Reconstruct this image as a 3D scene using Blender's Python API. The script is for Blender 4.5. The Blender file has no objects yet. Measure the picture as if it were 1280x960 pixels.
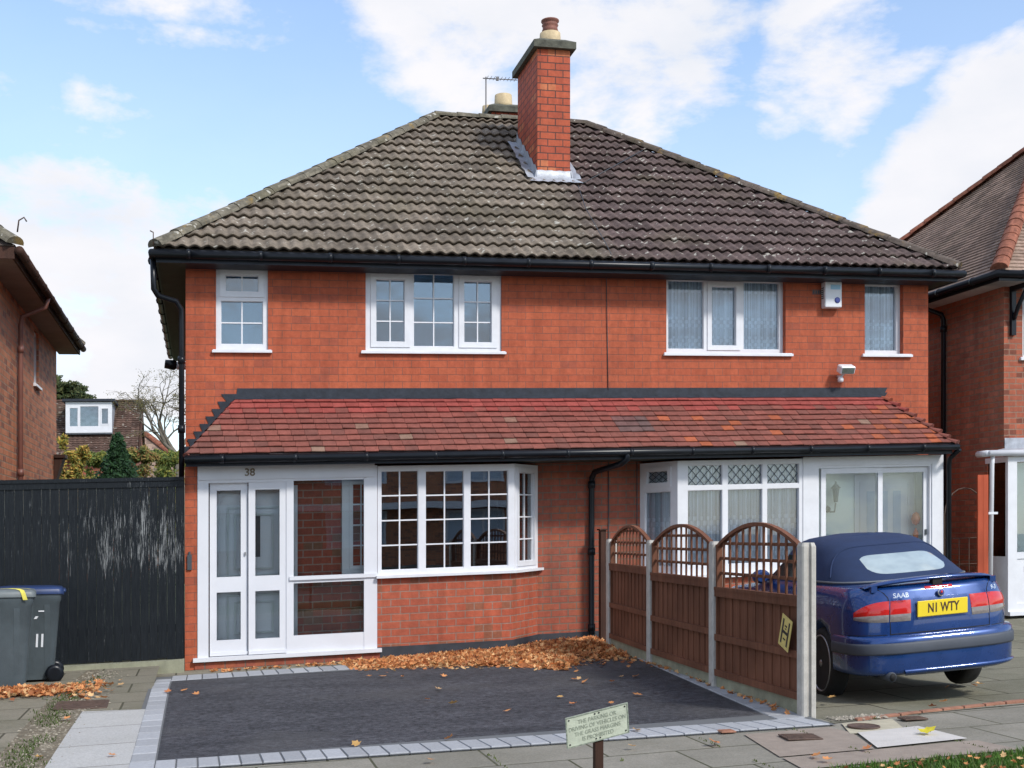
import bpy, math, random
from mathutils import Vector, Matrix, noise
R = math.radians
random.seed(7)
scene = bpy.context.scene
COL = scene.collection
KS = 0.0321                      # the street climbs gently to the right
def gdip(x, y):                  # the left drive falls a little towards the house
    if y < -3.4 or x < -.60 or x > 5.6: return 0.
    t = min(1., (y+3.4)/2.4); t = t*t*(3-2*t); e = min(1., (x+.60)/.20, (5.6-x)/.15); return -.11*t*max(0., e)
def gz(x): return KS * max(-40.0, min(60.0, x))

# ------------------------------------------------------------------ mesh builder
class MB:
    def __init__(s, xf=None):
        s.v = []; s.f = []; s.uv = []; s.mi = []; s.sm = []; s.col = []; s.xf = xf
    def add(s, vs, fs, m=0, smooth=False, col=None, uvs=None):
        b = len(s.v); vs = [tuple(p) for p in vs]; s.v += vs
        for k, f in enumerate(fs):
            s.f.append(tuple(b + i for i in f)); s.mi.append(m); s.sm.append(smooth); s.col.append(col)
            if uvs is not None: s.uv.append([uvs[i] for i in f]); continue
            P = [vs[i] for i in f]
            nx = ny = nz = 0.0
            for i in range(len(P)):
                a = P[i]; c = P[(i + 1) % len(P)]
                nx += (a[1] - c[1]) * (a[2] + c[2]); ny += (a[2] - c[2]) * (a[0] + c[0]); nz += (a[0] - c[0]) * (a[1] + c[1])
            l = math.sqrt(nx*nx + ny*ny + nz*nz) or 1; nx /= l; ny /= l; nz /= l
            h = math.hypot(nx, ny)
            if h < 0.35: s.uv.append([(p[0], p[1]) for p in P])
            else:
                tx, ty = -ny / h, nx / h
                if abs(tx) >= abs(ty):
                    if tx < 0: tx, ty = -tx, -ty
                elif ty < 0: tx, ty = -tx, -ty
                s.uv.append([(p[0]*tx + p[1]*ty, p[2] / h) for p in P])
    def box(s, x0, x1, y0, y1, z0, z1, m=0, col=None):
        if x0 > x1: x0, x1 = x1, x0
        if y0 > y1: y0, y1 = y1, y0
        if z0 > z1: z0, z1 = z1, z0
        s.add([(x0,y0,z0),(x1,y0,z0),(x1,y1,z0),(x0,y1,z0),(x0,y0,z1),(x1,y0,z1),(x1,y1,z1),(x0,y1,z1)],
              [(0,3,2,1),(4,5,6,7),(0,1,5,4),(1,2,6,5),(2,3,7,6),(3,0,4,7)], m, False, col)
    def obox(s, o, u, v, w, m=0, col=None):     # origin corner + 3 edge vectors (right handed)
        o = Vector(o); u = Vector(u); v = Vector(v); w = Vector(w)
        s.add([o, o+u, o+u+v, o+v, o+w, o+u+w, o+u+v+w, o+v+w],
              [(0,3,2,1),(4,5,6,7),(0,1,5,4),(1,2,6,5),(2,3,7,6),(3,0,4,7)], m, False, col)
    def bbox(s, x0, x1, y0, y1, z0, z1, b=0.01, m=0, col=None):  # bevelled box (chamfer on all 12 edges)
        vs = []; idx = {}
        X = (x0, x1); Y = (y0, y1); Z = (z0, z1); sg = (1, -1)
        for i in (0,1):
            for j in (0,1):
                for k in (0,1):
                    for a in range(3):
                        p = [X[i], Y[j], Z[k]]
                        q = [X[i] + sg[i]*b, Y[j] + sg[j]*b, Z[k] + sg[k]*b]; q[a] = p[a]
                        idx[(i,j,k,a)] = len(vs); vs.append(q)
        fs = []
        for i in (0,1):
            f = [idx[(i,0,0,0)], idx[(i,1,0,0)], idx[(i,1,1,0)], idx[(i,0,1,0)]]; fs.append(f if i else f[::-1])
            f = [idx[(0,i,0,1)], idx[(1,i,0,1)], idx[(1,i,1,1)], idx[(0,i,1,1)]]; fs.append(f[::-1] if i else f)
            f = [idx[(0,0,i,2)], idx[(1,0,i,2)], idx[(1,1,i,2)], idx[(0,1,i,2)]]; fs.append(f if i else f[::-1])
        for i in (0,1):
            for j in (0,1):
                fs.append([idx[(i,j,0,0)], idx[(i,j,1,0)], idx[(i,j,1,1)], idx[(i,j,0,1)]])
                fs.append([idx[(i,0,j,0)], idx[(i,1,j,0)], idx[(i,1,j,2)], idx[(i,0,j,2)]])
                fs.append([idx[(0,i,j,1)], idx[(1,i,j,1)], idx[(1,i,j,2)], idx[(0,i,j,2)]])
                for k in (0,1): fs.append([idx[(i,j,k,0)], idx[(i,j,k,1)], idx[(i,j,k,2)]])
        s.add(vs, fs, m, False, col)
    def tube(s, pts, r, n=10, m=0, smooth=True, cap=True, col=None):
        pts = [Vector(p) for p in pts]; rs = r if isinstance(r, (list, tuple)) else [r] * len(pts)
        rings = []; up = None
        for i, p in enumerate(pts):
            a = pts[i+1] - p if i == 0 else (p - pts[i-1] if i == len(pts)-1 else (pts[i+1]-p).normalized() + (p-pts[i-1]).normalized())
            d = a.normalized() if a.length > 1e-9 else Vector((0,0,1))
            if up is None:
                ref = Vector((0,0,1)) if abs(d.z) < .9 else Vector((1,0,0)); up = d.cross(ref).normalized()
            else:
                up = (up - d * up.dot(d)); up = up.normalized() if up.length > 1e-6 else d.orthogonal().normalized()
            w = d.cross(up)
            rings.append([p + (up * math.cos(2*math.pi*k/n) + w * math.sin(2*math.pi*k/n)) * rs[i] for k in range(n)])
        vs = [q for rg in rings for q in rg]; fs = []
        for i in range(len(rings)-1):
            for k in range(n):
                a = i*n + k; b = i*n + (k+1) % n; fs.append((a, b, b+n, a+n))
        if cap: fs.append(tuple(range(n))[::-1]); fs.append(tuple((len(rings)-1)*n + k for k in range(n)))
        s.add(vs, fs, m, smooth, col)
    def lathe(s, c, prof, n=20, m=0, smooth=True, axis='z'):   # prof [(r, h)] along axis
        vs = []; fs = []
        for r_, h in prof:
            for k in range(n):
                a = 2*math.pi*k/n; x = r_*math.cos(a); y = r_*math.sin(a)
                p = (x, y, h) if axis == 'z' else ((h, x, y) if axis == 'x' else (y, h, x))
                vs.append((c[0]+p[0], c[1]+p[1], c[2]+p[2]))
        for i in range(len(prof)-1):
            for k in range(n):
                a = i*n+k; b = i*n+(k+1) % n; fs.append((a, b, b+n, a+n))
        fs.append(tuple(range(n))[::-1]); fs.append(tuple((len(prof)-1)*n+k for k in range(n)))
        s.add(vs, fs, m, smooth)
    def prism(s, poly, y0, y1, m=0):            # poly in x,z (counter-clockwise seen from -y), extruded in y
        n = len(poly)
        vs = [(p[0], y0, p[1]) for p in poly] + [(p[0], y1, p[1]) for p in poly]
        fs = [tuple(range(n)), tuple(range(n, 2*n))[::-1]] + [(i, i+n, (i+1) % n + n, (i+1) % n) for i in range(n)]
        s.add(vs, fs, m)
    def grid(s, rows, m=0, smooth=True, col=None, closed=False):
        n = len(rows[0]); vs = [p for r_ in rows for p in r_]; fs = []
        for i in range(len(rows)-1):
            for k in range(n if closed else n-1):
                a = i*n+k; b = i*n+(k+1) % n; fs.append((a, b, b+n, a+n))
        s.add(vs, fs, m, smooth, col)
    def build(s, name, mats, parent=None, shear=True, dip=False, loc=None, autosm=None, **tags):
        root = parent
        while root is not None and root.parent is not None: root = root.parent
        L = Vector(loc) if loc is not None else (root.location.copy() if root is not None else Vector((0,0,0)))
        V = []
        for p in s.v:
            q = Vector(p)
            if s.xf: q = s.xf(q)
            elif shear: q.z += gz(q.x) + (gdip(q.x, q.y) if dip else 0)
            V.append(q - L)
        me = bpy.data.meshes.new(name); me.from_pydata(V, [], s.f)
        if not isinstance(mats, (list, tuple)): mats = [mats]
        for mt in mats: me.materials.append(mt)
        me.polygons.foreach_set('material_index', s.mi); me.polygons.foreach_set('use_smooth', s.sm)
        uvl = me.uv_layers.new(name='UVMap'); flat = []
        for u in s.uv:
            for a in u: flat += [a[0], a[1]]
        uvl.data.foreach_set('uv', flat)
        if any(c is not None for c in s.col):
            ca = me.color_attributes.new('Col', 'FLOAT_COLOR', 'CORNER'); fl = []
            for f, c in zip(s.f, s.col):
                c = c or (1,1,1); fl += [c[0], c[1], c[2], 1.0] * len(f)
            ca.data.foreach_set('color', fl)
        me.update()
        o = bpy.data.objects.new(name, me); COL.objects.link(o)
        if parent is not None: o.parent = parent
        else: o.location = L
        tag(o, **tags)
        return o

def tag(o, label=None, cat=None, group=None, kind=None):
    if label: o['label'] = label
    if cat: o['category'] = cat
    if group: o['group'] = group
    if kind: o['kind'] = kind
    return o
def empty(name, loc, label=None, cat=None, group=None, shear=True):
    o = bpy.data.objects.new(name, None); COL.objects.link(o)
    o.location = (loc[0], loc[1], loc[2] + (gz(loc[0]) if shear else 0)); o.empty_display_size = .2
    tag(o, label, cat, group); return o
def kids(o): return [c for c in bpy.data.objects if c.parent == o]
def copy_tree(o, parent=None):
    c = o.copy(); COL.objects.link(c); c.parent = parent
    for ch in kids(o): copy_tree(ch, c)
    return c
def fresh(o):   # bevel-free mesh from a modifier stack
    dg = bpy.context.evaluated_depsgraph_get(); me = bpy.data.meshes.new_from_object(o.evaluated_get(dg)); return me

# ------------------------------------------------------------------ materials
def newmat(name):
    m = bpy.data.materials.new(name); m.use_nodes = True; nt = m.node_tree
    b = nt.nodes['Principled BSDF']
    def N(t, **kw):
        n = nt.nodes.new(t)
        for k, v in kw.items():
            if k.startswith('_'): setattr(n, k[1:], v)
            else:
                key = k.replace('__', ' ')
                n.inputs[int(key[1:]) if key[0] == 'i' and key[1:].isdigit() else key].default_value = v
        return n
    return m, nt, b, N, nt.links.new
def C4(c): return (c[0], c[1], c[2], 1)
def ramp(N, stops, interp='LINEAR'):
    r_ = N('ShaderNodeValToRGB'); cr = r_.color_ramp; cr.interpolation = interp
    while len(cr.elements) < len(stops): cr.elements.new(.5)
    for e, (p, c) in zip(cr.elements, stops):
        e.position = p; e.color = C4(c) if not isinstance(c, (int, float)) else (c, c, c, 1)
    return r_
def mix(N, Lk, a, b, fac, mode='MIX'):
    n = N('ShaderNodeMix', _data_type='RGBA', _blend_type=mode)
    for k, v in ((0, fac), (6, a), (7, b)):
        if hasattr(v, 'is_output') or hasattr(v, 'links'): Lk(v, n.inputs[k])
        elif k == 0: n.inputs[0].default_value = v
        else: n.inputs[k].default_value = C4(v)
    return n.outputs[2]
def plain(name, col, rough=.6, var=.12, scale=3., bump=0., spec=.5, metal=0., fine=60., coat=0.):
    m, nt, b, N, Lk = newmat(name)
    tc = N('ShaderNodeTexCoord'); n1 = N('ShaderNodeTexNoise', Scale=scale, Detail=6., Roughness=.65)
    Lk(tc.outputs['Object'], n1.inputs['Vector'])
    r_ = ramp(N, [(.3, tuple(c*(1-var) for c in col)), (.7, tuple(min(1, c*(1+var)) for c in col))])
    Lk(n1.outputs['Fac'], r_.inputs['Fac']); Lk(r_.outputs['Color'], b.inputs['Base Color'])
    b.inputs['Roughness'].default_value = rough; b.inputs['Metallic'].default_value = metal
    b.inputs['Specular IOR Level'].default_value = spec
    if coat: b.inputs['Coat Weight'].default_value = coat; b.inputs['Coat Roughness'].default_value = .03
    if bump:
        n2 = N('ShaderNodeTexNoise', Scale=fine, Detail=4.); Lk(tc.outputs['Object'], n2.inputs['Vector'])
        bp = N('ShaderNodeBump', Distance=.01, Strength=bump); Lk(n2.outputs['Fac'], bp.inputs['Height']); Lk(bp.outputs['Normal'], b.inputs['Normal'])
    return m
def brickmat(name, c1, c2, mortar, bw=.25, bh=.098, ms=.008, c3=None, f3=.3, stain=.2, stainc=(.08,.05,.04), rough=.75, bump=.5, off=(0,0)):
    m, nt, b, N, Lk = newmat(name)
    tc = N('ShaderNodeTexCoord'); mp = N('ShaderNodeMapping'); mp.inputs['Location'].default_value = (off[0], off[1], 0)
    Lk(tc.outputs['UV'], mp.inputs['Vector'])
    # slightly wandering courses
    nz = N('ShaderNodeTexNoise', Scale=6., Detail=2.); Lk(mp.outputs[0], nz.inputs['Vector'])
    sub = N('ShaderNodeVectorMath', _operation='MULTIPLY_ADD'); Lk(nz.outputs['Color'], sub.inputs[0]); sub.inputs[1].default_value = (.010,.010,0); Lk(mp.outputs[0], sub.inputs[2])
    br = N('ShaderNodeTexBrick', Scale=1.); Lk(sub.outputs[0], br.inputs['Vector'])
    br.inputs['Brick Width'].default_value = bw; br.inputs['Row Height'].default_value = bh; br.inputs['Mortar Size'].default_value = ms
    br.inputs['Mortar Smooth'].default_value = .25; br.inputs['Bias'].default_value = 0
    br.inputs['Color1'].default_value = C4(c1); br.inputs['Color2'].default_value = C4(c2); br.inputs['Mortar'].default_value = C4(mortar)
    col = br.outputs['Color']
    if c3:      # odd bricks of a third colour: white noise on the brick cell
        sx = N('ShaderNodeSeparateXYZ'); Lk(mp.outputs[0], sx.inputs[0])
        def mth(op, a, v): 
            q = N('ShaderNodeMath', _operation=op)
            Lk(a, q.inputs[0])
            if hasattr(v, 'links'): Lk(v, q.inputs[1])
            elif v is not None: q.inputs[1].default_value = v
            return q.outputs[0]
        ry = mth('FLOOR', mth('DIVIDE', sx.outputs[1], bh), None)
        odd = mth('MULTIPLY', mth('MODULO', mth('ABSOLUTE', ry, None), 2.), .5)
        rx = mth('FLOOR', mth('ADD', mth('DIVIDE', sx.outputs[0], bw), odd), None)
        cb = N('ShaderNodeCombineXYZ'); Lk(rx, cb.inputs[0]); Lk(ry, cb.inputs[1])
        wn = N('ShaderNodeTexWhiteNoise', _noise_dimensions='2D'); Lk(cb.outputs[0], wn.inputs['Vector'])
        gt = N('ShaderNodeMath', _operation='GREATER_THAN'); Lk(wn.outputs['Value'], gt.inputs[0]); gt.inputs[1].default_value = 1 - f3
        inv = N('ShaderNodeMath', _operation='SUBTRACT'); inv.inputs[0].default_value = 1; Lk(br.outputs['Fac'], inv.inputs[1])
        mu = N('ShaderNodeMath', _operation='MULTIPLY'); Lk(gt.outputs[0], mu.inputs[0]); Lk(inv.outputs[0], mu.inputs[1])
        col = mix(N, Lk, col, c3, mu.outputs[0])
    n1 = N('ShaderNodeTexNoise', Scale=.9, Detail=8., Roughness=.7); Lk(tc.outputs['Object'], n1.inputs['Vector'])
    r1 = ramp(N, [(.42, 0.), (.75, stain)]); Lk(n1.outputs['Fac'], r1.inputs['Fac'])
    col = mix(N, Lk, col, stainc, r1.outputs['Color'])
    ms_ = N('ShaderNodeMapping'); ms_.inputs['Scale'].default_value = (1.6,1.6,.22); Lk(tc.outputs['Object'], ms_.inputs['Vector']); n5 = N('ShaderNodeTexNoise', Scale=3.2, Detail=7., Roughness=.65); Lk(ms_.outputs[0], n5.inputs['Vector'])   # rain streaks
    r5 = ramp(N, [(.35, 1.08), (.72, .74)]); Lk(n5.outputs['Fac'], r5.inputs['Fac']); col = mix(N, Lk, col, r5.outputs['Color'], 1., 'MULTIPLY')
    n2 = N('ShaderNodeTexNoise', Scale=14., Detail=6., Roughness=.7); Lk(tc.outputs['Object'], n2.inputs['Vector'])
    r2 = ramp(N, [(.3, .82), (.7, 1.15)]); Lk(n2.outputs['Fac'], r2.inputs['Fac'])
    col = mix(N, Lk, col, r2.outputs['Color'], 1., 'MULTIPLY')
    Lk(col, b.inputs['Base Color']); b.inputs['Roughness'].default_value = rough; b.inputs['Specular IOR Level'].default_value = .3
    iv = N('ShaderNodeMath', _operation='MULTIPLY_ADD'); Lk(br.outputs['Fac'], iv.inputs[0]); iv.inputs[1].default_value = -1.; Lk(n2.outputs['Fac'], iv.inputs[2])
    bp = N('ShaderNodeBump', Distance=.008, Strength=bump); Lk(iv.outputs[0], bp.inputs['Height']); Lk(bp.outputs['Normal'], b.inputs['Normal'])
    return m
def glassmat(name, tint=(.75,.82,.82), refl=1.6, boost=.06, rough=.004):
    m, nt, b, N, Lk = newmat(name); nt.nodes.remove(b); out = nt.nodes['Material Output']
    tr = N('ShaderNodeBsdfTransparent'); tr.inputs[0].default_value = C4(tint)
    gl = N('ShaderNodeBsdfGlossy', Roughness=rough); gl.inputs[0].default_value = (.95,.97,1,1)
    fr = N('ShaderNodeFresnel', IOR=refl)
    ad = N('ShaderNodeMath', _operation='ADD', _use_clamp=True); Lk(fr.outputs[0], ad.inputs[0]); ad.inputs[1].default_value = boost
    # old panes are never quite flat
    tc = N('ShaderNodeTexCoord'); nz = N('ShaderNodeTexNoise', Scale=1.7, Detail=1.); Lk(tc.outputs['Object'], nz.inputs['Vector'])
    bp = N('ShaderNodeBump', Distance=.006, Strength=.12); Lk(nz.outputs['Fac'], bp.inputs['Height']); Lk(bp.outputs['Normal'], gl.inputs['Normal'])
    mx = N('ShaderNodeMixShader'); Lk(ad.outputs[0], mx.inputs[0]); Lk(tr.outputs[0], mx.inputs[1]); Lk(gl.outputs[0], mx.inputs[2]); Lk(mx.outputs[0], out.inputs[0])
    return m
def colmat(name, rough=.7, spec=.3, trans=0., var=.25, scale=20., bump=0.):   # colour from the mesh's own attribute
    m, nt, b, N, Lk = newmat(name)
    at = N('ShaderNodeAttribute', _attribute_name='Col'); tc = N('ShaderNodeTexCoord')
    n1 = N('ShaderNodeTexNoise', Scale=scale, Detail=6., Roughness=.7); Lk(tc.outputs['Object'], n1.inputs['Vector'])
    r1 = ramp(N, [(.3, 1-var), (.7, 1+var)]); Lk(n1.outputs['Fac'], r1.inputs['Fac'])
    c = mix(N, Lk, at.outputs['Color'], r1.outputs['Color'], 1., 'MULTIPLY'); Lk(c, b.inputs['Base Color'])
    b.inputs['Roughness'].default_value = rough; b.inputs['Specular IOR Level'].default_value = spec
    if bump:
        bp = N('ShaderNodeBump', Distance=.01, Strength=bump); Lk(n1.outputs['Fac'], bp.inputs['Height']); Lk(bp.outputs['Normal'], b.inputs['Normal'])
    if trans:
        out = nt.nodes['Material Output']; tl = N('ShaderNodeBsdfTranslucent'); Lk(c, tl.inputs[0])
        mx = N('ShaderNodeMixShader'); mx.inputs[0].default_value = trans; Lk(b.outputs[0], mx.inputs[1]); Lk(tl.outputs[0], mx.inputs[2]); Lk(mx.outputs[0], out.inputs[0])
    return m

M = {}
M['brick'] = brickmat('painted_brick', (.455,.108,.048), (.40,.088,.040), (.21,.085,.058), c3=(.35,.085,.045), f3=.04, stain=.26, stainc=(.26,.07,.045), ms=.005, bump=.45)
M['brick_low'] = brickmat('lower_brick', (.44,.108,.055), (.40,.09,.048), (.29,.19,.15), c3=(.28,.10,.055), f3=.08, stain=.3, stainc=(.16,.08,.055), ms=.008)
M['brick_worn'] = brickmat('worn_brick', (.37,.098,.056), (.31,.08,.048), (.19,.13,.10), bw=.25, c3=(.36,.10,.05), f3=.15, stain=.6, stainc=(.13,.08,.06), ms=.010)
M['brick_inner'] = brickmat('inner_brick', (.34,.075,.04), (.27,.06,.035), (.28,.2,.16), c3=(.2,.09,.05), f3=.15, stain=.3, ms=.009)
M['brick_chim'] = brickmat('chimney_brick', (.47,.10,.045), (.40,.08,.04), (.09,.045,.038), bw=.25, bh=.11, c3=(.52,.16,.07), f3=.05, stain=.2, ms=.009)
M['brick_left'] = brickmat('left_house_brick', (.64,.25,.125), (.50,.18,.09), (.38,.25,.17), bh=.09, c3=(.30,.12,.08), f3=.2, stain=.35, stainc=(.12,.07,.05), ms=.011)
M['brick_right'] = brickmat('right_house_brick', (.48,.19,.12), (.33,.13,.085), (.29,.21,.15), bh=.09, c3=(.44,.15,.08), f3=.22, stain=.35, stainc=(.17,.10,.075), ms=.011, bump=.8)
M['brick_rfront'] = brickmat('right_front_brick', (.42,.115,.06), (.34,.09,.05), (.28,.17,.12), bh=.09, c3=(.2,.06,.035), f3=.2, stain=.3, ms=.010)
M['white'] = plain('white_plastic', (.69,.70,.735), .35, .06, 5., .05)
M['whitewood'] = plain('white_gloss_wood', (.66,.67,.705), .4, .05, 1.5, .05)
M['black'] = plain('black_gutter', (.008,.010,.014), .30, .3, 5., spec=.28)
M['fascia'] = plain('blue_black_fascia', (.020,.025,.036), .45, .3, 4., spec=.3)
M['flash'] = plain('black_bitumen_flashing', (.024,.029,.040), .6, .35, 9., .25, fine=30, spec=.3)
M['lead'] = plain('grey_lead', (.36,.38,.42), .5, .3, 7., .3, metal=.25, fine=18)
M['plinth'] = plain('dark_plinth', (.03,.035,.045), .7, .3, 6., .2)
M['concrete'] = plain('post_concrete', (.46,.44,.40), .85, .18, 9., .25, fine=120)
M['gravelboard'] = plain('mossy_gravel_board', (.27,.27,.19), .9, .25, 5., .3)
M['capstone'] = plain('mossy_cap', (.085,.085,.065), .9, .5, 9., .5, fine=40)
M['pot'] = plain('buff_chimney_pot', (.50,.39,.23), .75, .2, 9., .1)
M['redpot'] = plain('red_chimney_pot', (.22,.085,.06), .7, .25, 9., .1)
M['soffit'] = plain('green_black_soffit', (.03,.04,.03), .6, .4, 4.)
M['soffit_l'] = plain('brown_soffit', (.24,.17,.15), .7, .2, 3.)
M['soffit_r'] = plain('pale_soffit', (.5,.5,.5), .6, .12, 3.)
M['brownpipe'] = plain('brown_pipe', (.20,.085,.065), .45, .2, 4.)
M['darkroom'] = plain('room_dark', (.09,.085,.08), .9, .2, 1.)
M['mouldshade'] = plain('door_moulding_shade', (.52,.55,.55), .5, .05)  # grey that puts the shade of the panel edges into the colour
M['greyroom'] = plain('room_grey', (.46,.54,.64), .9, .08, 1.)
M['paleroom'] = plain('porch_wall_paint', (.74,.80,.76), .85, .05, 1.)
M['glass'] = glassmat('window_glass', (.80,.87,.87), 1.6, .10)
M['glass_sky'] = glassmat('upper_window_glass', (.84,.93,.97), 1.5, .07)
M['glass_net'] = glassmat('net_window_glass', (.92,.95,.97), 1.5, .02)
M['glass_porch'] = glassmat('porch_glass', (.96,.985,.98), 1.45, .01)
M['leadcame'] = plain('lead_came', (.05,.06,.07), .5, .1)
M['metal'] = plain('brushed_metal', (.6,.6,.6), .3, .05, metal=.9)
M['iron'] = plain('rusty_iron', (.09,.055,.04), .7, .4, 20., .3)
M['timber'] = None
def woodmat(name, c1, c2, grain=(1.,1.,.06), sc=26., rough=.75, bump=.4):
    m, nt, b, N, Lk = newmat(name); tc = N('ShaderNodeTexCoord'); mp = N('ShaderNodeMapping'); mp.inputs['Scale'].default_value = grain
    Lk(tc.outputs['Object'], mp.inputs['Vector']); n1 = N('ShaderNodeTexNoise', Scale=sc, Detail=8., Roughness=.65, Distortion=.4); Lk(mp.outputs[0], n1.inputs['Vector'])
    n2 = N('ShaderNodeTexNoise', Scale=1.6, Detail=4.); Lk(tc.outputs['Object'], n2.inputs['Vector'])
    r1 = ramp(N, [(.3, c1), (.7, c2)]); Lk(n1.outputs['Fac'], r1.inputs['Fac']); r2 = ramp(N, [(.3, .7), (.7, 1.2)]); Lk(n2.outputs['Fac'], r2.inputs['Fac'])
    c = mix(N, Lk, r1.outputs['Color'], r2.outputs['Color'], 1., 'MULTIPLY'); Lk(c, b.inputs['Base Color']); b.inputs['Roughness'].default_value = rough
    b.inputs['Specular IOR Level'].default_value = .25
    bp = N('ShaderNodeBump', Distance=.005, Strength=bump); Lk(n1.outputs['Fac'], bp.inputs['Height']); Lk(bp.outputs['Normal'], b.inputs['Normal'])
    return m
M['timber'] = woodmat('brown_stained_timber', (.12,.047,.026), (.215,.092,.052))
M['timber_dark'] = woodmat('dark_timber', (.035,.018,.012), (.07,.03,.02))
M['timber_red'] = woodmat('red_stained_boards', (.36,.065,.03), (.44,.09,.04))
def blackfencemat():
    m, nt, b, N, Lk = newmat('flaked_black_glints'); tc = N('ShaderNodeNewGeometry')
    mp = N('ShaderNodeMapping'); mp.inputs['Scale'].default_value = (1.,1.,.07); Lk(tc.outputs['Position'], mp.inputs['Vector'])
    n1 = N('ShaderNodeTexNoise', Scale=75., Detail=9., Roughness=.8); Lk(mp.outputs[0], n1.inputs['Vector'])
    n2 = N('ShaderNodeTexNoise', Scale=9., Detail=3.); Lk(mp.outputs[0], n2.inputs['Vector'])
    sx = N('ShaderNodeSeparateXYZ'); Lk(tc.outputs['Position'], sx.inputs[0])
    # flaking and gloss glints painted as pale streaks, most by the house
    def rng(o, a0, a1, b0, b1):
        q = N('ShaderNodeMapRange', _clamp=True, _interpolation_type='SMOOTHSTEP'); Lk(o, q.inputs[0])
        for i, v in zip((1,2,3,4), (a0,a1,b0,b1)): q.inputs[i].default_value = v
        return q.outputs[0]
    a = rng(sx.outputs[0], -2.0, -.5, .12, 1); c = rng(sx.outputs[2], .9, 1.4, 0, 1); d = rng(sx.outputs[2], 1.75, 2.15, 1, .35)
    def mul(p, q, op='MULTIPLY'):
        k = N('ShaderNodeMath', _operation=op); Lk(p, k.inputs[0])
        if hasattr(q, 'links'): Lk(q, k.inputs[1])
        else: k.inputs[1].default_value = q
        return k.outputs[0]
    w = mul(mul(a, c), d)
    s_ = mul(mul(n1.outputs['Fac'], mul(n2.outputs['Fac'], .30), 'ADD'), mul(w, .138), 'ADD')
    r1 = ramp(N, [(.80, 0.), (.90, 1.)]); Lk(s_, r1.inputs['Fac'])
    base = ramp(N, [(.3, (.006,.008,.011)), (.75, (.022,.026,.03))]); Lk(n1.outputs['Fac'], base.inputs['Fac'])
    col = mix(N, Lk, base.outputs['Color'], (.25,.26,.26), r1.outputs['Color']); Lk(col, b.inputs['Base Color'])
    b.inputs['Specular IOR Level'].default_value = .22; rr = ramp(N, [(0., .26), (1., .8)]); Lk(r1.outputs['Color'], rr.inputs['Fac']); Lk(rr.outputs['Color'], b.inputs['Roughness'])
    bp = N('ShaderNodeBump', Distance=.006, Strength=.7); Lk(n1.outputs['Fac'], bp.inputs['Height']); Lk(bp.outputs['Normal'], b.inputs['Normal'])
    return m
M['blackfence'] = blackfencemat()
def rooftilemat(name, cl, cr, split=None, lichen=.5, moss=.5, scale=1., orange=0.):
    m, nt, b, N, Lk = newmat(name); tc = N('ShaderNodeTexCoord'); ge = N('ShaderNodeNewGeometry')
    n1 = N('ShaderNodeTexNoise', Scale=11.*scale, Detail=8., Roughness=.75); Lk(ge.outputs['Position'], n1.inputs['Vector'])
    n0 = N('ShaderNodeTexNoise', Scale=.8, Detail=5., Roughness=.6); Lk(ge.outputs['Position'], n0.inputs['Vector'])
    # tone of each tile
    sx = N('ShaderNodeSeparateXYZ'); Lk(tc.outputs['UV'], sx.inputs[0])
    fl = N('ShaderNodeVectorMath', _operation='FLOOR'); dv = N('ShaderNodeVectorMath', _operation='DIVIDE'); Lk(tc.outputs['UV'], dv.inputs[0]); dv.inputs[1].default_value = (.32,.345,1); Lk(dv.outputs[0], fl.inputs[0])
    wn = N('ShaderNodeTexWhiteNoise', _noise_dimensions='2D'); Lk(fl.outputs[0], wn.inputs['Vector'])
    if split is not None:
        px = N('ShaderNodeSeparateXYZ'); Lk(ge.outputs['Position'], px.inputs[0])
        gt = N('ShaderNodeMapRange', _clamp=True); Lk(px.outputs[0], gt.inputs[0]); gt.inputs[1].default_value = split-.25; gt.inputs[2].default_value = split+.25
        base = mix(N, Lk, cl, cr, gt.outputs[0])
    else: base = mix(N, Lk, cl, cr, n0.outputs['Fac'])
    rt = ramp(N, [(0., .72), (1., 1.28)]); Lk(wn.outputs['Value'], rt.inputs['Fac']); base = mix(N, Lk, base, rt.outputs['Color'], 1., 'MULTIPLY')
    r1 = ramp(N, [(.3, .5), (.72, 1.55)]); Lk(n1.outputs['Fac'], r1.inputs['Fac']); base = mix(N, Lk, base, r1.outputs['Color'], 1., 'MULTIPLY')
    r0 = ramp(N, [(.5, 0.), (.72, moss)]); Lk(n0.outputs['Fac'], r0.inputs['Fac']); base = mix(N, Lk, base, (.12,.11,.055), r0.outputs['Color'])
    # pale lichen spots and droppings
    vo = N('ShaderNodeTexNoise', Scale=9.5*scale, Detail=2., Roughness=.5); Lk(ge.outputs['Position'], vo.inputs['Vector'])
    r2 = ramp(N, [(.648, 0.), (.685, lichen)]); Lk(vo.outputs['Fac'], r2.inputs['Fac']); base = mix(N, Lk, base, (.50,.48,.42), r2.outputs['Color'])
    if orange:
        vo2 = N('ShaderNodeTexNoise', Scale=2.6, Detail=7., Roughness=.7); Lk(ge.outputs['Position'], vo2.inputs['Vector']); r3 = ramp(N, [(.55, 0.), (.62, orange)]); Lk(vo2.outputs['Fac'], r3.inputs['Fac']); base = mix(N, Lk, base, (.30,.19,.05), r3.outputs['Color'])
    Lk(base, b.inputs['Base Color']); b.inputs['Roughness'].default_value = .85; b.inputs['Specular IOR Level'].default_value = .2
    bp = N('ShaderNodeBump', Distance=.012, Strength=.5); Lk(n1.outputs['Fac'], bp.inputs['Height']); Lk(bp.outputs['Normal'], b.inputs['Normal'])
    return m
M['rooftile'] = rooftilemat('concrete_roof_tiles', (.165,.136,.108), (.105,.076,.071), split=5.75, lichen=.70, moss=.30)
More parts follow.
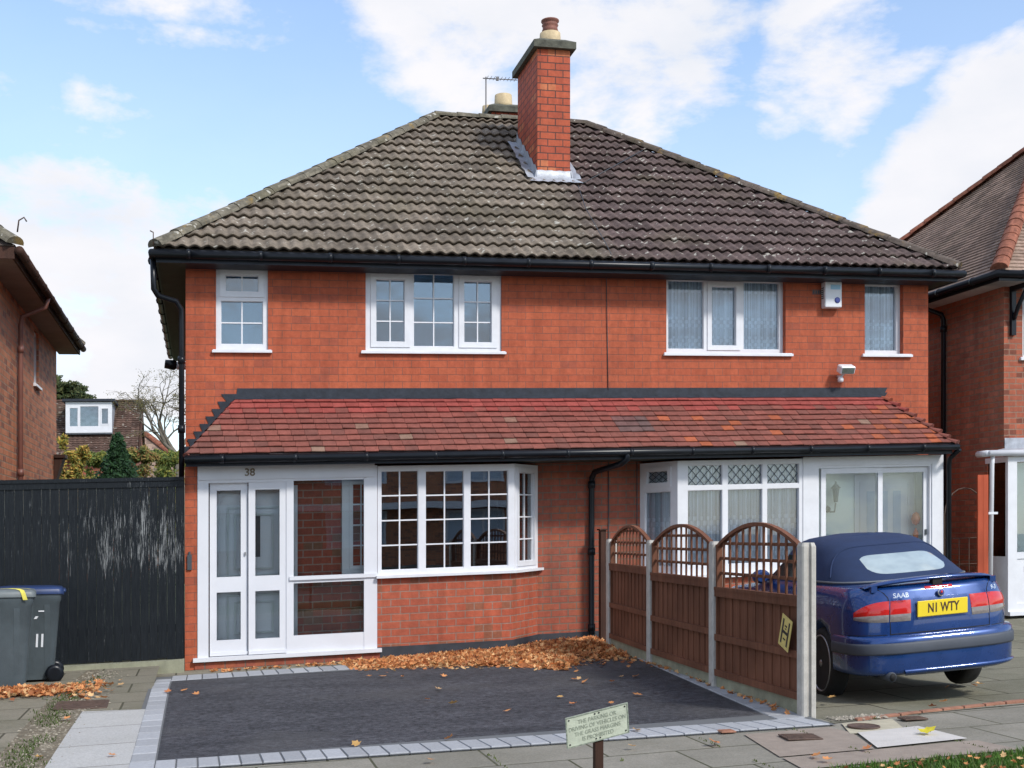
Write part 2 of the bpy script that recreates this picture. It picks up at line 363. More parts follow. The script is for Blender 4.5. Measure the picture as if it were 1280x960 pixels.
M['hiptile'] = rooftilemat('mossy_ridge_tiles', (.145,.130,.100), (.105,.083,.07), split=5.75, lichen=.7, moss=.5, orange=.55)
M['rtile'] = rooftilemat('brown_plain_tiles', (.31,.215,.165), (.22,.155,.12), lichen=.1, moss=.2)
M['rhip'] = rooftilemat('red_hip_tiles', (.28,.105,.065), (.21,.08,.05), lichen=.0, moss=.15)
M['ltile'] = rooftilemat('dark_plain_tiles', (.09,.06,.055), (.06,.05,.045), lichen=.3, moss=.4)
M['claytile'] = colmat('red_clay_tiles', .75, .25, var=.22, scale=13., bump=.3)
M['leaf'] = colmat('autumn_leaf', .7, .3, trans=.25, var=.2, scale=30.)
M['foliage'] = colmat('foliage', .6, .3, trans=.3, var=.25, scale=2.)
M['bark'] = plain('grey_bark', (.16,.14,.11), .9, .3, 12., .4)
def lacemat():
    m, nt, b, N, Lk = newmat('lace_net_curtain'); out = nt.nodes['Material Output']; tc = N('ShaderNodeTexCoord')
    sx = N('ShaderNodeSeparateXYZ'); Lk(tc.outputs['UV'], sx.inputs[0])
    def mth(op, a, v=None, c=None):
        q = N('ShaderNodeMath', _operation=op)
        for i, w in enumerate((a, v, c)):
            if w is None: continue
            if hasattr(w, 'links'): Lk(w, q.inputs[i])
            else: q.inputs[i].default_value = w
        return q.outputs[0]
    # uv.y runs 0..1 up the curtain, uv.x in metres; open-work bands one third up and near the hem
    sxx = mth('SINE', mth('MULTIPLY', sx.outputs[0], 62.)); syy = mth('SINE', mth('MULTIPLY', sx.outputs[1], 62.))
    dia = mth('GREATER_THAN', mth('MULTIPLY', sxx, syy), .12)
    b1 = mth('LESS_THAN', mth('ABSOLUTE', mth('SUBTRACT', sx.outputs[1], .42)), .075); b2 = mth('LESS_THAN', mth('ABSOLUTE', mth('SUBTRACT', sx.outputs[1], .12)), .12)
    b3 = mth('LESS_THAN', mth('ABSOLUTE', mth('SUBTRACT', sx.outputs[1], .84)), .015)
    band = mth('MAXIMUM', mth('MAXIMUM', b1, b2), b3)
    op = mth('ADD', mth('MULTIPLY', mth('MULTIPLY', band, dia), .20), .80)
    fn = N('ShaderNodeTexNoise', _noise_dimensions='1D', Scale=1.); Lk(mth('MULTIPLY', sx.outputs[0], 26.), fn.inputs['W'])
    fr_ = N('ShaderNodeMapRange', _clamp=True); Lk(fn.outputs['Fac'], fr_.inputs[0]); fr_.inputs[1].default_value = .35; fr_.inputs[2].default_value = .65; fr_.inputs[3].default_value = -.34; fr_.inputs[4].default_value = .12; op = mth('ADD', op, fr_.outputs[0])      # gathers
    df = N('ShaderNodeBsdfDiffuse'); df.inputs[0].default_value = (.88,.93,.98,1); tl = N('ShaderNodeBsdfTranslucent'); tl.inputs[0].default_value = (.88,.93,.98,1)
    m1 = N('ShaderNodeMixShader'); m1.inputs[0].default_value = .15; Lk(df.outputs[0], m1.inputs[1]); Lk(tl.outputs[0], m1.inputs[2])
    tr = N('ShaderNodeBsdfTransparent'); m2 = N('ShaderNodeMixShader'); Lk(op, m2.inputs[0]); Lk(tr.outputs[0], m2.inputs[1]); Lk(m1.outputs[0], m2.inputs[2]); Lk(m2.outputs[0], out.inputs[0])
    nt.nodes.remove(b); return m
M['lace'] = lacemat()
# ------------------------------------------------------------------ facade helpers
class Pl:
    """a vertical plane: u metres along, z up, w metres out towards the street"""
    def __init__(s, x, y, dx=1., dy=0.):
        l = math.hypot(dx, dy); s.o = Vector((x, y, 0)); s.d = Vector((dx/l, dy/l, 0)); s.n = Vector((dy/l, -dx/l, 0)); s.len = l
    def p(s, u, z, w=0.): return s.o + s.d*u + s.n*w + Vector((0,0,z))
    def bar(s, mb, u0, u1, z0, z1, w0, w1, m=0, col=None):
        mb.obox(s.p(u0, z0, w1), s.d*(u1-u0), -s.n*(w1-w0), Vector((0,0,z1-z0)), m, col)
    def quad(s, mb, u0, u1, z0, z1, w, m=0): mb.add([s.p(u0,z0,w), s.p(u1,z0,w), s.p(u1,z1,w), s.p(u0,z1,w)], [(0,1,2,3)], m)
def wall_holes(mb, pl, u0, u1, z0, z1, holes, depth=.12, m=0, mr=None):
    us = sorted({u0, u1, *[h[0] for h in holes], *[h[1] for h in holes]}); zs = sorted({z0, z1, *[h[2] for h in holes], *[h[3] for h in holes]})
    us = [u for u in us if u0-1e-6 <= u <= u1+1e-6]; zs = [z for z in zs if z0-1e-6 <= z <= z1+1e-6]
    for a, b in zip(us, us[1:]):
        for c, d in zip(zs, zs[1:]):
            cu, cz = (a+b)/2, (c+d)/2
            if any(h[0] < cu < h[1] and h[2] < cz < h[3] for h in holes): continue
            pl.quad(mb, a, b, c, d, 0, m)
    mr = m if mr is None else mr
    for a, b, c, d in holes:
        P = pl.p
        mb.add([P(a,c,0),P(a,c,-depth),P(a,d,-depth),P(a,d,0)], [(0,1,2,3)], mr); mb.add([P(b,c,0),P(b,c,-depth),P(b,d,-depth),P(b,d,0)], [(3,2,1,0)], mr)
        mb.add([P(a,d,0),P(b,d,0),P(b,d,-depth),P(a,d,-depth)], [(0,1,2,3)], mr); mb.add([P(a,c,0),P(b,c,0),P(b,c,-depth),P(a,c,-depth)], [(3,2,1,0)], mr)
def curtain(pl, u0, u1, z0, z1, w, parent, amp=.018, lam=.085, seed=0):
    rnd = random.Random(seed); mb = MB(); n = max(8, int((u1-u0)/.014)); vs = []; uvs = []
    ph = [rnd.uniform(0, 6.28) for _ in range(4)]
    for zz in (0, .33, .66, 1):
        for k in range(n+1):
            u = u0 + (u1-u0)*k/n
            f = math.sin(u/lam*6.28 + ph[0] + .9*math.sin(u*3.1+ph[1])) + .5*math.sin(u/lam*2.7*2.3 + ph[2])
            vs.append(pl.p(u, z0+(z1-z0)*zz, w + f*amp*(1.1-.4*zz))); uvs.append((u, zz))
    fs = [(r_*(n+1)+k, r_*(n+1)+k+1, (r_+1)*(n+1)+k+1, (r_+1)*(n+1)+k) for r_ in range(3) for k in range(n)]
    mb.add(vs, fs, 0, True, uvs=uvs); return mb.build('net_curtain', M['lace'], parent)
def make_window(parent, pl, u0, u1, z0, z1, w, lights, fr=.05, glass='glass', room='darkroom', net=None, sill=None, bars=.018, roomd=1.2, diamonds=(), name='window'):
    """lights: (ua,ub,za,zb, sash width, nx, nz) ; w = face of the outer frame"""
    mb = MB(); d = .06
    hu = sorted({u0+fr, u1-fr}); 
    # outer frame and mullions: everything that is not a light
    us = sorted({u0, u1, *[l[0] for l in lights], *[l[1] for l in lights]}); zs = sorted({z0, z1, *[l[2] for l in lights], *[l[3] for l in lights]})
    for a, b in zip(us, us[1:]):
        if b-a < 1e-4: continue
        run = None
        for c, e in zip(zs, zs[1:]):
            if e-c < 1e-4: continue
            inside = any(l[0] < (a+b)/2 < l[1] and l[2] < (c+e)/2 < l[3] for l in lights)
            if not inside: run = [c, e] if run is None else [run[0], e]
            if inside and run: pl.bar(mb, a, b, run[0], run[1], w-d, w); run = None
        if run: pl.bar(mb, a, b, run[0], run[1], w-d, w)
    pane = MB()
    for l in lights:
        a, b, c, e, s_, nx, nz = l; ww = w
        if s_ > 0:      # opening sash stands proud of the frame
            ww = w + .014; q = .014
            pl.bar(mb, a-q, a+s_, c-q, e+q, w-.03, ww); pl.bar(mb, b-s_, b+q, c-q, e+q, w-.03, ww)
            pl.bar(mb, a+s_, b-s_, c-q, c+s_, w-.03, ww); pl.bar(mb, a+s_, b-s_, e-s_, e+q, w-.03, ww)
        ga, gb, gc, ge = a+s_, b-s_, c+s_, e-s_
        # glazing bead, a shallow inner step
        t = .008
        pl.bar(mb, ga, ga+t, gc, ge, w-.045, w-.018); pl.bar(mb, gb-t, gb, gc, ge, w-.045, w-.018)
        pl.bar(mb, ga+t, gb-t, gc, gc+t, w-.045, w-.018); pl.bar(mb, ga+t, gb-t, ge-t, ge, w-.045, w-.018)
        for k in range(1, nx): u = ga+(gb-ga)*k/nx; pl.bar(mb, u-bars/2, u+bars/2, gc+t, ge-t, w-.040, w-.024)
        for k in range(1, nz): z = gc+(ge-gc)*k/nz; pl.bar(mb, ga+t, gb-t, z-bars/2, z+bars/2, w-.0395, w-.0235)
        pl.bar(pane, ga-.004, gb+.004, gc-.004, ge+.004, w-.052, w-.042)
    o = mb.build(name, M['white'], parent)
    pane.build('pane', M[glass], o)
    if diamonds:
        dm = MB()
        for (a, b, c, e) in diamonds:
            nx = max(2, round((b-a)/.135)); sx_ = (b-a)/nx; sz = (e-c)/2.
            r_ = .005
            def seg(p, q):
                P, Q = pl.p(p[0], p[1], w-.034), pl.p(q[0], q[1], w-.034); dm.tube([P, Q], r_, 5, 0, False)
            for k in range(-4, nx+1):
                for sg in (1, -1):
                    # line u = a + k*sx + t*sx*2 , z = c + t*(e-c)
                    u_s = a + k*sx_; u_e = u_s + 2*sx_
                    if sg < 0: u_s, u_e = a+b-u_s, a+b-u_e
                    P0, P1 = (u_s, c), (u_e, e); 
                    def clip(P0, P1):
                        t0, t1 = 0., 1.; du = P1[0]-P0[0]
                        for lim, s2 in ((a, 1), (b, -1)):
                            f0 = (P0[0]-lim)*s2; f1 = (P1[0]-lim)*s2
                            if f0 < 0 and f1 < 0: return None
                            if f0 < 0: t0 = max(t0, f0/(f0-f1))
                            if f1 < 0: t1 = min(t1, f0/(f0-f1))
                        if t1-t0 < .02: return None
                        L_ = lambda t: (P0[0]+du*t, P0[1]+(P1[1]-P0[1])*t)
                        return L_(t0), L_(t1)
                    r2 = clip(P0, P1)
                    if r2: seg(*r2)
        dm.build('lead_diamonds', M['leadcame'], o)
    if sill:
        sb = MB(); a, b, c, e, out = sill
        pl.bar(sb, a, b, c, e, -.01, out); pl.bar(sb, a+.01, b-.01, e, e+.012, -.01, out*.55); sb.build('sill', M['white'], o)
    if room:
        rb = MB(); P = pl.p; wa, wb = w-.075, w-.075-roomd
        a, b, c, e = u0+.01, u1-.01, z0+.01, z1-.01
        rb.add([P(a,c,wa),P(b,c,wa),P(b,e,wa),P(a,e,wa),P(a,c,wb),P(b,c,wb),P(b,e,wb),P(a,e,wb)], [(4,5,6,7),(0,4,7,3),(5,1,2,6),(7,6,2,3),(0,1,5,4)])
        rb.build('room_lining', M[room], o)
    if net:
        for i, (a, b, c, e) in enumerate(net): curtain(pl, a, b, c, e, w-.08, o, seed=int(u0*100)+i)
    return o

# ------------------------------------------------------------------ tiled slopes
def tile_slope(mb, O, U, Vv, L, S, inL, inR, gauge, period, amp, lift=.04, samp=8, m=0, jit=.004, flat=False, under=.03, uvo=(0,0), seed=1):
    """wavy interlocking tiles laid in courses on a plane; the slope narrows by inL / inR metres per metre climbed"""
    rnd = random.Random(seed)
    O = Vector(O); U = Vector(U).normalized(); Vv = Vector(Vv).normalized(); Nn = U.cross(Vv).normalized()
    nc = int(math.ceil(S/gauge - 1e-6)); step = period/samp; K_ = int(L/step)+2
    def prof(u):
        t = (u/period) % 1.
        if flat: return 0.
        return amp*(math.cos(2*math.pi*t)*.5+.5)**.8
    for c in range(nc):
        s0 = c*gauge; s1 = min(S, s0+gauge); wob = rnd.uniform(-.006, .006)
        us = [min(max(k*step, 0), L) for k in range(K_)]
        rows = []
        # nose underside, nose, crown of course, head
        for (s_, h_) in ((s0+under, .002), (s0, lift-.012), (s0+.004, lift), (s0+gauge*.5, lift*.52), (s1+under+.012, -.004)):
            lo, hi = inL*s_, L-inR*s_
            if lo > hi: lo = hi = (lo+hi)/2
            row = []
            for k, u in enumerate(us):
                uu = min(max(u, lo), hi)
                jj = noise.noise((uu*3.3, c*7.1, seed))*jit if s_ < s0+.1 else 0
                row.append(O + U*uu + Vv*(s_+jj+wob*(s_ < s0+.1)) + Nn*(h_+prof(uu)))
            rows.append((s_, row))
        n = len(us); vs = [p for _, r_ in rows for p in r_]; uvs = [(uvo[0]+min(max(u, inL*s_), L-inR*s_), uvo[1]+c*gauge+.02+(s_-s0)*.9) for s_, r_ in rows for u in us]
        fs = []; smi = []
        for i in range(len(rows)-1):
            for k in range(n-1):
                if (vs[i*n+k]-vs[i*n+k+1]).length < 1e-5 and (vs[(i+1)*n+k]-vs[(i+1)*n+k+1]).length < 1e-5: continue
                fs.append((i*n+k, i*n+k+1, (i+1)*n+k+1, (i+1)*n+k))
        mb.add(vs, fs, m, not flat, uvs=uvs)
def hip_caps(mb, A, B, r_=.12, seg=.42, m=0, seed=3, lift=.02):
    A = Vector(A); B = Vector(B); d = (B-A); Ln = d.length; d.normalize(); n = int(Ln/seg)+1; rnd = random.Random(seed)
    side = d.cross(Vector((0,0,1))).normalized(); up = side.cross(d).normalized()
    for k in range(n):
        a = A + d*(Ln*k/n - .02); b = A + d*(Ln*(k+1)/n + .01); j = rnd.uniform(-.003, .005)
        rows = []
        for p, rr, h in ((a, r_*1.03, .008), (b, r_*.97, 0.)):
            row = []
            for q in range(9):
                t = math.pi*(q/8.)
                row.append(p + side*math.cos(t)*rr + up*(math.sin(t)*rr*.8 - r_*.34 + lift + h + j))
            rows.append(row)
        mb.grid(rows, m, True)
        for rw, fl in ((rows[0], 1), (rows[1], 0)): mb.add(rw, [tuple(range(9)) if fl else tuple(range(9))[::-1]], m)
def hip_roof(x0, x1, y0, y1, ze, zr, parent, mt, mh, gauge, period, amp, lift, samp, flat=False, sides='frlb', name='roof', capr=.12, seg=.42, seedo=0):
    yc = (y0+y1)/2; hd = yc-y0; rise = zr-ze; S = math.hypot(hd, rise); sl = Vector((0, hd, rise)).normalized(); q = hd/S   # inset per metre climbed, 45 degree hips
    mb = MB(); kw = dict(lift=lift, flat=flat)
    if 'f' in sides: tile_slope(mb, (x0, y0, ze), (1,0,0), (0, hd, rise), x1-x0, S, q, q, gauge, period, amp, samp=samp, seed=1+seedo, **kw)
    A_, B_, C__, D__ = (x0+.02,y0+.02,ze-.012), (x1-.02,y0+.02,ze-.012), (x1-.02,y1-.02,ze-.012), (x0+.02,y1-.02,ze-.012); E__, F__ = (x0+hd,yc,zr-.012), (x1-hd,yc,zr-.012)
    mb.add([A_,B_,C__,D__,E__,F__], [(0,1,5,4),(1,2,5),(2,3,4,5),(3,0,4)], 0, False)      # roofing felt under the tiles
    if 'l' in sides: tile_slope(mb, (x0, y1, ze), (0,-1,0), (hd, 0, rise), y1-y0, S, q, q, gauge, period, amp, samp=max(1, samp//2), seed=2+seedo, uvo=(40,0), **kw)
    if 'r' in sides: tile_slope(mb, (x1, y0, ze), (0,1,0), (-hd, 0, rise), y1-y0, S, q, q, gauge, period, amp, samp=max(1, samp//2), seed=3+seedo, uvo=(80,0), **kw)
    if 'b' in sides: tile_slope(mb, (x1, y1, ze), (-1,0,0), (0, -hd, rise), x1-x0, S, q, q, gauge, period, amp, samp=max(1, samp//2), seed=4+seedo, uvo=(120,0), **kw)
    o = mb.build(name, mt, parent)
    cb = MB(); Rl = (x0+hd, yc, zr); Rr = (x1-hd, yc, zr)
    for A, B in (((x0,y0,ze), Rl), ((x0,y1,ze), Rl), ((x1,y0,ze), Rr), ((x1,y1,ze), Rr), (Rl, Rr)):
        hip_caps(cb, Vector(A)+Vector((0,0,.05)), Vector(B)+Vector((0,0,.05)), capr, seg, seed=int(A[0]*7+B[1]))
    cb.build('ridge_tiles', mh, o)
    return o

# ================================================================== THE SEMI-DETACHED HOUSE
W = 11.05; DEP = 8.2
H = empty('semi_detached_house', (5.5, 0, 0), 'pair of red brick semi-detached homes with long red lean-to roof and central chimney', 'house')
F0 = Pl(0, 0); FP = Pl(0, -.6)
WIN = dict(s1=(.387,1.06,4.03,5.18), b1=(2.364,4.271,4.03,5.18), b2=(6.737,8.637,4.03,5.18), s2=(9.958,10.616,4.03,5.18))
mb = MB()
wall_holes(mb, F0, 0, W, 2.5, 5.2, [WIN['s1'], WIN['b1'], WIN['b2'], WIN['s2']], .13)
mb.add([(0,0,2.5),(0,DEP,2.5),(0,DEP,5.2),(0,0,5.2)], [(3,2,1,0)][::1]); mb.add([(0,0,0),(0,DEP,0),(0,DEP,2.5),(0,0,2.5)], [(3,2,1,0)])
mb.add([(W,0,0),(W,DEP,0),(W,DEP,5.2),(W,0,5.2)], [(0,1,2,3)]); mb.add([(0,DEP,0),(W,DEP,0),(W,DEP,5.2),(0,DEP,5.2)], [(3,2,1,0)])
wall = mb.build('wall', M['brick'], H)
# ground floor: weathered wall between the bays, brick behind the porch glass, left pier
mb = MB()
F0.quad(mb, 4.6, 6.34, .05, 2.55, 0, 0); mb.build('centre_wall', M['brick_worn'], H)
mb = MB()
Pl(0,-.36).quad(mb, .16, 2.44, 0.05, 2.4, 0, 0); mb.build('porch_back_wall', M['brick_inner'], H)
mb = MB(); mb.box(0, .15, -.6, -.003, -.15, 2.47); mb.build('brick_pier', M['brick'], H)
# ---- left bay: brick below, angled right return, window above
LB = [(2.44,-.6), (4.27,-.6), (4.80,0.)]
mb = MB(); mb.add([(2.44,-.6,.06),(4.27,-.6,.06),(4.27,-.6,.97),(2.44,-.6,.97)], [(0,1,2,3)]); 
pr = Pl(4.27,-.6,.53,.6); pr.quad(mb, 0, pr.len, .06, .97, 0)
mb.add([(2.44,-.6,.97),(4.27,-.6,.97),(4.80,0,.97),(2.44,0,.97)], [(0,1,2,3)]); mb.add([(2.44,-.6,0),(2.44,0,0),(2.44,0,2.5),(2.44,-.6,2.5)], [(3,2,1,0)])
mb.build('bay_wall', M['brick_low'], H)
mb = MB(); q = .012
for P_, a, b in ((Pl(2.44,-.6), 0, 1.84), (Pl(4.27,-.6,.53,.6), -.004, .80), (F0, 4.80, 6.34)):
    P_.bar(mb, a, b, -.2, .06, -.05, q)
mb.build('plinth', M['plinth'], H)
bw = (4.222-2.475)
def gl(a, b, c, e, s_=0, nx=2, nz=4): return (a, b, c, e, s_, nx, nz)
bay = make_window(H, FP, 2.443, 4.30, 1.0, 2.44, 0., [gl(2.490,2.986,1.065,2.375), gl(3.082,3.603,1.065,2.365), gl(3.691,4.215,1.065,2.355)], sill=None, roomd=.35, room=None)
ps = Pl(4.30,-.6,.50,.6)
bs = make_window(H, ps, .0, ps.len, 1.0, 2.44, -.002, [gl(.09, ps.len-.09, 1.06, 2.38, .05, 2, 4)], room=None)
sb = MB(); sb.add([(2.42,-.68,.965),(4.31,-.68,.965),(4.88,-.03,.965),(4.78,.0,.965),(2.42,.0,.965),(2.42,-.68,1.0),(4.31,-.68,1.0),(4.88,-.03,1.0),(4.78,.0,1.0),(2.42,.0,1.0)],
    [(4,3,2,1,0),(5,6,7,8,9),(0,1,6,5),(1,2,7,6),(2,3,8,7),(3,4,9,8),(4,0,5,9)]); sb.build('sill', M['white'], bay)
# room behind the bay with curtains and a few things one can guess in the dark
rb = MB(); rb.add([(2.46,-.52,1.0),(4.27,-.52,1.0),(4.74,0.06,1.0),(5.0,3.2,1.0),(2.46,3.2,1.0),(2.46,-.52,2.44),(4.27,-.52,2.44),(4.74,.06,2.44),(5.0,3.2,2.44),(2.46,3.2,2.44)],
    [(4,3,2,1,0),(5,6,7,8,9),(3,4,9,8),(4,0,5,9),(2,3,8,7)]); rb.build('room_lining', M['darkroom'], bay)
# ---- left porch: header, jambs, two sliding doors, big fixed light
po = MB()
FP.bar(po, .155, 2.40, 2.30, 2.475, -.05, .03); FP.bar(po, .155, .29, .05, 2.30, -.05, .012)     # header board, left jamb
FP.bar(po, .29, 1.262, 2.26, 2.30, -.05, .012)
FP.bar(po, 1.262, 1.354, .05, 2.30, -.05, .012); FP.bar(po, 2.264, 2.436, .05, 2.295, -.05, .012)       # post, right jamb
FP.bar(po, 2.30, 2.435, 2.295, 2.45, -.05, .012)
FP.bar(po, 1.354, 2.264, .05, .27, -.04, .004); FP.bar(po, 1.354, 2.264, .945, 1.035, -.04, .008); FP.bar(po, 1.354, 2.264, 2.27, 2.30, -.04, .006)
FP.bar(po, 1.30, 2.45, .985, 1.035, .0125, .035)
porch = po.build('porch', M['whitewood'], H)
sb = MB(); FP.bar(sb, .10, 2.49, .0, .05, -.12, .07); FP.bar(sb, .12, 2.47, -.16, 0., -.12, .02, 1); sb.build('threshold', [M['whitewood'], M['brick_worn']], porch)
gp = MB(); FP.bar(gp, 1.35, 2.27, .26, .95, -.022, -.016); FP.bar(gp, 1.35, 2.27, 1.03, 2.28, -.022, -.016); gp.build('pane', M['glass_porch'], porch)
def porch_door(a, b, w):
    d = MB(); z0, z1 = .07, 2.262; s1, s2 = .085, .085
    FP.bar(d, a, a+s1, z0, z1, w-.035, w); FP.bar(d, b-s2, b, z0, z1, w-.035, w)
    FP.bar(d, a+s1, b-s2, z0, .255, w-.035, w); FP.bar(d, a+s1, b-s2, .865, 1.06, w-.035, w); FP.bar(d, a+s1, b-s2, 2.165, z1, w-.035, w)
    FP.bar(d, a, b, z0-.012, z0+.03, w+.0005, w+.03)
    o = d.build('sliding_door', M['whitewood'], H); g = MB(); FP.bar(g, a+s1-.004, b-s2+.004, .25, .87, w-.02, w-.014); FP.bar(g, a+s1-.004, b-s2+.004, 1.055, 2.17, w-.02, w-.014); g.build('pane', M['glass_porch'], o)
    return o
d1 = porch_door(.305, .775, -.045); d2 = porch_door(.785, 1.262, .0)
hb = MB(); FP.bar(hb, .735, .755, 1.33, 1.37, -.044, -.022); hb.build('lock', M['metal'], d1)
# house number, brass figures on the header board
def text_mesh(s, size, ext=.004, font_bold=False, align='CENTER', sx=1.):
    cu = bpy.data.curves.new('txt', 'FONT'); cu.body = s; cu.size = size; cu.extrude = ext; cu.align_x = align; cu.align_y = 'CENTER'; cu.resolution_u = 4
    if font_bold: cu.offset = size*.018
    t = bpy.data.objects.new('txt', cu); COL.objects.link(t); bpy.context.view_layer.update()
    me = bpy.data.meshes.new_from_object(t.evaluated_get(bpy.context.evaluated_depsgraph_get()))
    vs = [(v.co.x*sx, v.co.y, v.co.z) for v in me.vertices]; fs = [tuple(p.vertices) for p in me.polygons]
    bpy.data.objects.remove(t); bpy.data.curves.remove(cu); bpy.data.meshes.remove(me); return vs, fs
def text_on(mb, s, size, P, ext=.004, m=0, bold=False, sx=1., align='CENTER'):
    """P(x, y, h) maps text plane coordinates to the world"""
    vs, fs = text_mesh(s, size, ext, bold, align, sx); mb.add([P(*v) for v in vs], fs, m)
nb = MB(); text_on(nb, '38', .135, lambda x, y, h: FP.p(.80+x, 2.385+y, .034+h), .004, bold=True)
M['brass'] = plain('dull_brass', (.20,.16,.11), .4, .2, 30., metal=.5)
nb.build('house_number', M['brass'], porch)
# front door inside the porch (white, panelled, on the wall plane y = 0)
fd = MB(); FI = Pl(0, -.365)
FI.bar(fd, .30, 1.42, .0, 2.22, 0, .03); 
def ring(mb, pl, a, b, c, e, t, w0, w1, m=0):
    pl.bar(mb, a, a+t, c, e, w0, w1, m); pl.bar(mb, b-t, b, c, e, w0, w1, m); pl.bar(mb, a+t, b-t, c, c+t, w0, w1, m); pl.bar(mb, a+t, b-t, e-t, e, w0, w1, m)
FI.bar(fd, .38, 1.34, .03, 2.12, .0305, .06)
fdo = fd.build('front_door', M['whitewood'], H); fd = MB()
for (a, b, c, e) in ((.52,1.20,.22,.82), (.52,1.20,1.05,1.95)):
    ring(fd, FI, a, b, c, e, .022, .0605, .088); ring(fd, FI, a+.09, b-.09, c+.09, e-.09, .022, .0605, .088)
fd.build('shaded_moulding', M['mouldshade'], fdo)  # rings coloured grey to stand in for thin shadow lines round the panels
k = MB(); k.lathe((1.30, -.437, 1.2), [(.02,-.07),(.035,-.06),(.035,-.03),(.015,-.02),(.015,0)], 12, axis='y'); k.tube([(1.30,-.44,1.2),(1.20,-.45,1.2)], .012, 8); FI.bar(k, 1.275, 1.325, 1.08, 1.34, .0605, .072); k.build('handle', M['metal'], fdo)
k = MB(); FI.bar(k, .80, .94, 1.30, 1.83, .0605, .063); k.build('door_light', M['leadcame'], fdo)
k = MB(); FP.bar(k, .155, 2.43, 2.40, 2.42, -.59, -.06); k.box(.152, .165, -.56, -.004, .05, 2.4); k.build('porch_lining', M['white'], porch)
# bay's inner side window, seen through the porch light
iw = make_window(H, Pl(2.0, -.37), 0, .44, 1.02, 2.3, .03, [gl(.11, .40, 1.10, 2.25, .03, 2, 4)], room=None, name='window')
fl = MB(); fl.box(.15, 2.44, -.58, -.003, .0, .045); fl.build('porch_floor', M['gravelboard'], porch)
# ---- right bay
mb = MB(); mb.add([(6.70,-.6,0),(8.62,-.6,0),(8.62,-.6,.83),(6.70,-.6,.83)], [(0,1,2,3)]); pl = Pl(6.33,0,.37,-.6); pl.quad(mb, 0, pl.len, 0, .83, 0)
mb.add([(6.33,0,.83),(6.70,-.6,.83),(8.62,-.6,.83),(8.62,0,.83)], [(0,1,2,3)]); mb.build('bay_wall', M['brick_low'], H)
FR = Pl(0,-.6)
rbw = make_window(H, FR, 6.665, 8.60, .80, 2.44, 0., glass='glass_net', lights=[gl(6.82,7.344,.96,2.02,0,1,1), gl(7.43,7.963,.96,2.02,0,1,1), gl(8.038,8.54,.96,2.02,0,1,1),
    gl(6.82,7.344,2.085,2.375,0,1,1), gl(7.43,7.963,2.085,2.375,0,1,1), gl(8.038,8.54,2.085,2.375,0,1,1)], room=None,
    net=None, diamonds=[(6.83,7.335,2.09,2.37), (7.44,7.955,2.09,2.37), (8.045,8.53,2.09,2.37)])
curtain(FR, 6.72, 8.58, .9, 2.42, -.10, rbw, seed=4)
pl = Pl(6.33,-.0,.335,-.6); rsw = make_window(H, pl, 0, pl.len-.004, .80, 2.44, .0, glass='glass_net', lights=[gl(.09, pl.len-.13, .96, 2.02, 0, 1, 1), gl(.09, pl.len-.13, 2.10, 2.36, .045, 1, 1)], room=None, diamonds=[(.14, pl.len-.18, 2.15, 2.31)])
curtain(pl, .05, pl.len-.05, .9, 2.42, -.10, rsw, seed=5)
sb = MB(); sb.add([(6.25,-.0,.78),(6.65,-.68,.78),(8.62,-.68,.78),(8.62,0,.78),(6.25,0,.83),(6.65,-.68,.83),(8.62,-.68,.83),(8.62,0,.83)], [(3,2,1,0)[::1],(4,5,6,7),(0,1,5,4),(1,2,6,5),(2,3,7,6)]); sb.build('sill', M['white'], rbw)
rb = MB(); rb.add([(6.4,.0,.84),(6.72,-.5,.84),(8.6,-.5,.84),(8.6,3,.84),(6.4,3,.84),(6.4,.0,2.43),(6.72,-.5,2.43),(8.6,-.5,2.43),(8.6,3,2.43),(6.4,3,2.43)], [(0,1,2,3,4),(9,8,7,6,5),(3,4,9,8),(4,0,5,9),(2,3,8,7)]); rb.build('room_lining', M['greyroom'], rbw)
# ---- right porch: broad white jambs and two sliding glazed doors
rp = MB()
FP.bar(rp, 8.60, 8.83, .05, 2.46, -.06, .012); FP.bar(rp, 10.71, 10.90, .05, 2.46, -.06, .012); FP.bar(rp, 8.83, 10.71, 2.33, 2.46, -.06, .012); FP.bar(rp, 8.60, 10.93, .0, .05, -.12, .05)
for a, b, c, e in ((8.83,8.86,.05,2.33),(10.68,10.71,.05,2.33),(8.86,10.68,2.295,2.33)): FP.bar(rp, a, b, c, e, -.05, -.004)
rpo = rp.build('porch', M['white'], H)
def slider(a, b, w, hz=2.29):
    d = MB(); t = .075
    FP.bar(d, a, a+t, .055, hz, w-.03, w); FP.bar(d, b-t, b, .055, hz, w-.03, w); FP.bar(d, a+t, b-t, .055, .19, w-.03, w); FP.bar(d, a+t, b-t, hz-t, hz, w-.03, w)
    o = d.build('sliding_door', M['white'], H); g = MB(); FP.bar(g, a+t-.004, b-t+.004, .18, hz-t+.004, w-.018, w-.012); g.build('pane', M['glass_porch'], o); return o
sd = slider(8.90, 9.90, -.012); slider(9.82, 10.68, -.05)
hb = MB(); FP.bar(hb, 10.625, 10.655, 1.28, 1.36, -.049, -.03); hb.build('latch', M['leadcame'], kids(H)[-1])
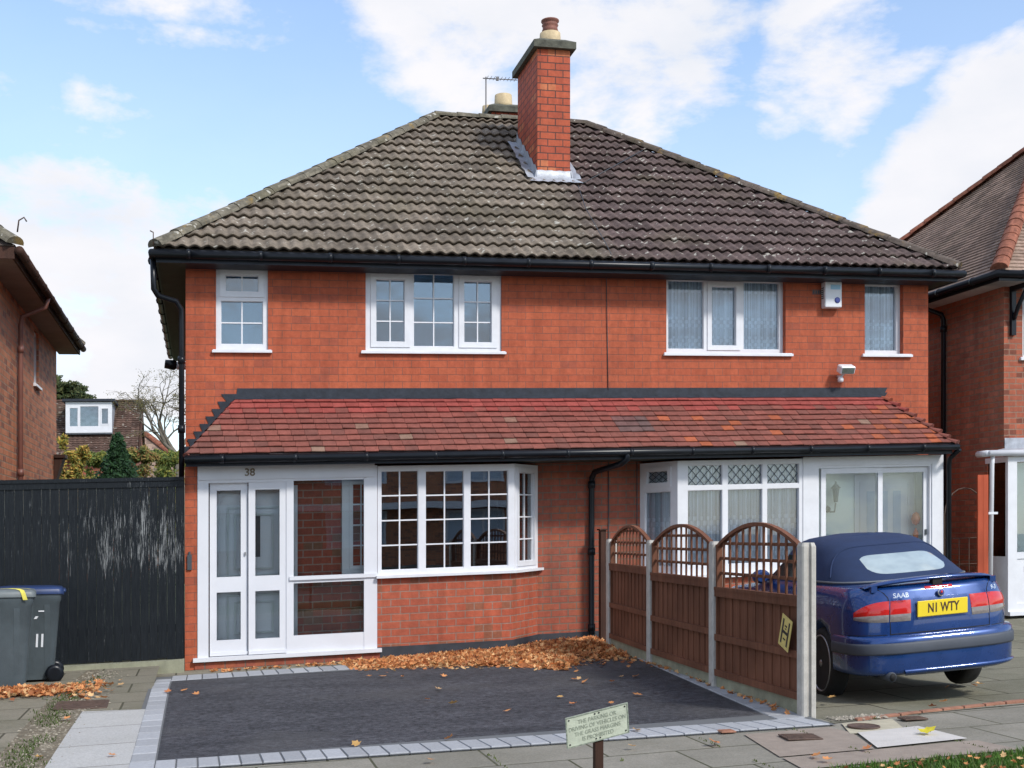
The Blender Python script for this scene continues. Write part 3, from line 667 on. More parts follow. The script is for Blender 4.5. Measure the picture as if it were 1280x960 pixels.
# porch interior: painted back wall with inner door, side lights
pi = MB()
F0 = Pl(0, -.24); F0.bar(pi, 8.64, 10.88, .05, 2.44, .002, .02); mb = pi
mb.box(8.62, 8.64, -.56, -.02, 0, 2.45); mb.box(10.88, 10.9, -.56, -.02, 0, 2.45); mb.box(8.62, 10.9, -.56, -.02, 2.44, 2.46)
pi.build('porch_lining', M['paleroom'], rpo)
idr = MB(); 
F0.bar(idr, 9.62, 10.62, .05, 2.2, .0205, .045); ring(idr, F0, 9.70, 10.54, .12, 2.1, .03, .0455, .06)
for u in (9.82, 10.04, 10.26): F0.bar(idr, u, u+.13, 1.0, 1.95, .0455, .05, 1)
idr.build('inner_door', [M['whitewood'], M['greyroom']], rpo); F0 = Pl(0, 0)
# ---- upper windows
def up(a, b, c, e): return (a, b, c, e)
x0,x1,z0,z1 = WIN['s1']; z1 -= .0
make_window(H, F0, x0, x1, z0, z1, -.03, [gl(.449,.998,4.125,4.70,0,2,2), gl(.449,.998,4.765,5.10,.06,2,1)], glass='glass_sky', room='greyroom', sill=(.336,1.113,4.005,4.035,.05), roomd=.5)
make_window(H, F0, *WIN['b1'], -.03, [gl(2.45,2.965,4.115,5.09,.06,2,3), gl(3.03,3.60,4.115,5.12,0,2,3), gl(3.68,4.195,4.115,5.09,.06,2,3)], glass='glass_sky', room='greyroom', sill=(2.298,4.329,4.005,4.035,.05), roomd=.5)
w = make_window(H, F0, *WIN['b2'], -.09, [gl(6.80,7.36,4.115,5.12,0,1,1), gl(7.43,7.93,4.115,5.10,.055,1,1), gl(8.00,8.575,4.115,5.12,0,1,1)], glass='glass_net', room='greyroom', sill=(6.688,8.742,4.0,4.035,.05), net=[(6.76,8.6,4.06,5.15)], roomd=.5)
w = make_window(H, F0, *WIN['s2'], -.09, [gl(10.01,10.555,4.11,5.11,0,1,1)], glass='glass_net', room='greyroom', sill=(9.903,10.754,4.0,4.035,.05), net=[(9.97,10.6,4.06,5.15)], roomd=.5)
# ---- main roof
EX0, EX1, EY0, EY1 = -.36, 11.31, -.38, 8.56; ZE, ZR = 5.27, 8.68
roof = hip_roof(EX0, EX1, EY0, EY1, ZE, ZR, H, M['rooftile'], M['hiptile'], .345, .16, .036, .05, 8)
mb = MB()   # fascia, soffit
mb.box(EX0, EX1, EY0+.01, EY0+.035, 5.10, 5.27); mb.box(EX0, EX0+.025, EY0+.035, EY1, 5.10, 5.27); mb.box(EX1-.025, EX1, EY0+.035, EY1, 5.10, 5.27)
mb.box(EX0+.025, -.002, EY0+.035, EY1, 5.105, 5.125, 1); mb.box(-.002, W+.002, EY0+.035, -.002, 5.105, 5.125, 0); mb.box(W+.002, EX1-.025, EY0+.035, EY1, 5.105, 5.125, 1)
mb.build('fascia', [M['fascia'], M['soffit']], H)
def gutter(pts, r_=.06, name='gutter', parent=None, mat='black', clips=.9):
    mb = MB(); mb.tube(pts, r_, 12)
    for a, b in zip(pts, pts[1:]):
        a = Vector(a); b = Vector(b); d = (b-a); L_ = d.length; d.normalize(); k = clips*.5
        while k < L_-.1: mb.tube([a+d*(k-.025), a+d*(k+.025)], r_*1.12, 12); k += clips
    return mb.build(name, M[mat], parent)
gutter([(EX0-.05, EY1, 5.20), (EX0-.05, EY0-.055, 5.20), (EX1+.05, EY0-.055, 5.20), (EX1+.05, EY1, 5.20)], .058, parent=H)
def pipe(pts, r_=.036, joints=(), name='downpipe', parent=None, mat='black'):
    mb = MB(); mb.tube(pts, r_, 12)
    for p in joints: mb.tube([(p[0],p[1],p[2]-.05),(p[0],p[1],p[2]+.05)], r_*1.3, 12)
    return mb.build(name, M[mat], parent)
pipe([(-.40,-.30,5.15),(-.39,-.28,4.78),(-.34,-.24,4.70),(-.12,-.1,4.66),(-.055,-.06,4.56),(-.05,-.05,4.4),(-.05,-.05,0)], joints=((-.05,-.05,3.9),(-.05,-.05,3.0)), parent=H)
pipe([(10.95,-.93,2.52),(10.95,-.70,2.40),(10.965,-.655,2.3),(10.965,-.655,0)], parent=H)
pipe([(W+.10,.1,5.12),(W+.10,.1,2.5)], .034, parent=H) if False else None
pipe([(5.80,-.93,2.60),(5.80,-.93,2.46),(5.74,-.86,2.40),(5.60,-.14,2.33),(5.58,-.07,2.26),(5.575,-.06,2.1),(5.575,-.06,.1),(5.575,-.09,.02)], .042, joints=((5.575,-.06,2.15),(5.575,-.06,1.2),(5.575,-.06,.12)), parent=H)
# ---- lean-to roof of plain clay tiles along the whole front, hipped at both ends
LZ0, LZ1 = 2.60, 3.40; LY0 = -.90; rnd = random.Random(5)
lx0b, lx0t = .01, .66; lx1b, lx1t = 10.90, 10.22
S = math.hypot(-LY0, LZ1-LZ0); vS = Vector((0, -LY0, LZ1-LZ0))/S; nS = Vector((0, -(LZ1-LZ0), -LY0))/S   # outward normal
mb = MB(); NC = 10; gaugeL = S/NC; TW = .172
def tilecol(x, c):
    f = c/NC; r0 = rnd.random()
    if c >= NC-2 or (c == NC-3 and r0 < .6): b_ = (.28,.063,.052)
    elif r0 < .007: b_ = (.24,.15,.11)
    elif x > 5.9 and r0 < .055: b_ = (.34,.095,.045)
    elif r0 < .42: b_ = (.225,.076,.058)
    elif r0 < .82: b_ = (.20,.072,.056)
    else: b_ = (.17,.068,.054)
    if x > 9.4 and r0 > .80: b_ = (.31,.09,.045)
    if 5.75 < x < 6.15 and 2 < c < 6: b_ = (.12,.075,.07)
    mixr = max(0, (f-.25))*.8 if x < 6 else max(0, f-.45)*.5
    b_ = tuple(b_[i]*(1-mixr) + (.27,.062,.052)[i]*mixr for i in range(3))
    v = rnd.uniform(.90, 1.10); return tuple(k_*v for k_ in b_)
for c in range(NC):
    s0 = c*gaugeL; off = (c % 2)*TW/2; f0 = s0/S; xa = lx0b+(lx0t-lx0b)*f0; xb = lx1b+(lx1t-lx1b)*f0
    fe = min(1., (s0+gaugeL)/S); xa2 = lx0b+(lx0t-lx0b)*fe; xb2 = lx1b+(lx1t-lx1b)*fe
    x = xa-off
    while x < xb:
        a, b = max(x, xa)+.002, min(x+TW, xb)-.002; x += TW
        if b-a < .02: continue
        tl_ = rnd.uniform(-.004,.004); js = rnd.uniform(-.006,.006); h0 = .034+rnd.uniform(-.003,.005); s_ = s0+js+ .012*math.sin((a+c)*1.3)*.5
        a2, b2 = max(a, xa2) if a < xa2 else a, min(b, xb2) if b > xb2 else b
        if a2 > b2: a2 = b2 = (a2+b2)/2
        O_ = Vector((0, LY0, LZ0))
        def pt(xx, ss, hh): return O_ + Vector((xx,0,0)) + vS*ss + nS*hh
        vs = [pt(a, s_+.02, .0), pt(b, s_+.02, .0), pt(b, s_, h0-.010+tl_), pt(a, s_, h0-.010-tl_), pt(b, s_+.003, h0+tl_), pt(a, s_+.003, h0-tl_), pt(b2, s0+gaugeL+.01, .010), pt(a2, s0+gaugeL+.01, .010)]
        mb.add(vs, [(0,1,2,3),(3,2,4,5),(5,4,6,7),(0,3,5,7),(1,6,4,2)], 0, False, tilecol(a, c))
# end slopes and bedding under the tiles
for (xb_, xt_, sg) in ((lx0b, lx0t, -1), (lx1b, lx1t, 1)):
    for c in range(NC):
        f0, f1 = c/NC, (c+1)/NC; 
        def q_(f, t, h=0): # t 0 at the hip edge (front), 1 at the wall
            return Vector((xb_+(xt_-xb_)*f + sg*h, (LY0+(-LY0)*f)*(1-t) + 0*t, LZ0+(LZ1-LZ0)*f + h*.6))
        n_ = max(1, int(-LY0*(1-f0)/TW))
        for k in range(n_):
            t0, t1 = k/n_+.004, (k+1)/n_-.004
            A, B, C_, D = q_(f0, t0, .028), q_(f0, t1, .028), q_(f1, t1, .004), q_(f1, t0, .004); E_, F_ = q_(f0, t0), q_(f0, t1)
            fs = [(0,3,2,1),(4,0,1,5)] if sg < 0 else [(0,1,2,3),(5,1,0,4)]
            mb.add([A,B,C_,D,E_,F_], fs, 0, False, tilecol(9.8 if sg > 0 else 1, c))
# bonnet hip tiles
for (xb_, xt_, sg) in ((lx0b, lx0t, -1), (lx1b, lx1t, 1)):
    A = Vector((xb_, LY0, LZ0)); B = Vector((xt_, 0, LZ1)); nb_ = 9
    for k in range(nb_):
        p = A.lerp(B, (k-(.12 if sg > 0 else -.05))/nb_); r_ = A.lerp(B, (k+1.05)/nb_); d = (r_-p).normalized(); side = d.cross(Vector((0,0,1))).normalized(); upv = side.cross(d).normalized()
        big = .075 if sg > 0 else .040; lift_ = .055 if sg > 0 else .022
        rows = []
        for pp, rr, h in ((p, big*1.15, lift_), (r_, big*.5, .018)):
            rows.append([pp + side*math.cos(math.pi*t/6)*rr + upv*(math.sin(math.pi*t/6)*rr*.6 + h - .03) for t in range(7)])
        rows.insert(0, [v_ - upv*.012 for v_ in rows[0]])
        cc = tilecol(9.9 if sg > 0 else 2, k if k < 6 else 9); mb.grid(rows, 0, False, cc); mb.add(rows[0], [tuple(range(7))], 0, False, cc)
mb.add([(lx0b,LY0,LZ0-.0),(lx1b,LY0,LZ0),(lx1t,0,LZ1-.0),(lx0t,0,LZ1)], [(0,1,2,3)], 0, False, (.05,.04,.04))
lr = mb.build('lean_to_roof', M['claytile'], H)
mb = MB()   # flashing: black band along the top, saw-tooth steps down both ends
zt = 3.535
mb.add([(lx0t-.02,-.012,3.36),(lx1t+.02,-.012,3.36),(lx1t+.12,-.012,zt),(lx0t-.0,-.012,zt)], [(0,1,2,3)]); mb.add([(lx0t,-.012,zt),(lx1t+.12,-.012,zt),(lx1t+.12,0,zt),(lx0t,0,zt)], [(0,1,2,3)])
mb.add([(lx0t-.05,-.06,3.385),(lx1t+.05,-.06,3.385),(lx1t+.02,-.012,3.42),(lx0t-.02,-.012,3.42)], [(0,1,2,3)])
for (xb_, xt_, sg, n_) in ((lx0b+.02, lx0t, -1, 8), (lx1b+.02, lx1t, 1, 8)):
    for k in range(n_):      # stepped teeth, one to each brick course
        zt_, zb_ = 3.46-.098*k, 3.46-.098*(k+1); y_ = -.011-.0006*k
        lx = lambda z: xb_+(xt_-xb_)*max(0, min(1, (z-LZ0-.02)/(LZ1-LZ0)))
        tip = .21 if sg < 0 else .12
        P4 = [(lx(zt_)+sg*tip, y_, zt_), (lx(zb_)+sg*(tip-.12), y_, zb_), (lx(zb_)-sg*.10, y_, zb_), (lx(zt_)-sg*.10, y_, zt_)]
        mb.add(P4 if sg < 0 else P4[::-1], [(0,1,2,3)])
mb.build('flashing', M['flash'], H)
mb = MB(); mb.box(.02, 10.88, LY0+.04, LY0+.06, 2.46, 2.585); mb.box(.02, 10.88, LY0+.06, -.60, 2.475, 2.49); mb.build('fascia', M['fascia'], H)
gutter([(.0, LY0-.03, 2.545), (10.93, LY0-.03, 2.555)], .05, parent=H)
mb = MB(); mb.box(4.3, 6.7, -.85, -.005, 2.475, 2.492); mb.build('soffit', M['soffit'], H)
# ---- front chimney
CX0, CX1, CY0, CY1 = 5.325, 5.865, 1.9, 3.12
def chimney(x0,x1,y0,y1,zb,zt,pots,mb_mat):
    mb = MB(); mb.box(x0,x1,y0,y1,zb,zt); c = mb.build('chimney', mb_mat, H)
    t = MB(); b = .078
    vs = [(x0-b,y0-b,zt),(x1+b,y0-b,zt),(x1+b,y1+b,zt),(x0-b,y1+b,zt),(x0-b,y0-b,zt+.11),(x1+b,y0-b,zt+.11),(x1+b,y1+b,zt+.11),(x0-b,y1+b,zt+.11),(x0+.06,y0+.06,zt+.19),(x1-.06,y0+.06,zt+.19),(x1-.06,y1-.06,zt+.19),(x0+.06,y1-.06,zt+.19)]
    t.add(vs, [(3,2,1,0),(0,1,5,4),(1,2,6,5),(2,3,7,6),(3,0,4,7),(4,5,9,8),(5,6,10,9),(6,7,11,10),(7,4,8,11),(8,9,10,11)]); t.build('chimney_cap', M['capstone'], c)
    for (px, py, h, red) in pots:
        p = MB(); q_ = 1. if red or h > .25 else .6; p.lathe((px,py,zt+.12), [(.185*q_,0),(.175*q_,.1),(.165*q_,h),(.14*q_,h),(.14*q_,h-.1)], 18, 0)
        if red: p.lathe((px,py,zt+.12+h), [(.10,0),(.125,.0),(.12,.03),(.132,.05),(.12,.07),(.12,.11),(.135,.13),(.12,.15),(.12,.17),(.145,.19),(.145,.21),(.10,.215)], 18, 1)
        p.build('chimney_pot', [M['pot'], M['redpot']], c)
    return c
ch = chimney(CX0,CX1,CY0,CY1,6.3,9.12,[(5.62,2.2,.25,1),(5.52,2.82,.20,0)],M['brick_chim'])
def zroof(y): return ZE + (y-EY0)*(ZR-ZE)/((EY1-EY0)/2)
mb = MB(); a = .13     # lead apron and stepped side flashings
za = zroof(CY0)+.06
mb.grid([[Vector((x, CY0-.012, za+.13+.005*math.sin(x*40))) for x in [CX0-.02+k*(CX1-CX0+.04)/12 for k in range(13)]], [Vector((x, CY0-.02, za+.02)) for x in [CX0-.04+k*(CX1-CX0+.08)/12 for k in range(13)]],
         [Vector((x, CY0-.17+.015*math.sin(x*39), zroof(CY0-.17)+.10+.012*math.sin(x*39))) for x in [CX0-.17+k*(CX1-CX0+.34)/12 for k in range(13)]]], 0, True)
for sx_, sg in ((CX0, -1), (CX1, 1)):
    n_ = 11; r0, r1, r2 = [], [], []
    for k in range(n_+1):
        y = CY0-.03 + (CY1-CY0+.05)*k/n_
        r0.append(Vector((sx_+sg*.010, y, zroof(y)+.20+(.04 if k % 2 else -.01)))); r1.append(Vector((sx_+sg*.022, y, zroof(y)+.075))); r2.append(Vector((sx_+sg*(.17+.012*math.sin(k*2.4)), y-.02, zroof(y)+.085+.012*math.sin(k*1.7))))
    mb.grid([r0, r1, r2] if sg > 0 else [r2, r1, r0], 0, False)
mb.build('lead_flashing', M['lead'], ch)
ch2 = chimney(5.55,6.15,5.9,6.8,7.0,9.50,[(5.82,6.1,.28,0),(5.60,6.5,.20,0)],M['brick_chim'])
# aerial on the rear stack
mb = MB(); ax, ay = 5.50, 6.2
mb.tube([(ax,ay,8.2),(ax,ay,10.28)], .014, 6); mb.tube([(ax-.06,ay,10.25),(ax+.62,ay-.02,10.25)], .010, 6)
for k in range(9): x = ax+.02+k*.07; mb.tube([(x,ay-.02-.1,10.255),(x,ay-.02+.1,10.255)], .005, 5)
mb.box(ax+.20,ax+.25,ay-.03,ay+.01,10.22,10.29); mb.build('aerial', plain('aerial_grey',(.16,.15,.15),.5), H)
# loose cables on the roof and down the party line
mb = MB(); mb.tube([(5.92,CY0-.25,zroof(CY0-.25)+.09),(5.80,.9,zroof(.9)+.10),(5.78,-.1,zroof(-.1)+.09),(5.80,-.46,5.22),(5.81,-.02,5.1),(5.83,-.012,4.2),(5.84,-.012,3.5)], .006, 6); mb.tube([(6.0,1.7,zroof(1.7)+.10),(7.5,3.0,zroof(3.0)+.11)], .006, 6)
mb.tube([(5.845,-.012,2.5),(5.85,-.012,.1)], .006, 6); mb.tube([(6.28,-.012,2.5),(6.28,-.012,.8)], .006, 6); mb.build('cable', M['leadcame'], H)
mb = MB(); F0.bar(mb, 9.07, 9.29, 4.93, 5.01, -.05, .006); 
for k in range(5): F0.bar(mb, 9.085+.04*k, 9.108+.04*k, 4.945, 4.995, .0062, .009, 1)
mb.build('air_brick', [M['redpot'], M['leadcame']], H)
# ------------------------------------------------------------------ things fixed to the front
t = empty('alarm_box', (9.36, -.12, 4.72), 'white burglar alarm box with blue badge under the eaves beside the narrow net-curtained window', 'alarm')
mb = MB(); mb.bbox(9.22, 9.50, -.13, -.004, 4.72, 5.11, .012); 
for k in range(6): mb.box(9.213, 9.2195, -.09, -.03, 4.86+.03*k, 4.875+.03*k, 1)
mb.build('housing', [M['white'], M['leadcame']], t)
M['badge'] = plain('blue_badge', (.05,.07,.30), .4, .05); M['pale_blue'] = plain('pale_blue_print', (.30,.52,.68), .5, .05)
mb = MB(); mb.lathe((9.42,-.131,4.83), [(.045,0),(.045,-.006),(.03,-.012)], 16, 0, axis='y'); mb.build('badge', M['badge'], t)
mb = MB(); mb.box(9.31,9.47,-.1335,-.130,4.99,5.06); mb.build('print', M['pale_blue'], t)
t = empty('flood_light', (9.52, -.14, 3.66), 'white security flood light on a small bracket above the lean-to roof, right of centre', 'light')
mb = MB(); 
def rotx(c, a): 
    ca, sa = math.cos(a), math.sin(a)
    return lambda p: Vector((p[0], c[1]+(p[1]-c[1])*ca-(p[2]-c[2])*sa, c[2]+(p[1]-c[1])*sa+(p[2]-c[2])*ca))
rf = rotx((0,-.17,3.78), R(25)); vs0 = MB(); vs0.bbox(9.42, 9.66, -.24, -.10, 3.73, 3.85, .015); mb.add([rf(p) for p in vs0.v], vs0.f)
mb.tube([(9.5,-.0,3.70),(9.5,-.12,3.70),(9.52,-.15,3.74)], .02, 8); mb.build('lamp_head', M['white'], t)
mb = MB(); v2 = MB(); v2.box(9.44, 9.64, -.2445, -.2405, 3.745, 3.835); mb.add([rf(p) for p in v2.v], v2.f); mb.build('lens', M['glass'], t)
mb = MB(); mb.lathe((9.48,-.12,3.60), [(.02,0),(.04,.01),(.045,.05),(.03,.09)], 12); mb.build('sensor', M['white'], t)
t = empty('security_light', (-.2, 5.2, 4.9), 'small white and black lamp sticking out below the side eaves left of the house', 'light')
mb = MB(); mb.tube([(-.01,5.2,4.55),(-.22,5.2,4.55)], .07, 10); mb.build('bracket', M['white'], t)
mb = MB(); mb.tube([(-.22,5.2,4.56),(-.26,5.2,4.56),(-.42,5.2,4.58)], [.06,.09,.075], 10); mb.build('lamp_head', M['black'], t)
mb = MB(); FPq = Pl(0,-.6); FPq.bar(mb, .03, .085, 1.17, 1.36, .0, .03); FPq.bar(mb, .045, .07, 1.34, 1.40, .0, .02); o = mb.build('doorbell', M['leadcame'], None, label='small dark wall-mounted key safe on the brick pier left of the white porch', cat='key safe') ; o.name = 'key_safe'
# porch interior of number on the right: lantern, plant, ornaments
t = empty('wall_lantern', (9.25, -.30, 1.95), 'grey wall lantern on the pale wall inside the right-hand porch', 'lantern')
mb = MB(); mb.lathe((9.24,-.40,1.80), [(.03,0),(.035,.02),(.06,.20),(.085,.21),(.02,.27),(.01,.31)], 6, 0, False); mb.tube([(9.18,-.27,1.75),(9.18,-.35,1.66),(9.22,-.40,1.66),(9.24,-.40,1.79)], .012, 6); mb.lathe((9.18,-.27,1.70), [(.04,-.02),(.05,0),(.05,.01)], 10, axis='y')
mb.build('lantern_body', plain('weathered_pewter', (.22,.24,.22), .5), t)
t = empty('hanging_ornament', (10.56, -.42, 1.3), 'small red and orange lamp ornament hanging at the right edge of the porch glass', 'ornament')
mb = MB(); mb.tube([(10.56,-.42,2.2),(10.56,-.42,1.62)], .004, 5, 1); mb.lathe((10.56,-.42,1.42), [(.01,0),(.05,.03),(.07,.10),(.05,.17),(.015,.20)], 12, 0); mb.lathe((10.56,-.42,1.2), [(.01,0),(.035,.03),(.045,.10),(.01,.18)], 12, 0); mb.build('ornament', [plain('orange_glass',(.62,.14,.03),.3), M['leadcame']], t)

# ------------------------------------------------------------------ NEIGHBOUR ON THE LEFT
LX = -2.42
HL = empty('brick_house', (LX-4, 3, 0), 'orange-brown brick house cut off by the left edge of the picture, brown soffit and downpipe', 'house')
mb = MB(); x0l = LX-10
pl = Pl(LX, 0, 0, 1); 
pls = Pl(LX, 7.55, 0, -1)
# side wall facing us: plane x = LX with a tall narrow window
mb = MB(); sw = Pl(LX, 0, 0, 1); wall_holes(mb, sw, 0, 7.35, 0, 5.15, [(4.32, 4.90, 4.13, 5.02)], .10)
mb.add([(x0l,0,0),(LX,0,0),(LX,0,5.15),(x0l,0,5.15)], [(0,1,2,3)]); mb.add([(x0l,7.35,0),(LX,7.35,0),(LX,7.35,5.15),(x0l,7.35,5.15)], [(3,2,1,0)])
mb.build('wall', M['brick_left'], HL)
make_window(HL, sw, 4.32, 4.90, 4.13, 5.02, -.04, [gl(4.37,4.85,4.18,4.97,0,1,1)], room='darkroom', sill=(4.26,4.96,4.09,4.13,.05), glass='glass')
hip_roof(x0l-.4, LX+.38, -.38, 7.75, 5.25, 8.6, HL, M['ltile'], M['hiptile'], .16, .2, .0, .022, 1, flat=True, seedo=20)
mb = MB(); mb.box(LX+.355, LX+.38, -.38, 7.75, 5.10, 5.25); mb.box(LX+.002, LX+.355, -.36, 7.73, 5.105, 5.12, 1); mb.box(x0l, LX+.355, -.38, -.355, 5.1, 5.25); mb.build('fascia', [M['timber_dark'], M['soffit_l']], HL)
gutter([(LX+.44, -.4, 5.20), (LX+.44, 7.7, 5.20)], .055, parent=HL, mat='timber_dark')
pipe([(LX+.44,2.45,5.18),(LX+.40,2.45,5.02),(LX+.08,2.45,4.88),(LX+.06,2.45,4.75),(LX+.06,2.45,0)], .035, joints=((LX+.06,2.45,4.4),(LX+.06,2.45,2.6)), parent=HL, mat='brownpipe')
mb = MB(); mb.tube([(LX+.42,-.42,5.42),(LX+.44,-.44,5.56),(LX+.50,-.44,5.60),(LX+.53,-.44,5.55)], .010, 6); mb.build('hip_iron', M['iron'], HL)
mb = MB(); mb.tube([(EX0-.03,EY0-.03,5.30),(EX0-.03,EY0-.03,5.47),(EX0-.07,EY0-.03,5.49)], .008, 6); mb.build('hip_iron', M['iron'], H)
t = empty('hanging_box', (-2.2, 7.3, 2.3), 'dark brown bracketed box hanging on the far corner of the left brick house', 'wall box')
mb = MB(); mb.add([(-2.41,6.9,2.6),(-2.25,6.9,3.1),(-2.41,6.9,3.1),(-2.41,7.3,2.6),(-2.25,7.3,3.1),(-2.41,7.3,3.1)], [(0,1,2),(5,4,3),(0,3,4,1),(1,4,5,2)]); mb.box(-2.41,-2.22,6.87,7.33,3.1,3.16); mb.build('box_body', M['timber_dark'], t)

# ------------------------------------------------------------------ NEIGHBOUR ON THE RIGHT
RX = 12.40
HR = empty('brick_house', (RX+4, 3, 0), 'dark weathered brick house with brown tiled hipped roof and white porch at the right edge', 'house')
mb = MB(); sw = Pl(RX, 7.5, 0, -1)
mb.add([(RX,0,0),(RX,7.5,0),(RX,7.5,5.2),(RX,0,5.2)], [(3,2,1,0)]); mb.add([(RX+10.5,0,0),(RX+10.5,7.5,0),(RX+10.5,7.5,5.2),(RX+10.5,0,5.2)], [(0,1,2,3)]); mb.add([(RX,7.5,0),(RX+10.5,7.5,0),(RX+10.5,7.5,5.2),(RX,7.5,5.2)], [(3,2,1,0)])
mb.build('side_wall', M['brick_right'], HR)
mb = MB(); FRn = Pl(RX, 0); wall_holes(mb, FRn, 0, 10.5, 0, 5.2, [(.34, 2.2, 4.0, 5.1)], .1); mb.build('front_wall', M['brick_rfront'], HR)
make_window(HR, FRn, .34, 2.2, 4.0, 5.1, -.03, [gl(.40,.95,4.07,5.04,.05,1,1), gl(1.02,1.55,4.07,5.04,0,1,1), gl(1.62,2.14,4.07,5.04,.05,1,1)], sill=(.28,2.26,3.96,4.0,.05), roomd=.6)
hip_roof(RX-.40, RX+10.9, -.42, 7.9, 5.27, 8.85, HR, M['rtile'], M['rhip'], .115, .2, .0, .018, 1, flat=True, seedo=30, capr=.13, seg=.33)
mb = MB(); mb.box(RX-.40, RX-.375, -.40, 7.9, 5.12, 5.27); mb.box(RX-.375, RX-.002, -.38, 7.9, 5.12, 5.14, 1); mb.box(RX-.40, RX+10.9, -.42, -.40, 5.12, 5.27); mb.box(RX-.375, RX+10.9, -.395, -.002, 5.12, 5.14, 1); mb.build('fascia', [M['black'], M['soffit_r']], HR)
gutter([(RX-.45, 7.8, 5.22), (RX-.45, -.46, 5.22), (RX+10.9, -.46, 5.22)], .058, parent=HR)
pipe([(RX-.45,1.5,5.2),(RX-.42,1.5,5.05),(RX-.1,1.5,4.95),(RX-.06,1.5,4.86),(RX-.06,1.5,0)], .042, joints=((RX-.06,1.5,4.7),(RX-.06,1.5,2.75)), parent=HR)
pipe([(RX-.40,5.9,4.95),(RX-.15,5.9,4.8),(RX-.06,5.9,4.7),(RX-.06,5.9,0)], .036, parent=HR)
mb = MB()   # timber bracket under the front eave
mb.box(RX+.10, RX+.18, -.06, -.002, 4.35, 5.12); mb.box(RX+.10, RX+.18, -.40, -.06, 5.04, 5.115); mb.tube([(RX+.14,-.06,4.6),(RX+.14,-.16,4.78),(RX+.14,-.36,5.04)], .035, 6); mb.build('bracket', M['black'], HR)
mb = MB(); mb.box(16.2,17.2,2.8,4.0,8.0,10.2); mb.build('chimney', M['brick_right'], HR)
# its white porch
mb = MB(); PX = 12.06; PY = -.55; FQ = Pl(PX, PY)
FQ.bar(mb, .0, .16, .06, 2.42, -.06, 0); FQ.bar(mb, .16, 2.4, 2.34, 2.42, -.06, 0); FQ.bar(mb, .16, 2.4, .06, .18, -.06, 0); FQ.bar(mb, 1.2, 1.3, .18, 2.34, -.06, 0)
FQ.bar(mb, .16, 1.2, .86, .96, -.05, -.003); FQ.bar(mb, .0, 2.4, .0, .06, -.1, .05)
FQ.bar(mb, .16, 1.2, .18, .86, -.045, -.02)
mb.box(PX, PX+.06, PY+.06, 0, .06, .9); mb.box(PX, PX+.06, PY+.06, 0, 2.34, 2.42)
po2 = mb.build('porch', M['white'], HR)
mb = MB(); FQ.bar(mb, .16, 1.2, .95, 2.35, -.04, -.034); FQ.bar(mb, 1.3, 2.4, .18, 2.35, -.04, -.034); mb.box(PX+.025, PX+.03, PY+.06, -.01, .9, 2.34); mb.build('pane', M['glass_porch'], po2)
mb = MB(); FQ.bar(mb, .30, .62, .66, .74, -.02, -.012); mb.build('letter_box', M['leadcame'], po2)
mb = MB(); mb.box(PX+.17, PX+2.4, -.30, -.27, 0.02, 2.33); mb.build('porch_lining', M['paleroom'], po2)
mb = MB(); gx = 11.76
mb.tube([(gx-.08,PY-.06,2.47),(PX+2.5,PY-.06,2.48)], .05, 10); mb.tube([(gx-.08,PY-.06,2.47),(gx-.08,PY+.2,2.47)], .05, 10); mb.tube([(gx+.02,PY-.02,2.44),(gx+.02,PY-.0,2.3),(gx-.0,PY+.02,0.1)], .034, 10)
for z in (.45, 1.55): mb.box(gx-.06, gx+.10, PY-.03, PY+.06, z, z+.035)
mb.build('gutter', M['white'], HR)
mb = MB(); mb.add([(gx-.1,PY-.08,2.49),(PX+2.5,PY-.08,2.49),(PX+2.5,-.005,2.58),(RX+.0,-.005,2.58)], [(0,1,2,3)]); mb.add([(RX,-.02,2.56),(PX+2.5,-.02,2.56),(PX+2.5,-.02,2.74),(RX,-.02,2.74)], [(0,1,2,3)]); mb.build('porch_canopy', M['lead'], HR)
# passage between the houses: red board and wire arch
mb = MB(); xb = 11.50
for k in range(2): mb.box(xb+k*.095, xb+k*.095+.088, -.60+.004*k, -.57+.004*k, .02, 2.15)
mb.box(xb-.01, xb+.19, -.57, -.53, 1.5, 1.6)
mb.build('red_fence', M['timber_red'], None, loc=(xb, -.6, .0+gz(xb)), label='narrow red stained timber boards standing upright between the two houses on the right', cat='fence')
mb = MB(); pts = [(11.2,-.2,0),(11.2,-.2,1.55)] + [(11.55-.35*math.cos(a), -.2, 1.55+.42*math.sin(a)) for a in [math.pi*k/10 for k in range(11)]] + [(11.9,-.2,0)]
mb.tube(pts, .010, 6)
for z in (.4,.8,1.2): mb.tube([(11.2,-.2,z),(11.9,-.2,z)], .006, 5)
for k in range(4): mb.tube([(11.2+.175*k+.08,-.2,0),(11.2+.175*k+.08,-.2,1.2)], .006, 5)
mb.build('garden_gate', M['iron'], None, loc=(11.5,-.2,gz(11.5)), label='thin black wrought iron arched gate in the gap right of the right-hand porch', cat='gate')

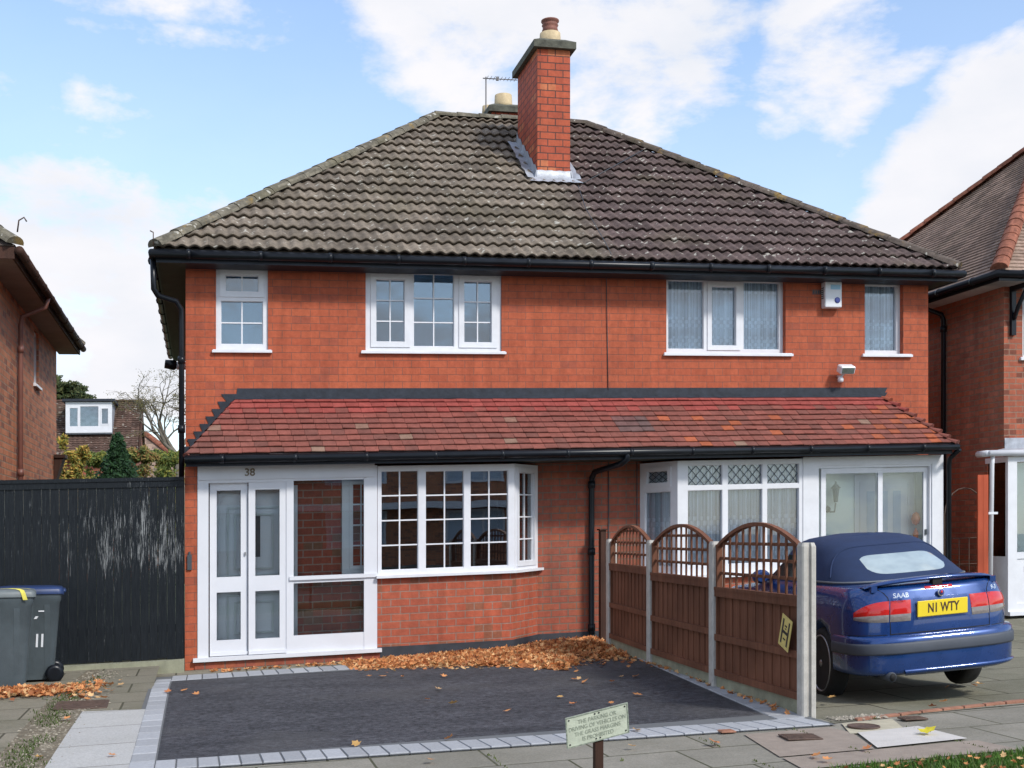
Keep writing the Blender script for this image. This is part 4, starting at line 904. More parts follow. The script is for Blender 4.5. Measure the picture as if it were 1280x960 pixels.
# ------------------------------------------------------------------ BLACK BOARDED FENCE BETWEEN THE HOUSES (left)
t = empty('board_fence', (-1.2, -.66, 0), 'tall black painted board fence with flaking and painted-in glints beside the brick pier on the left', 'fence')
mb = MB(); x = -4.2; rnd = random.Random(11)
while x < -.03:
    w_ = rnd.uniform(.098,.112); b = min(x+w_-.003, -.012); mb.box(x, b, -.66+rnd.uniform(-.004,.004), -.635, .06+rnd.uniform(0,.03), 2.24); mb.obox((b-.001,-.668,.07),(.012,0,0),(0,.03,0),(0,0,2.16)) if rnd.random() < .0 else None; x += w_
mb.build('boards', M['blackfence'], t)
mb = MB(); mb.box(-4.2, -.012, -.69, -.60, 2.30, 2.345); mb.box(-4.2, -.012, -.675, -.662, 2.225, 2.30); mb.box(-4.2,-.012,-.634,-.58,.4,.5); mb.box(-4.2,-.012,-.634,-.58,1.8,1.9); mb.build('rail', M['blackfence'], t)
mb = MB(); mb.box(-1.75, -.005, -.80, -.60, -.22, .055); 
mb.build('concrete_step', M['gravelboard'], None, label='low mossy concrete step running along the foot of the black fence', cat='step')

# ------------------------------------------------------------------ TRELLIS FENCE DOWN THE MIDDLE
posts = [(5.33,-1.62), (5.115,-3.64), (4.965,-5.70), (4.90,-7.58)]
TF = empty('trellis_fence', (5.1, -4.6, 0), 'brown fence of three arched trellis panels between concrete posts, dividing the two drives', 'fence')
def post_mb(w_=.060, d_=.060, h=1.39):
    mb = MB(); a = w_; b = d_; g_ = .018; c = .012
    pl_ = [(-a,-b+c),(-a+c,-b),(a-c,-b),(a,-b+c),(a,-g_),(a-.022,-g_),(a-.022,g_),(a,g_),(a,b-c),(a-c,b),(-a+c,b),(-a,b-c),(-a,g_),(-a+.022,g_),(-a+.022,-g_),(-a,-g_)]
    n = len(pl_); vs = [(p[1],p[0],-.1) for p in pl_]+[(p[1],p[0],h-.03) for p in pl_]+[(p[1]*.8,p[0]*.8,h) for p in pl_]
    fs = [(i, i+n, (i+1)%n+n, (i+1)%n) for i in range(n)]+[(i+n, i+2*n, (i+1)%n+2*n, (i+1)%n+n) for i in range(n)]+[tuple(range(2*n,3*n))[::-1]]
    mb.add(vs, fs); return mb
def under(o, x, y, z, rz): o.parent = TF; o.location = Vector((x, y, z)) - TF.location; o.rotation_euler.z = rz; return o
p0 = post_mb().build('post', M['concrete'], None, shear=False)
for k, (x, y) in enumerate(posts): under(p0 if k == 0 else (lambda c: (COL.objects.link(c), c)[1])(p0.copy()), x, y, gz(x), R(-5))
def panel(A, B, ztop):
    L_ = math.hypot(B[0]-A[0], B[1]-A[1]) - .11; ang = math.atan2(B[1]-A[1], B[0]-A[0]); px, py, pz = A[0]+math.cos(ang)*.055, A[1]+math.sin(ang)*.055, gz(A[0])
    mb = MB(); u = 0.0; k = 0
    while u < L_-.02: w_ = .085; mb.box(u, min(u+w_+.012, L_), -.004-.008*(k%2), .006-.008*(k%2), .12, ztop-.02); u += w_; k += 1
    P = mb.build('panel', M['timber'], None, shear=False); under(P, px, py, pz, ang)
    def bl(mb, name, mat): o = mb.build(name, mat, None, shear=False); o.parent = P; o.location = (0,0,0); return o
    mb = MB()
    for z in (.15, ztop*.52, ztop-.03): mb.box(0, L_, -.045, -.013, z-.03, z+.03)
    mb.box(0, .035, -.03, .025, .12, 1.36); mb.box(L_-.035, L_, -.03, .025, .12, 1.36); mb.box(0, L_, -.05, .03, ztop+.0, ztop+.03)
    bl(mb, 'frame', M['timber'])
    mb = MB(); zs_ = 1.33; rise = .215
    arcz = lambda u: zs_ + rise*max(0, math.sin(math.pi*max(0, min(1, u/L_))))**.85
    arc = [(L_*k/24, arcz(L_*k/24)) for k in range(25)]
    for (u0, z0_), (u1, z1_) in zip(arc, arc[1:]):
        mb.add([(u0,-.028,z0_-.016),(u1,-.028,z1_-.016),(u1,.022,z1_-.016),(u0,.022,z0_-.016),(u0,-.028,z0_+.016),(u1,-.028,z1_+.016),(u1,.022,z1_+.016),(u0,.022,z0_+.016)], [(0,3,2,1),(4,5,6,7),(0,1,5,4),(1,2,6,5),(2,3,7,6),(3,0,4,7)])
    for k in range(1, 12): u = L_*k/12; mb.box(u-.014, u+.014, -.014, .0, ztop+.03, arcz(u)-.016)
    for z in (ztop+.16, ztop+.30, ztop+.44):
        us = [L_*q/100 for q in range(2, 99) if arcz(L_*q/100) > z+.02]
        if us: mb.box(us[0], us[-1], .0005, .014, z-.014, z+.014)
    bl(mb, 'trellis', M['timber'])
    mb = MB(); mb.box(0, L_, -.022, .022, -.10, .12); under(mb.build('gravel_board', M['gravelboard'], None, shear=False), px, py, pz, ang)
for A, B, zt_ in ((posts[0], posts[1], 1.05), (posts[1], posts[2], 1.0), (posts[2], posts[3], .93)): panel(A, B, zt_)
mb = MB(); mb.box(5.62,5.70,-.34,-.24,-.05,1.50); mb.box(5.60,5.72,-.36,-.22,1.50,1.52); mb.build('timber_post', M['timber_dark'], None, loc=(5.66,-.29,gz(5.66)), label='dark wooden post against the brick wall between downpipe and trellis fence', cat='post')
# hydrant plate on the front panel
A, B = posts[2], posts[3]; dv_ = Vector((B[0]-A[0], B[1]-A[1], 0)).normalized(); nv = Vector((dv_.y, -dv_.x, 0)); 
nv = nv if nv.x < 0 else -nv
hp = Vector((A[0], A[1], 0)) + dv_*1.66 + nv*.075
M['yellow'] = plain('yellow_plate_enamel', (.62,.50,.16), .45, .12, 30.); M['ink'] = plain('black_lettering', (.02,.02,.022), .5, .1)
t = empty('hydrant_sign', (hp.x, hp.y, .55), 'small yellow plate with a black letter H screwed to the front trellis panel', 'sign')
hw, hh = .095, .135; zc = .655
ti = R(-19); eu = dv_*math.cos(ti)+Vector((0,0,math.sin(ti))); ez_ = Vector((0,0,math.cos(ti)))-dv_*math.sin(ti)    # hangs crooked
HPl = lambda u, z, w=0: hp + Vector((0,0,zc)) + eu*u + ez_*z + nv*w
mb = MB(); mb.obox(HPl(-hw, -hh, .004), eu*2*hw, -nv*.004, ez_*2*hh); mb.build('plate', M['yellow'], t)
mb = MB()
for a, b, c, d in ((-.065,-.043,-.105,.105),(.043,.065,-.105,.105),(-.043,.043,-.012,.012)): mb.obox(HPl(a, c, .0065), eu*(b-a), -nv*.002, ez_*(d-c))
for a, b, c, d in ((-.02,.02,.05,.062),(-.02,.02,-.062,-.05),(-.012,.012,.028,.036)): mb.obox(HPl(a, c, .0065), eu*(b-a), -nv*.002, ez_*(d-c))
mb.build('lettering', M['ink'], t)

# ------------------------------------------------------------------ WHEELIE BINS
M['bin'] = plain('dark_grey_bin_plastic', (.060,.078,.088), .5, .15, 6., .1); M['binlid'] = plain('grey_bin_lid', (.13,.15,.155), .45, .15, 6.); M['binblue'] = plain('blue_bin_lid', (.014,.034,.11), .4, .15, 6.)
M['tape'] = plain('yellow_tape', (.70,.62,.10), .5, .05); M['paint'] = plain('white_brushed_paint', (.7,.72,.75), .6, .05)
def bin_(loc, rz, lidmat, label):
    t = bpy.data.objects.new('wheelie_bin', None); COL.objects.link(t); t.location = (loc[0], loc[1], gz(loc[0])); t.rotation_euler.z = rz; tag(t, label, 'wheelie bin', 'wheelie bins by the black fence')
    def bl(mb, name, mat, p=None):
        o = mb.build(name, mat, None, shear=False); o.parent = p or t; return o
    # local: front faces -y, width x .29 half, depth y .36 half
    mb = MB(); rows = []
    for z, f, rr in ((.03,.76,.05),(.10,.78,.06),(.45,.86,.07),(.90,.96,.07),(.93,1.,.05),(1.0,1.,.05)):
        hx, hy = .285*f, .34*f; row = []
        for (cx, cy, a0) in ((hx-rr,-hy+rr,-90),(hx-rr,hy-rr,0),(-hx+rr,hy-rr,90),(-hx+rr,-hy+rr,180)):
            for q in range(5): a = R(a0+q*22.5); row.append((cx+rr*math.cos(a), cy+rr*math.sin(a), z))
        rows.append(row)
    mb.grid(rows, 0, True, closed=True); mb.add(rows[0], [tuple(range(20))[::-1]])
    # raised ribs and recessed-looking arch panels on the front and sides
    for sgn in (-1, 1):
        for yy in (-.17, .02, .19): mb.obox((sgn*.212 if sgn > 0 else -.222, yy-.03, .10), (.012,0,0), (0,.06,0), (sgn*.055,0,.78))
    for xx in (-.12, .12): mb.obox((xx-.035, -.268, .08), (.07,0,0), (0,.012,0), (0,-.06,.80))
    bl(mb, 'body', M['bin'])
    mb = MB(); rows = []
    for z, f in ((1.0,1.06),(1.045,1.06),(1.07,1.0),(1.082,.7)):
        hx, hy = .285*f, .345*f; rr = .06*f; row = []
        for (cx, cy, a0) in ((hx-rr,-hy+rr,-90),(hx-rr,hy-rr,0),(-hx+rr,hy-rr,90),(-hx+rr,-hy+rr,180)):
            for q in range(5): a = R(a0+q*22.5); row.append((cx+rr*math.cos(a), cy+rr*math.sin(a), z))
        rows.append(row)
    mb.grid(rows, 0, True, closed=True); mb.add(rows[-1], [tuple(range(20))]); mb.add(rows[0], [tuple(range(20))[::-1]])
    mb.tube([(-.22,.37,1.03),(.22,.37,1.03)], .022, 8); mb.box(-.24,-.2,.33,.37,.99,1.05); mb.box(.2,.24,.33,.37,.99,1.05); bl(mb, 'lid', lidmat)
    for sx in (-.27, .27):
        mb = MB(); mb.lathe((sx, .27, .10), [(.06,-.03),(.10,-.025),(.10,.025),(.06,.03)], 16, 0, axis='x'); bl(mb, 'wheel', M['black'])
    return t, bl
t1, bl = bin_((-1.93,-2.15), R(97), M['binlid'], 'dark grey wheelie bin in front with pale grey lid, cut by the left picture edge')
t2, bl2 = bin_((-1.70,-1.62), R(-84), M['binblue'], 'dark grey wheelie bin with blue lid and white painted 11, behind the other bin')
# number painted on the second bin, and a yellow strap over the first lid
mb = MB()
for y_ in (.07,.125): mb = MB(); mb.obox((.244,y_,.40),(.004,0,0),(0,.022,0),(.012,.006,.15)); bl2(mb, 'painted_digit', M['paint'])
mb = MB()
mb.obox((.275,.10,.80),(.004,0,0),(0,.06,0),(.001,0,.015)); bl2(mb, 'paint_mark', M['paint']); mb = MB(); mb.obox((.268,.05,.72),(.004,0,0),(0,.03,0),(.002,.02,.03))
bl2(mb, 'paint_mark', M['paint'])
mb = MB(); tp = [(-.20,.02,1.092),(-.23,-.08,1.094),(-.26,-.16,1.088),(-.295,-.20,1.074),(-.312,-.215,1.04),(-.316,-.235,.97)]
mb.grid([[(a, b, c) for a, b, c in tp], [(a-.012, b-.045, c+.002) for a, b, c in tp]]); mb.grid([[(-.24,-.30,1.085),(-.20,-.26,1.092),(-.19,-.12,1.095)],[(-.215,-.31,1.085),(-.175,-.26,1.092),(-.165,-.12,1.095)]]); bl(mb, 'yellow_tape', M['tape'])

# ------------------------------------------------------------------ NOTICE ON A POST IN THE VERGE
sy = -9.95
t = empty('notice_sign', (2.36, sy, 0), 'old pale green metal parking notice, tilted on a short brown post in front', 'sign')
M['signgreen'] = plain('weathered_sign_paint', (.46,.49,.39), .6, .18, 14., .15); M['faded'] = plain('faded_lettering', (.25,.28,.22), .7, .25, 40.)
sc = (2.345, sy, .475); ta = R(10.)
def SP(u, z, w=0.): return Vector((sc[0] + u*math.cos(ta)*1. , sc[1]-w, sc[2] + z*math.cos(ta) + u*math.sin(ta)))
def SP(u, z, w=0.):
    c_, s_ = math.cos(ta), math.sin(ta); return Vector((sc[0] + u*c_ - z*s_*.35, sc[1]-w, sc[2] + u*s_ + z*c_))
hw, hh = .184, .086
mb = MB(); mb.add([SP(-hw,-hh,0),SP(hw,-hh,0),SP(hw,hh,0),SP(-hw,hh,0),SP(-hw,-hh,.006),SP(hw,-hh,.006),SP(hw,hh,.006),SP(-hw,hh,.006)], [(0,1,2,3),(7,6,5,4),(0,4,5,1),(1,5,6,2),(2,6,7,3),(3,7,4,0)][::1])
for a, b, c, d in ((-hw,hw,hh-.006,hh),(-hw,hw,-hh,-hh+.006),(-hw,-hw+.006,-hh+.006,hh-.006),(hw-.006,hw,-hh+.006,hh-.006)):
    mb.add([SP(a,c,.0062),SP(b,c,.0062),SP(b,d,.0062),SP(a,d,.0062),SP(a,c,.010),SP(b,c,.010),SP(b,d,.010),SP(a,d,.010)], [(7,6,5,4)[::-1],(0,4,5,1)[::-1],(1,5,6,2)[::-1],(2,6,7,3)[::-1],(3,7,4,0)[::-1]], 1)
mb.build('plate', [M['signgreen'], plain('worn_plate_edge', (.25,.28,.22), .6, .5, 60.)], t)
mb = MB()
for i, ln in enumerate(('THE PARKING OR', 'DRIVING OF VEHICLES ON', 'THE GRASS MARGINS', 'IS PROHIBITED')):
    text_on(mb, ln, .033, lambda x, y, h, i=i: SP(x, .046-.033*i+y, .0075+h*.5), .001, sx=.86)
mb.build('lettering', M['faded'], t)
mb = MB()
for u, z in ((-.012,.070),(.012,.070),(-.012,-.070),(.012,-.070),(-.165,.068),(.165,.068),(-.165,-.068),(.165,-.068)): 
    p = SP(u, z, .007); mb = MB(); mb.lathe(tuple(p), [(.0045,0),(.0045,-.003),(.002,-.004)], 8, 0, axis='y'); mb.build('bolt', M['ink'], t)
mb = MB(); mb.box(2.335,2.382,sy+.001,sy+.045,-.1,.54); mb.build('post', M['timber_dark'], t)

# ------------------------------------------------------------------ GROUND
def slabmat(name, c1, c2, joint, bw, bh, ms, rot=0., stain=(.10,.10,.06), st=.5, off=(0,0), offset=.5, rough=.9):
    m, nt, b, N, Lk = newmat(name); ge = N('ShaderNodeNewGeometry'); mp = N('ShaderNodeMapping'); mp.inputs['Rotation'].default_value = (0,0,rot); mp.inputs['Location'].default_value = (off[0],off[1],0)
    fl = N('ShaderNodeVectorMath', _operation='MULTIPLY'); fl.inputs[1].default_value = (1,1,0); Lk(ge.outputs['Position'], fl.inputs[0]); Lk(fl.outputs[0], mp.inputs['Vector'])
    br = N('ShaderNodeTexBrick', Scale=1.); br.offset = offset; Lk(mp.outputs[0], br.inputs['Vector'])
    br.inputs['Brick Width'].default_value = bw; br.inputs['Row Height'].default_value = bh; br.inputs['Mortar Size'].default_value = ms; br.inputs['Mortar Smooth'].default_value = .3
    br.inputs['Color1'].default_value = C4(c1); br.inputs['Color2'].default_value = C4(c2); br.inputs['Mortar'].default_value = C4(joint); br.inputs['Bias'].default_value = 0
    n1 = N('ShaderNodeTexNoise', Scale=1.3, Detail=9., Roughness=.7); Lk(ge.outputs['Position'], n1.inputs['Vector']); r1 = ramp(N, [(.42, 0.), (.72, st)]); Lk(n1.outputs['Fac'], r1.inputs['Fac'])
    c = mix(N, Lk, br.outputs['Color'], stain, r1.outputs['Color'])
    n2 = N('ShaderNodeTexNoise', Scale=55., Detail=8., Roughness=.8); Lk(ge.outputs['Position'], n2.inputs['Vector']); r2 = ramp(N, [(.3, .72), (.7, 1.28)]); Lk(n2.outputs['Fac'], r2.inputs['Fac'])
    c = mix(N, Lk, c, r2.outputs['Color'], 1., 'MULTIPLY'); Lk(c, b.inputs['Base Color']); b.inputs['Roughness'].default_value = rough; b.inputs['Specular IOR Level'].default_value = .25
    ad = N('ShaderNodeMath', _operation='MULTIPLY_ADD'); Lk(br.outputs['Fac'], ad.inputs[0]); ad.inputs[1].default_value = -1.2; Lk(n2.outputs['Fac'], ad.inputs[2])
    bp = N('ShaderNodeBump', Distance=.008, Strength=.5); Lk(ad.outputs[0], bp.inputs['Height']); Lk(bp.outputs['Normal'], b.inputs['Normal'])
    return m
M['slab_path'] = slabmat('footpath_slabs', (.27,.25,.21), (.22,.205,.172), (.07,.07,.04), .78, .62, .010, off=(.2,.42), st=.55, stain=(.12,.115,.085), offset=.37)
M['slab_drive'] = slabmat('drive_slabs', (.23,.22,.165), (.19,.18,.137), (.06,.055,.04), .95, .75, .012, rot=R(0), off=(.35,.2), st=.6, stain=(.085,.09,.055), offset=.5)
M['slab_left'] = slabmat('old_left_slabs', (.24,.215,.165), (.195,.178,.138), (.07,.065,.045), .85, .75, .012, off=(.1,.3), st=.6, stain=(.10,.10,.06))
M['slab_new'] = slabmat('pale_new_slabs', (.44,.435,.42), (.40,.395,.385), (.16,.15,.13), .60, .92, .010, off=(.26,.10), st=.25, stain=(.26,.25,.22), offset=0)
M['sett'] = slabmat('granite_setts', (.33,.345,.385), (.27,.285,.325), (.10,.10,.11), .17, .34, .008, st=.25, stain=(.2,.2,.2), offset=0, off=(0,0))
M['sett_side'] = slabmat('granite_setts_side', (.33,.345,.385), (.27,.285,.325), (.16,.17,.18), .40, .17, .006, st=.25, stain=(.2,.2,.2), offset=0, off=(.3,0))
M['pinkslab'] = plain('pink_brown_slab', (.27,.22,.18), .9, .15, 8., .4, fine=90); M['whiteslab'] = plain('new_white_slab', (.52,.49,.46), .9, .1, 5., .4, fine=90); M['creamslab'] = plain('cream_mortar', (.42,.38,.28), .9, .15, 8., .4, fine=90)
M['edgebrick'] = plain('red_edging', (.30,.14,.09), .85, .25, 12., .3)
def tarmac():
    m, nt, b, N, Lk = newmat('new_tarmac'); ge = N('ShaderNodeNewGeometry')
    n1 = N('ShaderNodeTexNoise', Scale=1.1, Detail=5., Roughness=.6, Distortion=.8); mp = N('ShaderNodeMapping'); mp.inputs['Scale'].default_value = (.5,1.6,1); Lk(ge.outputs['Position'], mp.inputs['Vector']); Lk(mp.outputs[0], n1.inputs['Vector'])
    r1 = ramp(N, [(.3, (.030,.031,.036)), (.7, (.066,.066,.074))]); Lk(n1.outputs['Fac'], r1.inputs['Fac'])
    n2 = N('ShaderNodeTexNoise', Scale=85., Detail=6., Roughness=.8); Lk(ge.outputs['Position'], n2.inputs['Vector']); r2 = ramp(N, [(.35, .45), (.60, 1.2), (.74, 3.0)]); Lk(n2.outputs['Fac'], r2.inputs['Fac'])
    c = mix(N, Lk, r1.outputs['Color'], r2.outputs['Color'], 1., 'MULTIPLY'); n3 = N('ShaderNodeTexNoise', Scale=16., Detail=7., Roughness=.8); Lk(ge.outputs['Position'], n3.inputs['Vector']); r3 = ramp(N, [(.38, .42), (.62, 1.75)]); Lk(n3.outputs['Fac'], r3.inputs['Fac']); c = mix(N, Lk, c, r3.outputs['Color'], 1., 'MULTIPLY')
    n4 = N('ShaderNodeTexNoise', Scale=.55, Detail=3.); Lk(ge.outputs['Position'], n4.inputs['Vector']); r4 = ramp(N, [(.56, 0.), (.66, .35)]); Lk(n4.outputs['Fac'], r4.inputs['Fac']); c = mix(N, Lk, c, (.085,.083,.082), r4.outputs['Color'])      # dry dusty patches
    Lk(c, b.inputs['Base Color']); b.inputs['Roughness'].default_value = .75; b.inputs['Specular IOR Level'].default_value = .4
    bp = N('ShaderNodeBump', Distance=.006, Strength=.6); Lk(n2.outputs['Fac'], bp.inputs['Height']); Lk(bp.outputs['Normal'], b.inputs['Normal']); return m
M['tarmac'] = tarmac()
M['soil'] = plain('gravelly_soil', (.15,.125,.085), .95, .4, 12., .8, fine=60)
M['road'] = plain('road_asphalt', (.06,.06,.062), .85, .15, 6., .5, fine=150)
M['lawnsoil'] = plain('verge_turf', (.050,.085,.020), .95, .3, 5., .6, fine=70)
def sheet(name, poly, z, mat, th=.0, **kw):
    """polygon on the ground; wide ones are cut in strips so that they follow the slope"""
    mb = MB(); xs = [p[0] for p in poly]; n = len(poly)
    vs = [(p[0], p[1], z) for p in poly]
    if th:
        vs += [(p[0], p[1], z-th) for p in poly]; mb.add(vs, [tuple(range(n))] + [(i, i+n, (i+1) % n + n, (i+1) % n) for i in range(n)])
    else: mb.add(vs, [tuple(range(n))])
    return mb.build(name, mat, None, kind='structure', **kw)
mb = MB(); xs = [-300,-120,-40,-20,0,20,40,60,120,300]
rows = [[Vector((x, y, -.25)) for x in xs] for y in (-9.45, 60, 300)]; mb.grid(rows, 0, False); mb.build('ground', plain('back_garden_ground', (.09,.11,.05), .95, .4, .5), None, kind='structure')
mb = MB(); rows = [[Vector((x, y, -.006)) for x in xs] for y in (-9.45, -7.70)]; mb.grid(rows, 0, False); mb.build('pavement', M['slab_path'], None, kind='structure')
mb = MB(); rows = [[Vector((x, y, -.10)) for x in xs] for y in (-300, -21, -12.7)]; mb.grid(rows, 0, False); mb.build('road', M['road'], None, kind='structure')
mb = MB(); mb.box(-40, 60, -12.82, -12.70, -.12, .0); 
mb = MB(); rows = [[Vector((x, y, z)) for x in xs] for y, z in ((-12.82,-.12),(-12.82,.0),(-12.70,.0),(-12.70,-.12))]; mb.grid(rows[::1], 0, False); mb.build('kerb', M['concrete'], None, kind='structure')
# pavement sheet hangs over ground by a few mm; verge
vg = [(2.9,-12.7),(2.9,-9.9),(3.3,-9.62),(4.1,-9.50),(5.5,-9.46),(60,-9.46),(60,-12.7)]
sheet('verge_soil', [(-40,-12.7),(60,-12.7),(60,-9.46),(-40,-9.46)], .0, M['lawnsoil'])
sheet('left_path', [(-4.5,-7.72),(-1.0,-7.72),(-1.10,-.6),(-4.5,-.6)], .0, M['slab_left'])
sheet('left_apron', [(-1.12,-4.70),(-.285,-4.72),(-.30,-.62),(-1.10,-.62)], .0, M['slab_left'])
sheet('gravel_strip', [(-1.24,-7.72),(-.78,-7.72),(-.86,-4.3),(-1.0,-.9),(-1.14,-.9),(-1.26,-4.0)], .006, M['soil'])
sheet('slab_path', [(-.84,-7.70),(-.27,-7.70),(-.29,-4.70),(-.86,-4.60)], .010, M['slab_new'])
def lerp_line(pts, y):
    for (xa, ya), (xb, yb_) in zip(pts, pts[1:]):
        if ya <= y <= yb_: return xa+(xb-xa)*(y-ya)/(yb_-ya)
    return pts[-1][0] if y > pts[-1][1] else pts[0][0]
mb = MB(); rows = []
for j in range(31):
    f = j/30.; row = []
    for i in range(13):
        g = i/12.; y0_ = -7.42-.28*g; y = y0_+(-.02-y0_)*f
        xa = lerp_line([(-.10,-7.45),(-.12,-1.95),(-.05,0)], y); xb = lerp_line([(4.60,-7.71),(5.06,-3.70),(5.36,-1.6),(5.45,0)], y); row.append(Vector((xa+(xb-xa)*g, y, .004)))
    rows.append(row)
mb.grid(rows, 0, False); mb.build('driveway', M['tarmac'], None, dip=True, kind='structure')
# sett edgings: individual blocks with their own joints
def blocks(name, pts0, pts1, n, z=.014, seed=0, mt=None):
    """a band between two polylines cut into n blocks"""
    mb = MB(); rnd = random.Random(seed)
    def along(pts, f):
        Ls = [math.hypot(b[0]-a[0], b[1]-a[1]) for a, b in zip(pts, pts[1:])]; T = sum(Ls)*f
        for (a, b), l in zip(zip(pts, pts[1:]), Ls):
            if T <= l+1e-9: return (a[0]+(b[0]-a[0])*T/l, a[1]+(b[1]-a[1])*T/l)
            T -= l
        return pts[-1]
    g_ = .035
    for k in range(n):
        a, b = along(pts0, (k+g_)/n), along(pts0, (k+1-g_)/n); c, d = along(pts1, (k+1-g_)/n), along(pts1, (k+g_)/n)
        h = z+rnd.uniform(-.001,.0015); v = rnd.uniform(.84,1.1); cc = (.35*v,.358*v,.375*v)
        q = [a, b, c, d]; cx = sum(p[0] for p in q)/4; cy = sum(p[1] for p in q)/4
        top = [(cx+(p[0]-cx)*.95, cy+(p[1]-cy)*.95, h) for p in q]; bot = [(p[0], p[1], h-.006) for p in q]; b2 = [(p[0], p[1], h-.03) for p in q]
        mb.add(top+bot+b2, [(0,1,2,3)]+[(i+4,(i+1)%4+4,(i+1)%4,i) for i in range(4)]+[(i+8,(i+1)%4+8,(i+1)%4+4,i+4) for i in range(4)], 0, False, cc)
    return mb.build(name, mt or M['settcol'], None, dip=True, kind='structure')
M['settcol'] = colmat('granite_sett_blocks', .85, .25, var=.14, scale=45., bump=.3)
M['jointsand'] = plain('joint_mortar', (.12,.125,.13), .95, .1)
blocks('front_edging', [(-.10,-7.75),(4.86,-8.03)], [(-.10,-7.42),(4.80,-7.69)], 34, seed=1)
blocks('left_edging', [(-.10,-7.75),(-.14,-1.60)], [(-.27,-7.75),(-.31,-1.60)], 19, seed=2)
blocks('rear_edging', [(-.14,-1.95),(2.5,-1.65)], [(-.14,-1.15),(2.5,-1.05)], 15, seed=3)
blocks('right_edging', [(4.60,-7.68),(5.06,-3.70),(5.36,-1.6)], [(4.84,-7.68),(5.07,-5.70),(5.15,-3.70),(5.42,-1.6)], 30, seed=4)
def strip(name, L0, L1, z, mat):     # between two edge lines given as (x, y) points with rising y, cut into 24 steps
    mb = MB(); y0, y1 = L0[0][1], L0[-1][1]; rows = []
    for k in range(25): y = y0+(y1-y0)*k/24; xa = lerp_line(L0, y); xb = lerp_line(L1, y); rows.append([Vector((xa+(xb-xa)*i/8, y, z)) for i in range(9)])
    mb.grid(rows, 0, False); return mb.build(name, mat, None, dip=True, kind='structure')
sheet('edging_bed', [(-.30,-7.76),(4.9,-8.05),(4.9,-7.4),(-.30,-7.4)], .0055, M['jointsand'])
strip('rear_path', [(-.33,-1.16),(-.33,-.60)], [(2.5,-1.16),(2.5,-.60)], .0075, M['slab_left'])
strip('edging_bed', [(-.32,-7.4),(-.34,-.62)], [(-.09,-7.4),(-.12,-1.98),(-.10,-.62)], .0056, M['jointsand'])
strip('edging_bed', [(-.12,-1.96),(-.12,-.60)], [(2.5,-1.96),(2.5,-.60)], .0054, M['jointsand'])
strip('edging_bed', [(4.58,-7.7),(5.05,-3.7),(5.35,-1.6)], [(4.86,-7.7),(5.10,-5.7),(5.16,-3.70),(5.44,-1.6)], .0057, M['jointsand'])
mb = MB(); mb.add([(4.93,-7.95,.0),(5.6,-7.84,.0),(14,-7.40,.0),(14,-6.9,-.05),(5.0,-7.3,-.05)], [(0,1,2,3,4)]); mb.add([(5.0,-7.3,-.05),(14,-6.9,-.05),(14,.0,-.05),(5.46,.0,-.05),(5.38,-1.6,-.05),(5.15,-3.7,-.05),(5.01,-5.7,-.05)], [(0,1,2,3,4,5,6)]); mb.build('right_drive', M['slab_drive'], None, kind='structure')
# red brick edging line between drive and pavement
ep = [(5.15,-7.92),(5.5,-7.86),(6.1,-7.76),(6.9,-7.66),(8.5,-7.55),(13,-7.4)]
blocks('drive_edging', ep, [(p[0],p[1]+.055) for p in ep], 36, z=.012, seed=6, mt=M['edgebrick'])
# odd slabs and covers in the pavement by the end post
sheet('cream_slab', [(4.80,-8.42),(5.22,-8.50),(5.42,-7.98),(4.97,-8.0)][::1], .004, M['creamslab'])
sheet('white_slab', [(4.68,-8.98),(5.42,-8.93),(5.40,-8.36),(4.86,-8.42)][::1], .008, M['whiteslab'])
sheet('pink_slab', [(3.95,-8.98),(4.66,-8.98),(4.84,-8.38),(4.80,-8.10),(4.10,-8.12)], .002, M['pinkslab'])
sheet('pink_slab', [(3.9,-9.40),(5.5,-9.38),(5.45,-8.99),(3.95,-9.02)], .0022, M['pinkslab'])
def cover(name, x, y, a, b, mat, label, rnd_=False, rz=0):
    mb = MB()
    if rnd_: mb.lathe((0,0,0), [(a,.0),(a,.012),(a*.92,.014),(a*.9,.010),(a*.1,.011)], 28)
    else:
        mb.bbox(-a, a, -b, b, 0, .012, .003)
        for k in range(5): mb.box(-a*.85, a*.85, -b*.8+k*b*.36, -b*.8+k*b*.36+b*.16, .0125, .016)
    o = mb.build(name, mat, None, shear=False, label=label, cat='cover'); o.location = (x, y, gz(x)+.004); o.rotation_euler.z = rz; return o
cover('manhole_cover', 5.03, -8.22, .12, .1, M['iron'], 'round dark metal cover set in the cream mortar by the end post', True)
cover('stopcock_cover', 4.40, -8.42, .13, .11, M['iron'], 'small rusty square cover in the pink-brown pavement slab', rz=R(-8))
cover('stopcock_cover', 5.55, -8.06, .10, .06, M['iron'], 'tiny rusty rectangular cover beside the red brick edging line')
cover('stopcock_cover', 4.02, -7.99, .06, .045, M['edgebrick'], 'small red-brown cover on the pale sett edging behind the notice sign')
cover('drain_cover', -.90, -4.12, .24, .28, M['iron'], 'ribbed rusty iron drain cover above the pale slab path at left', rz=R(2))

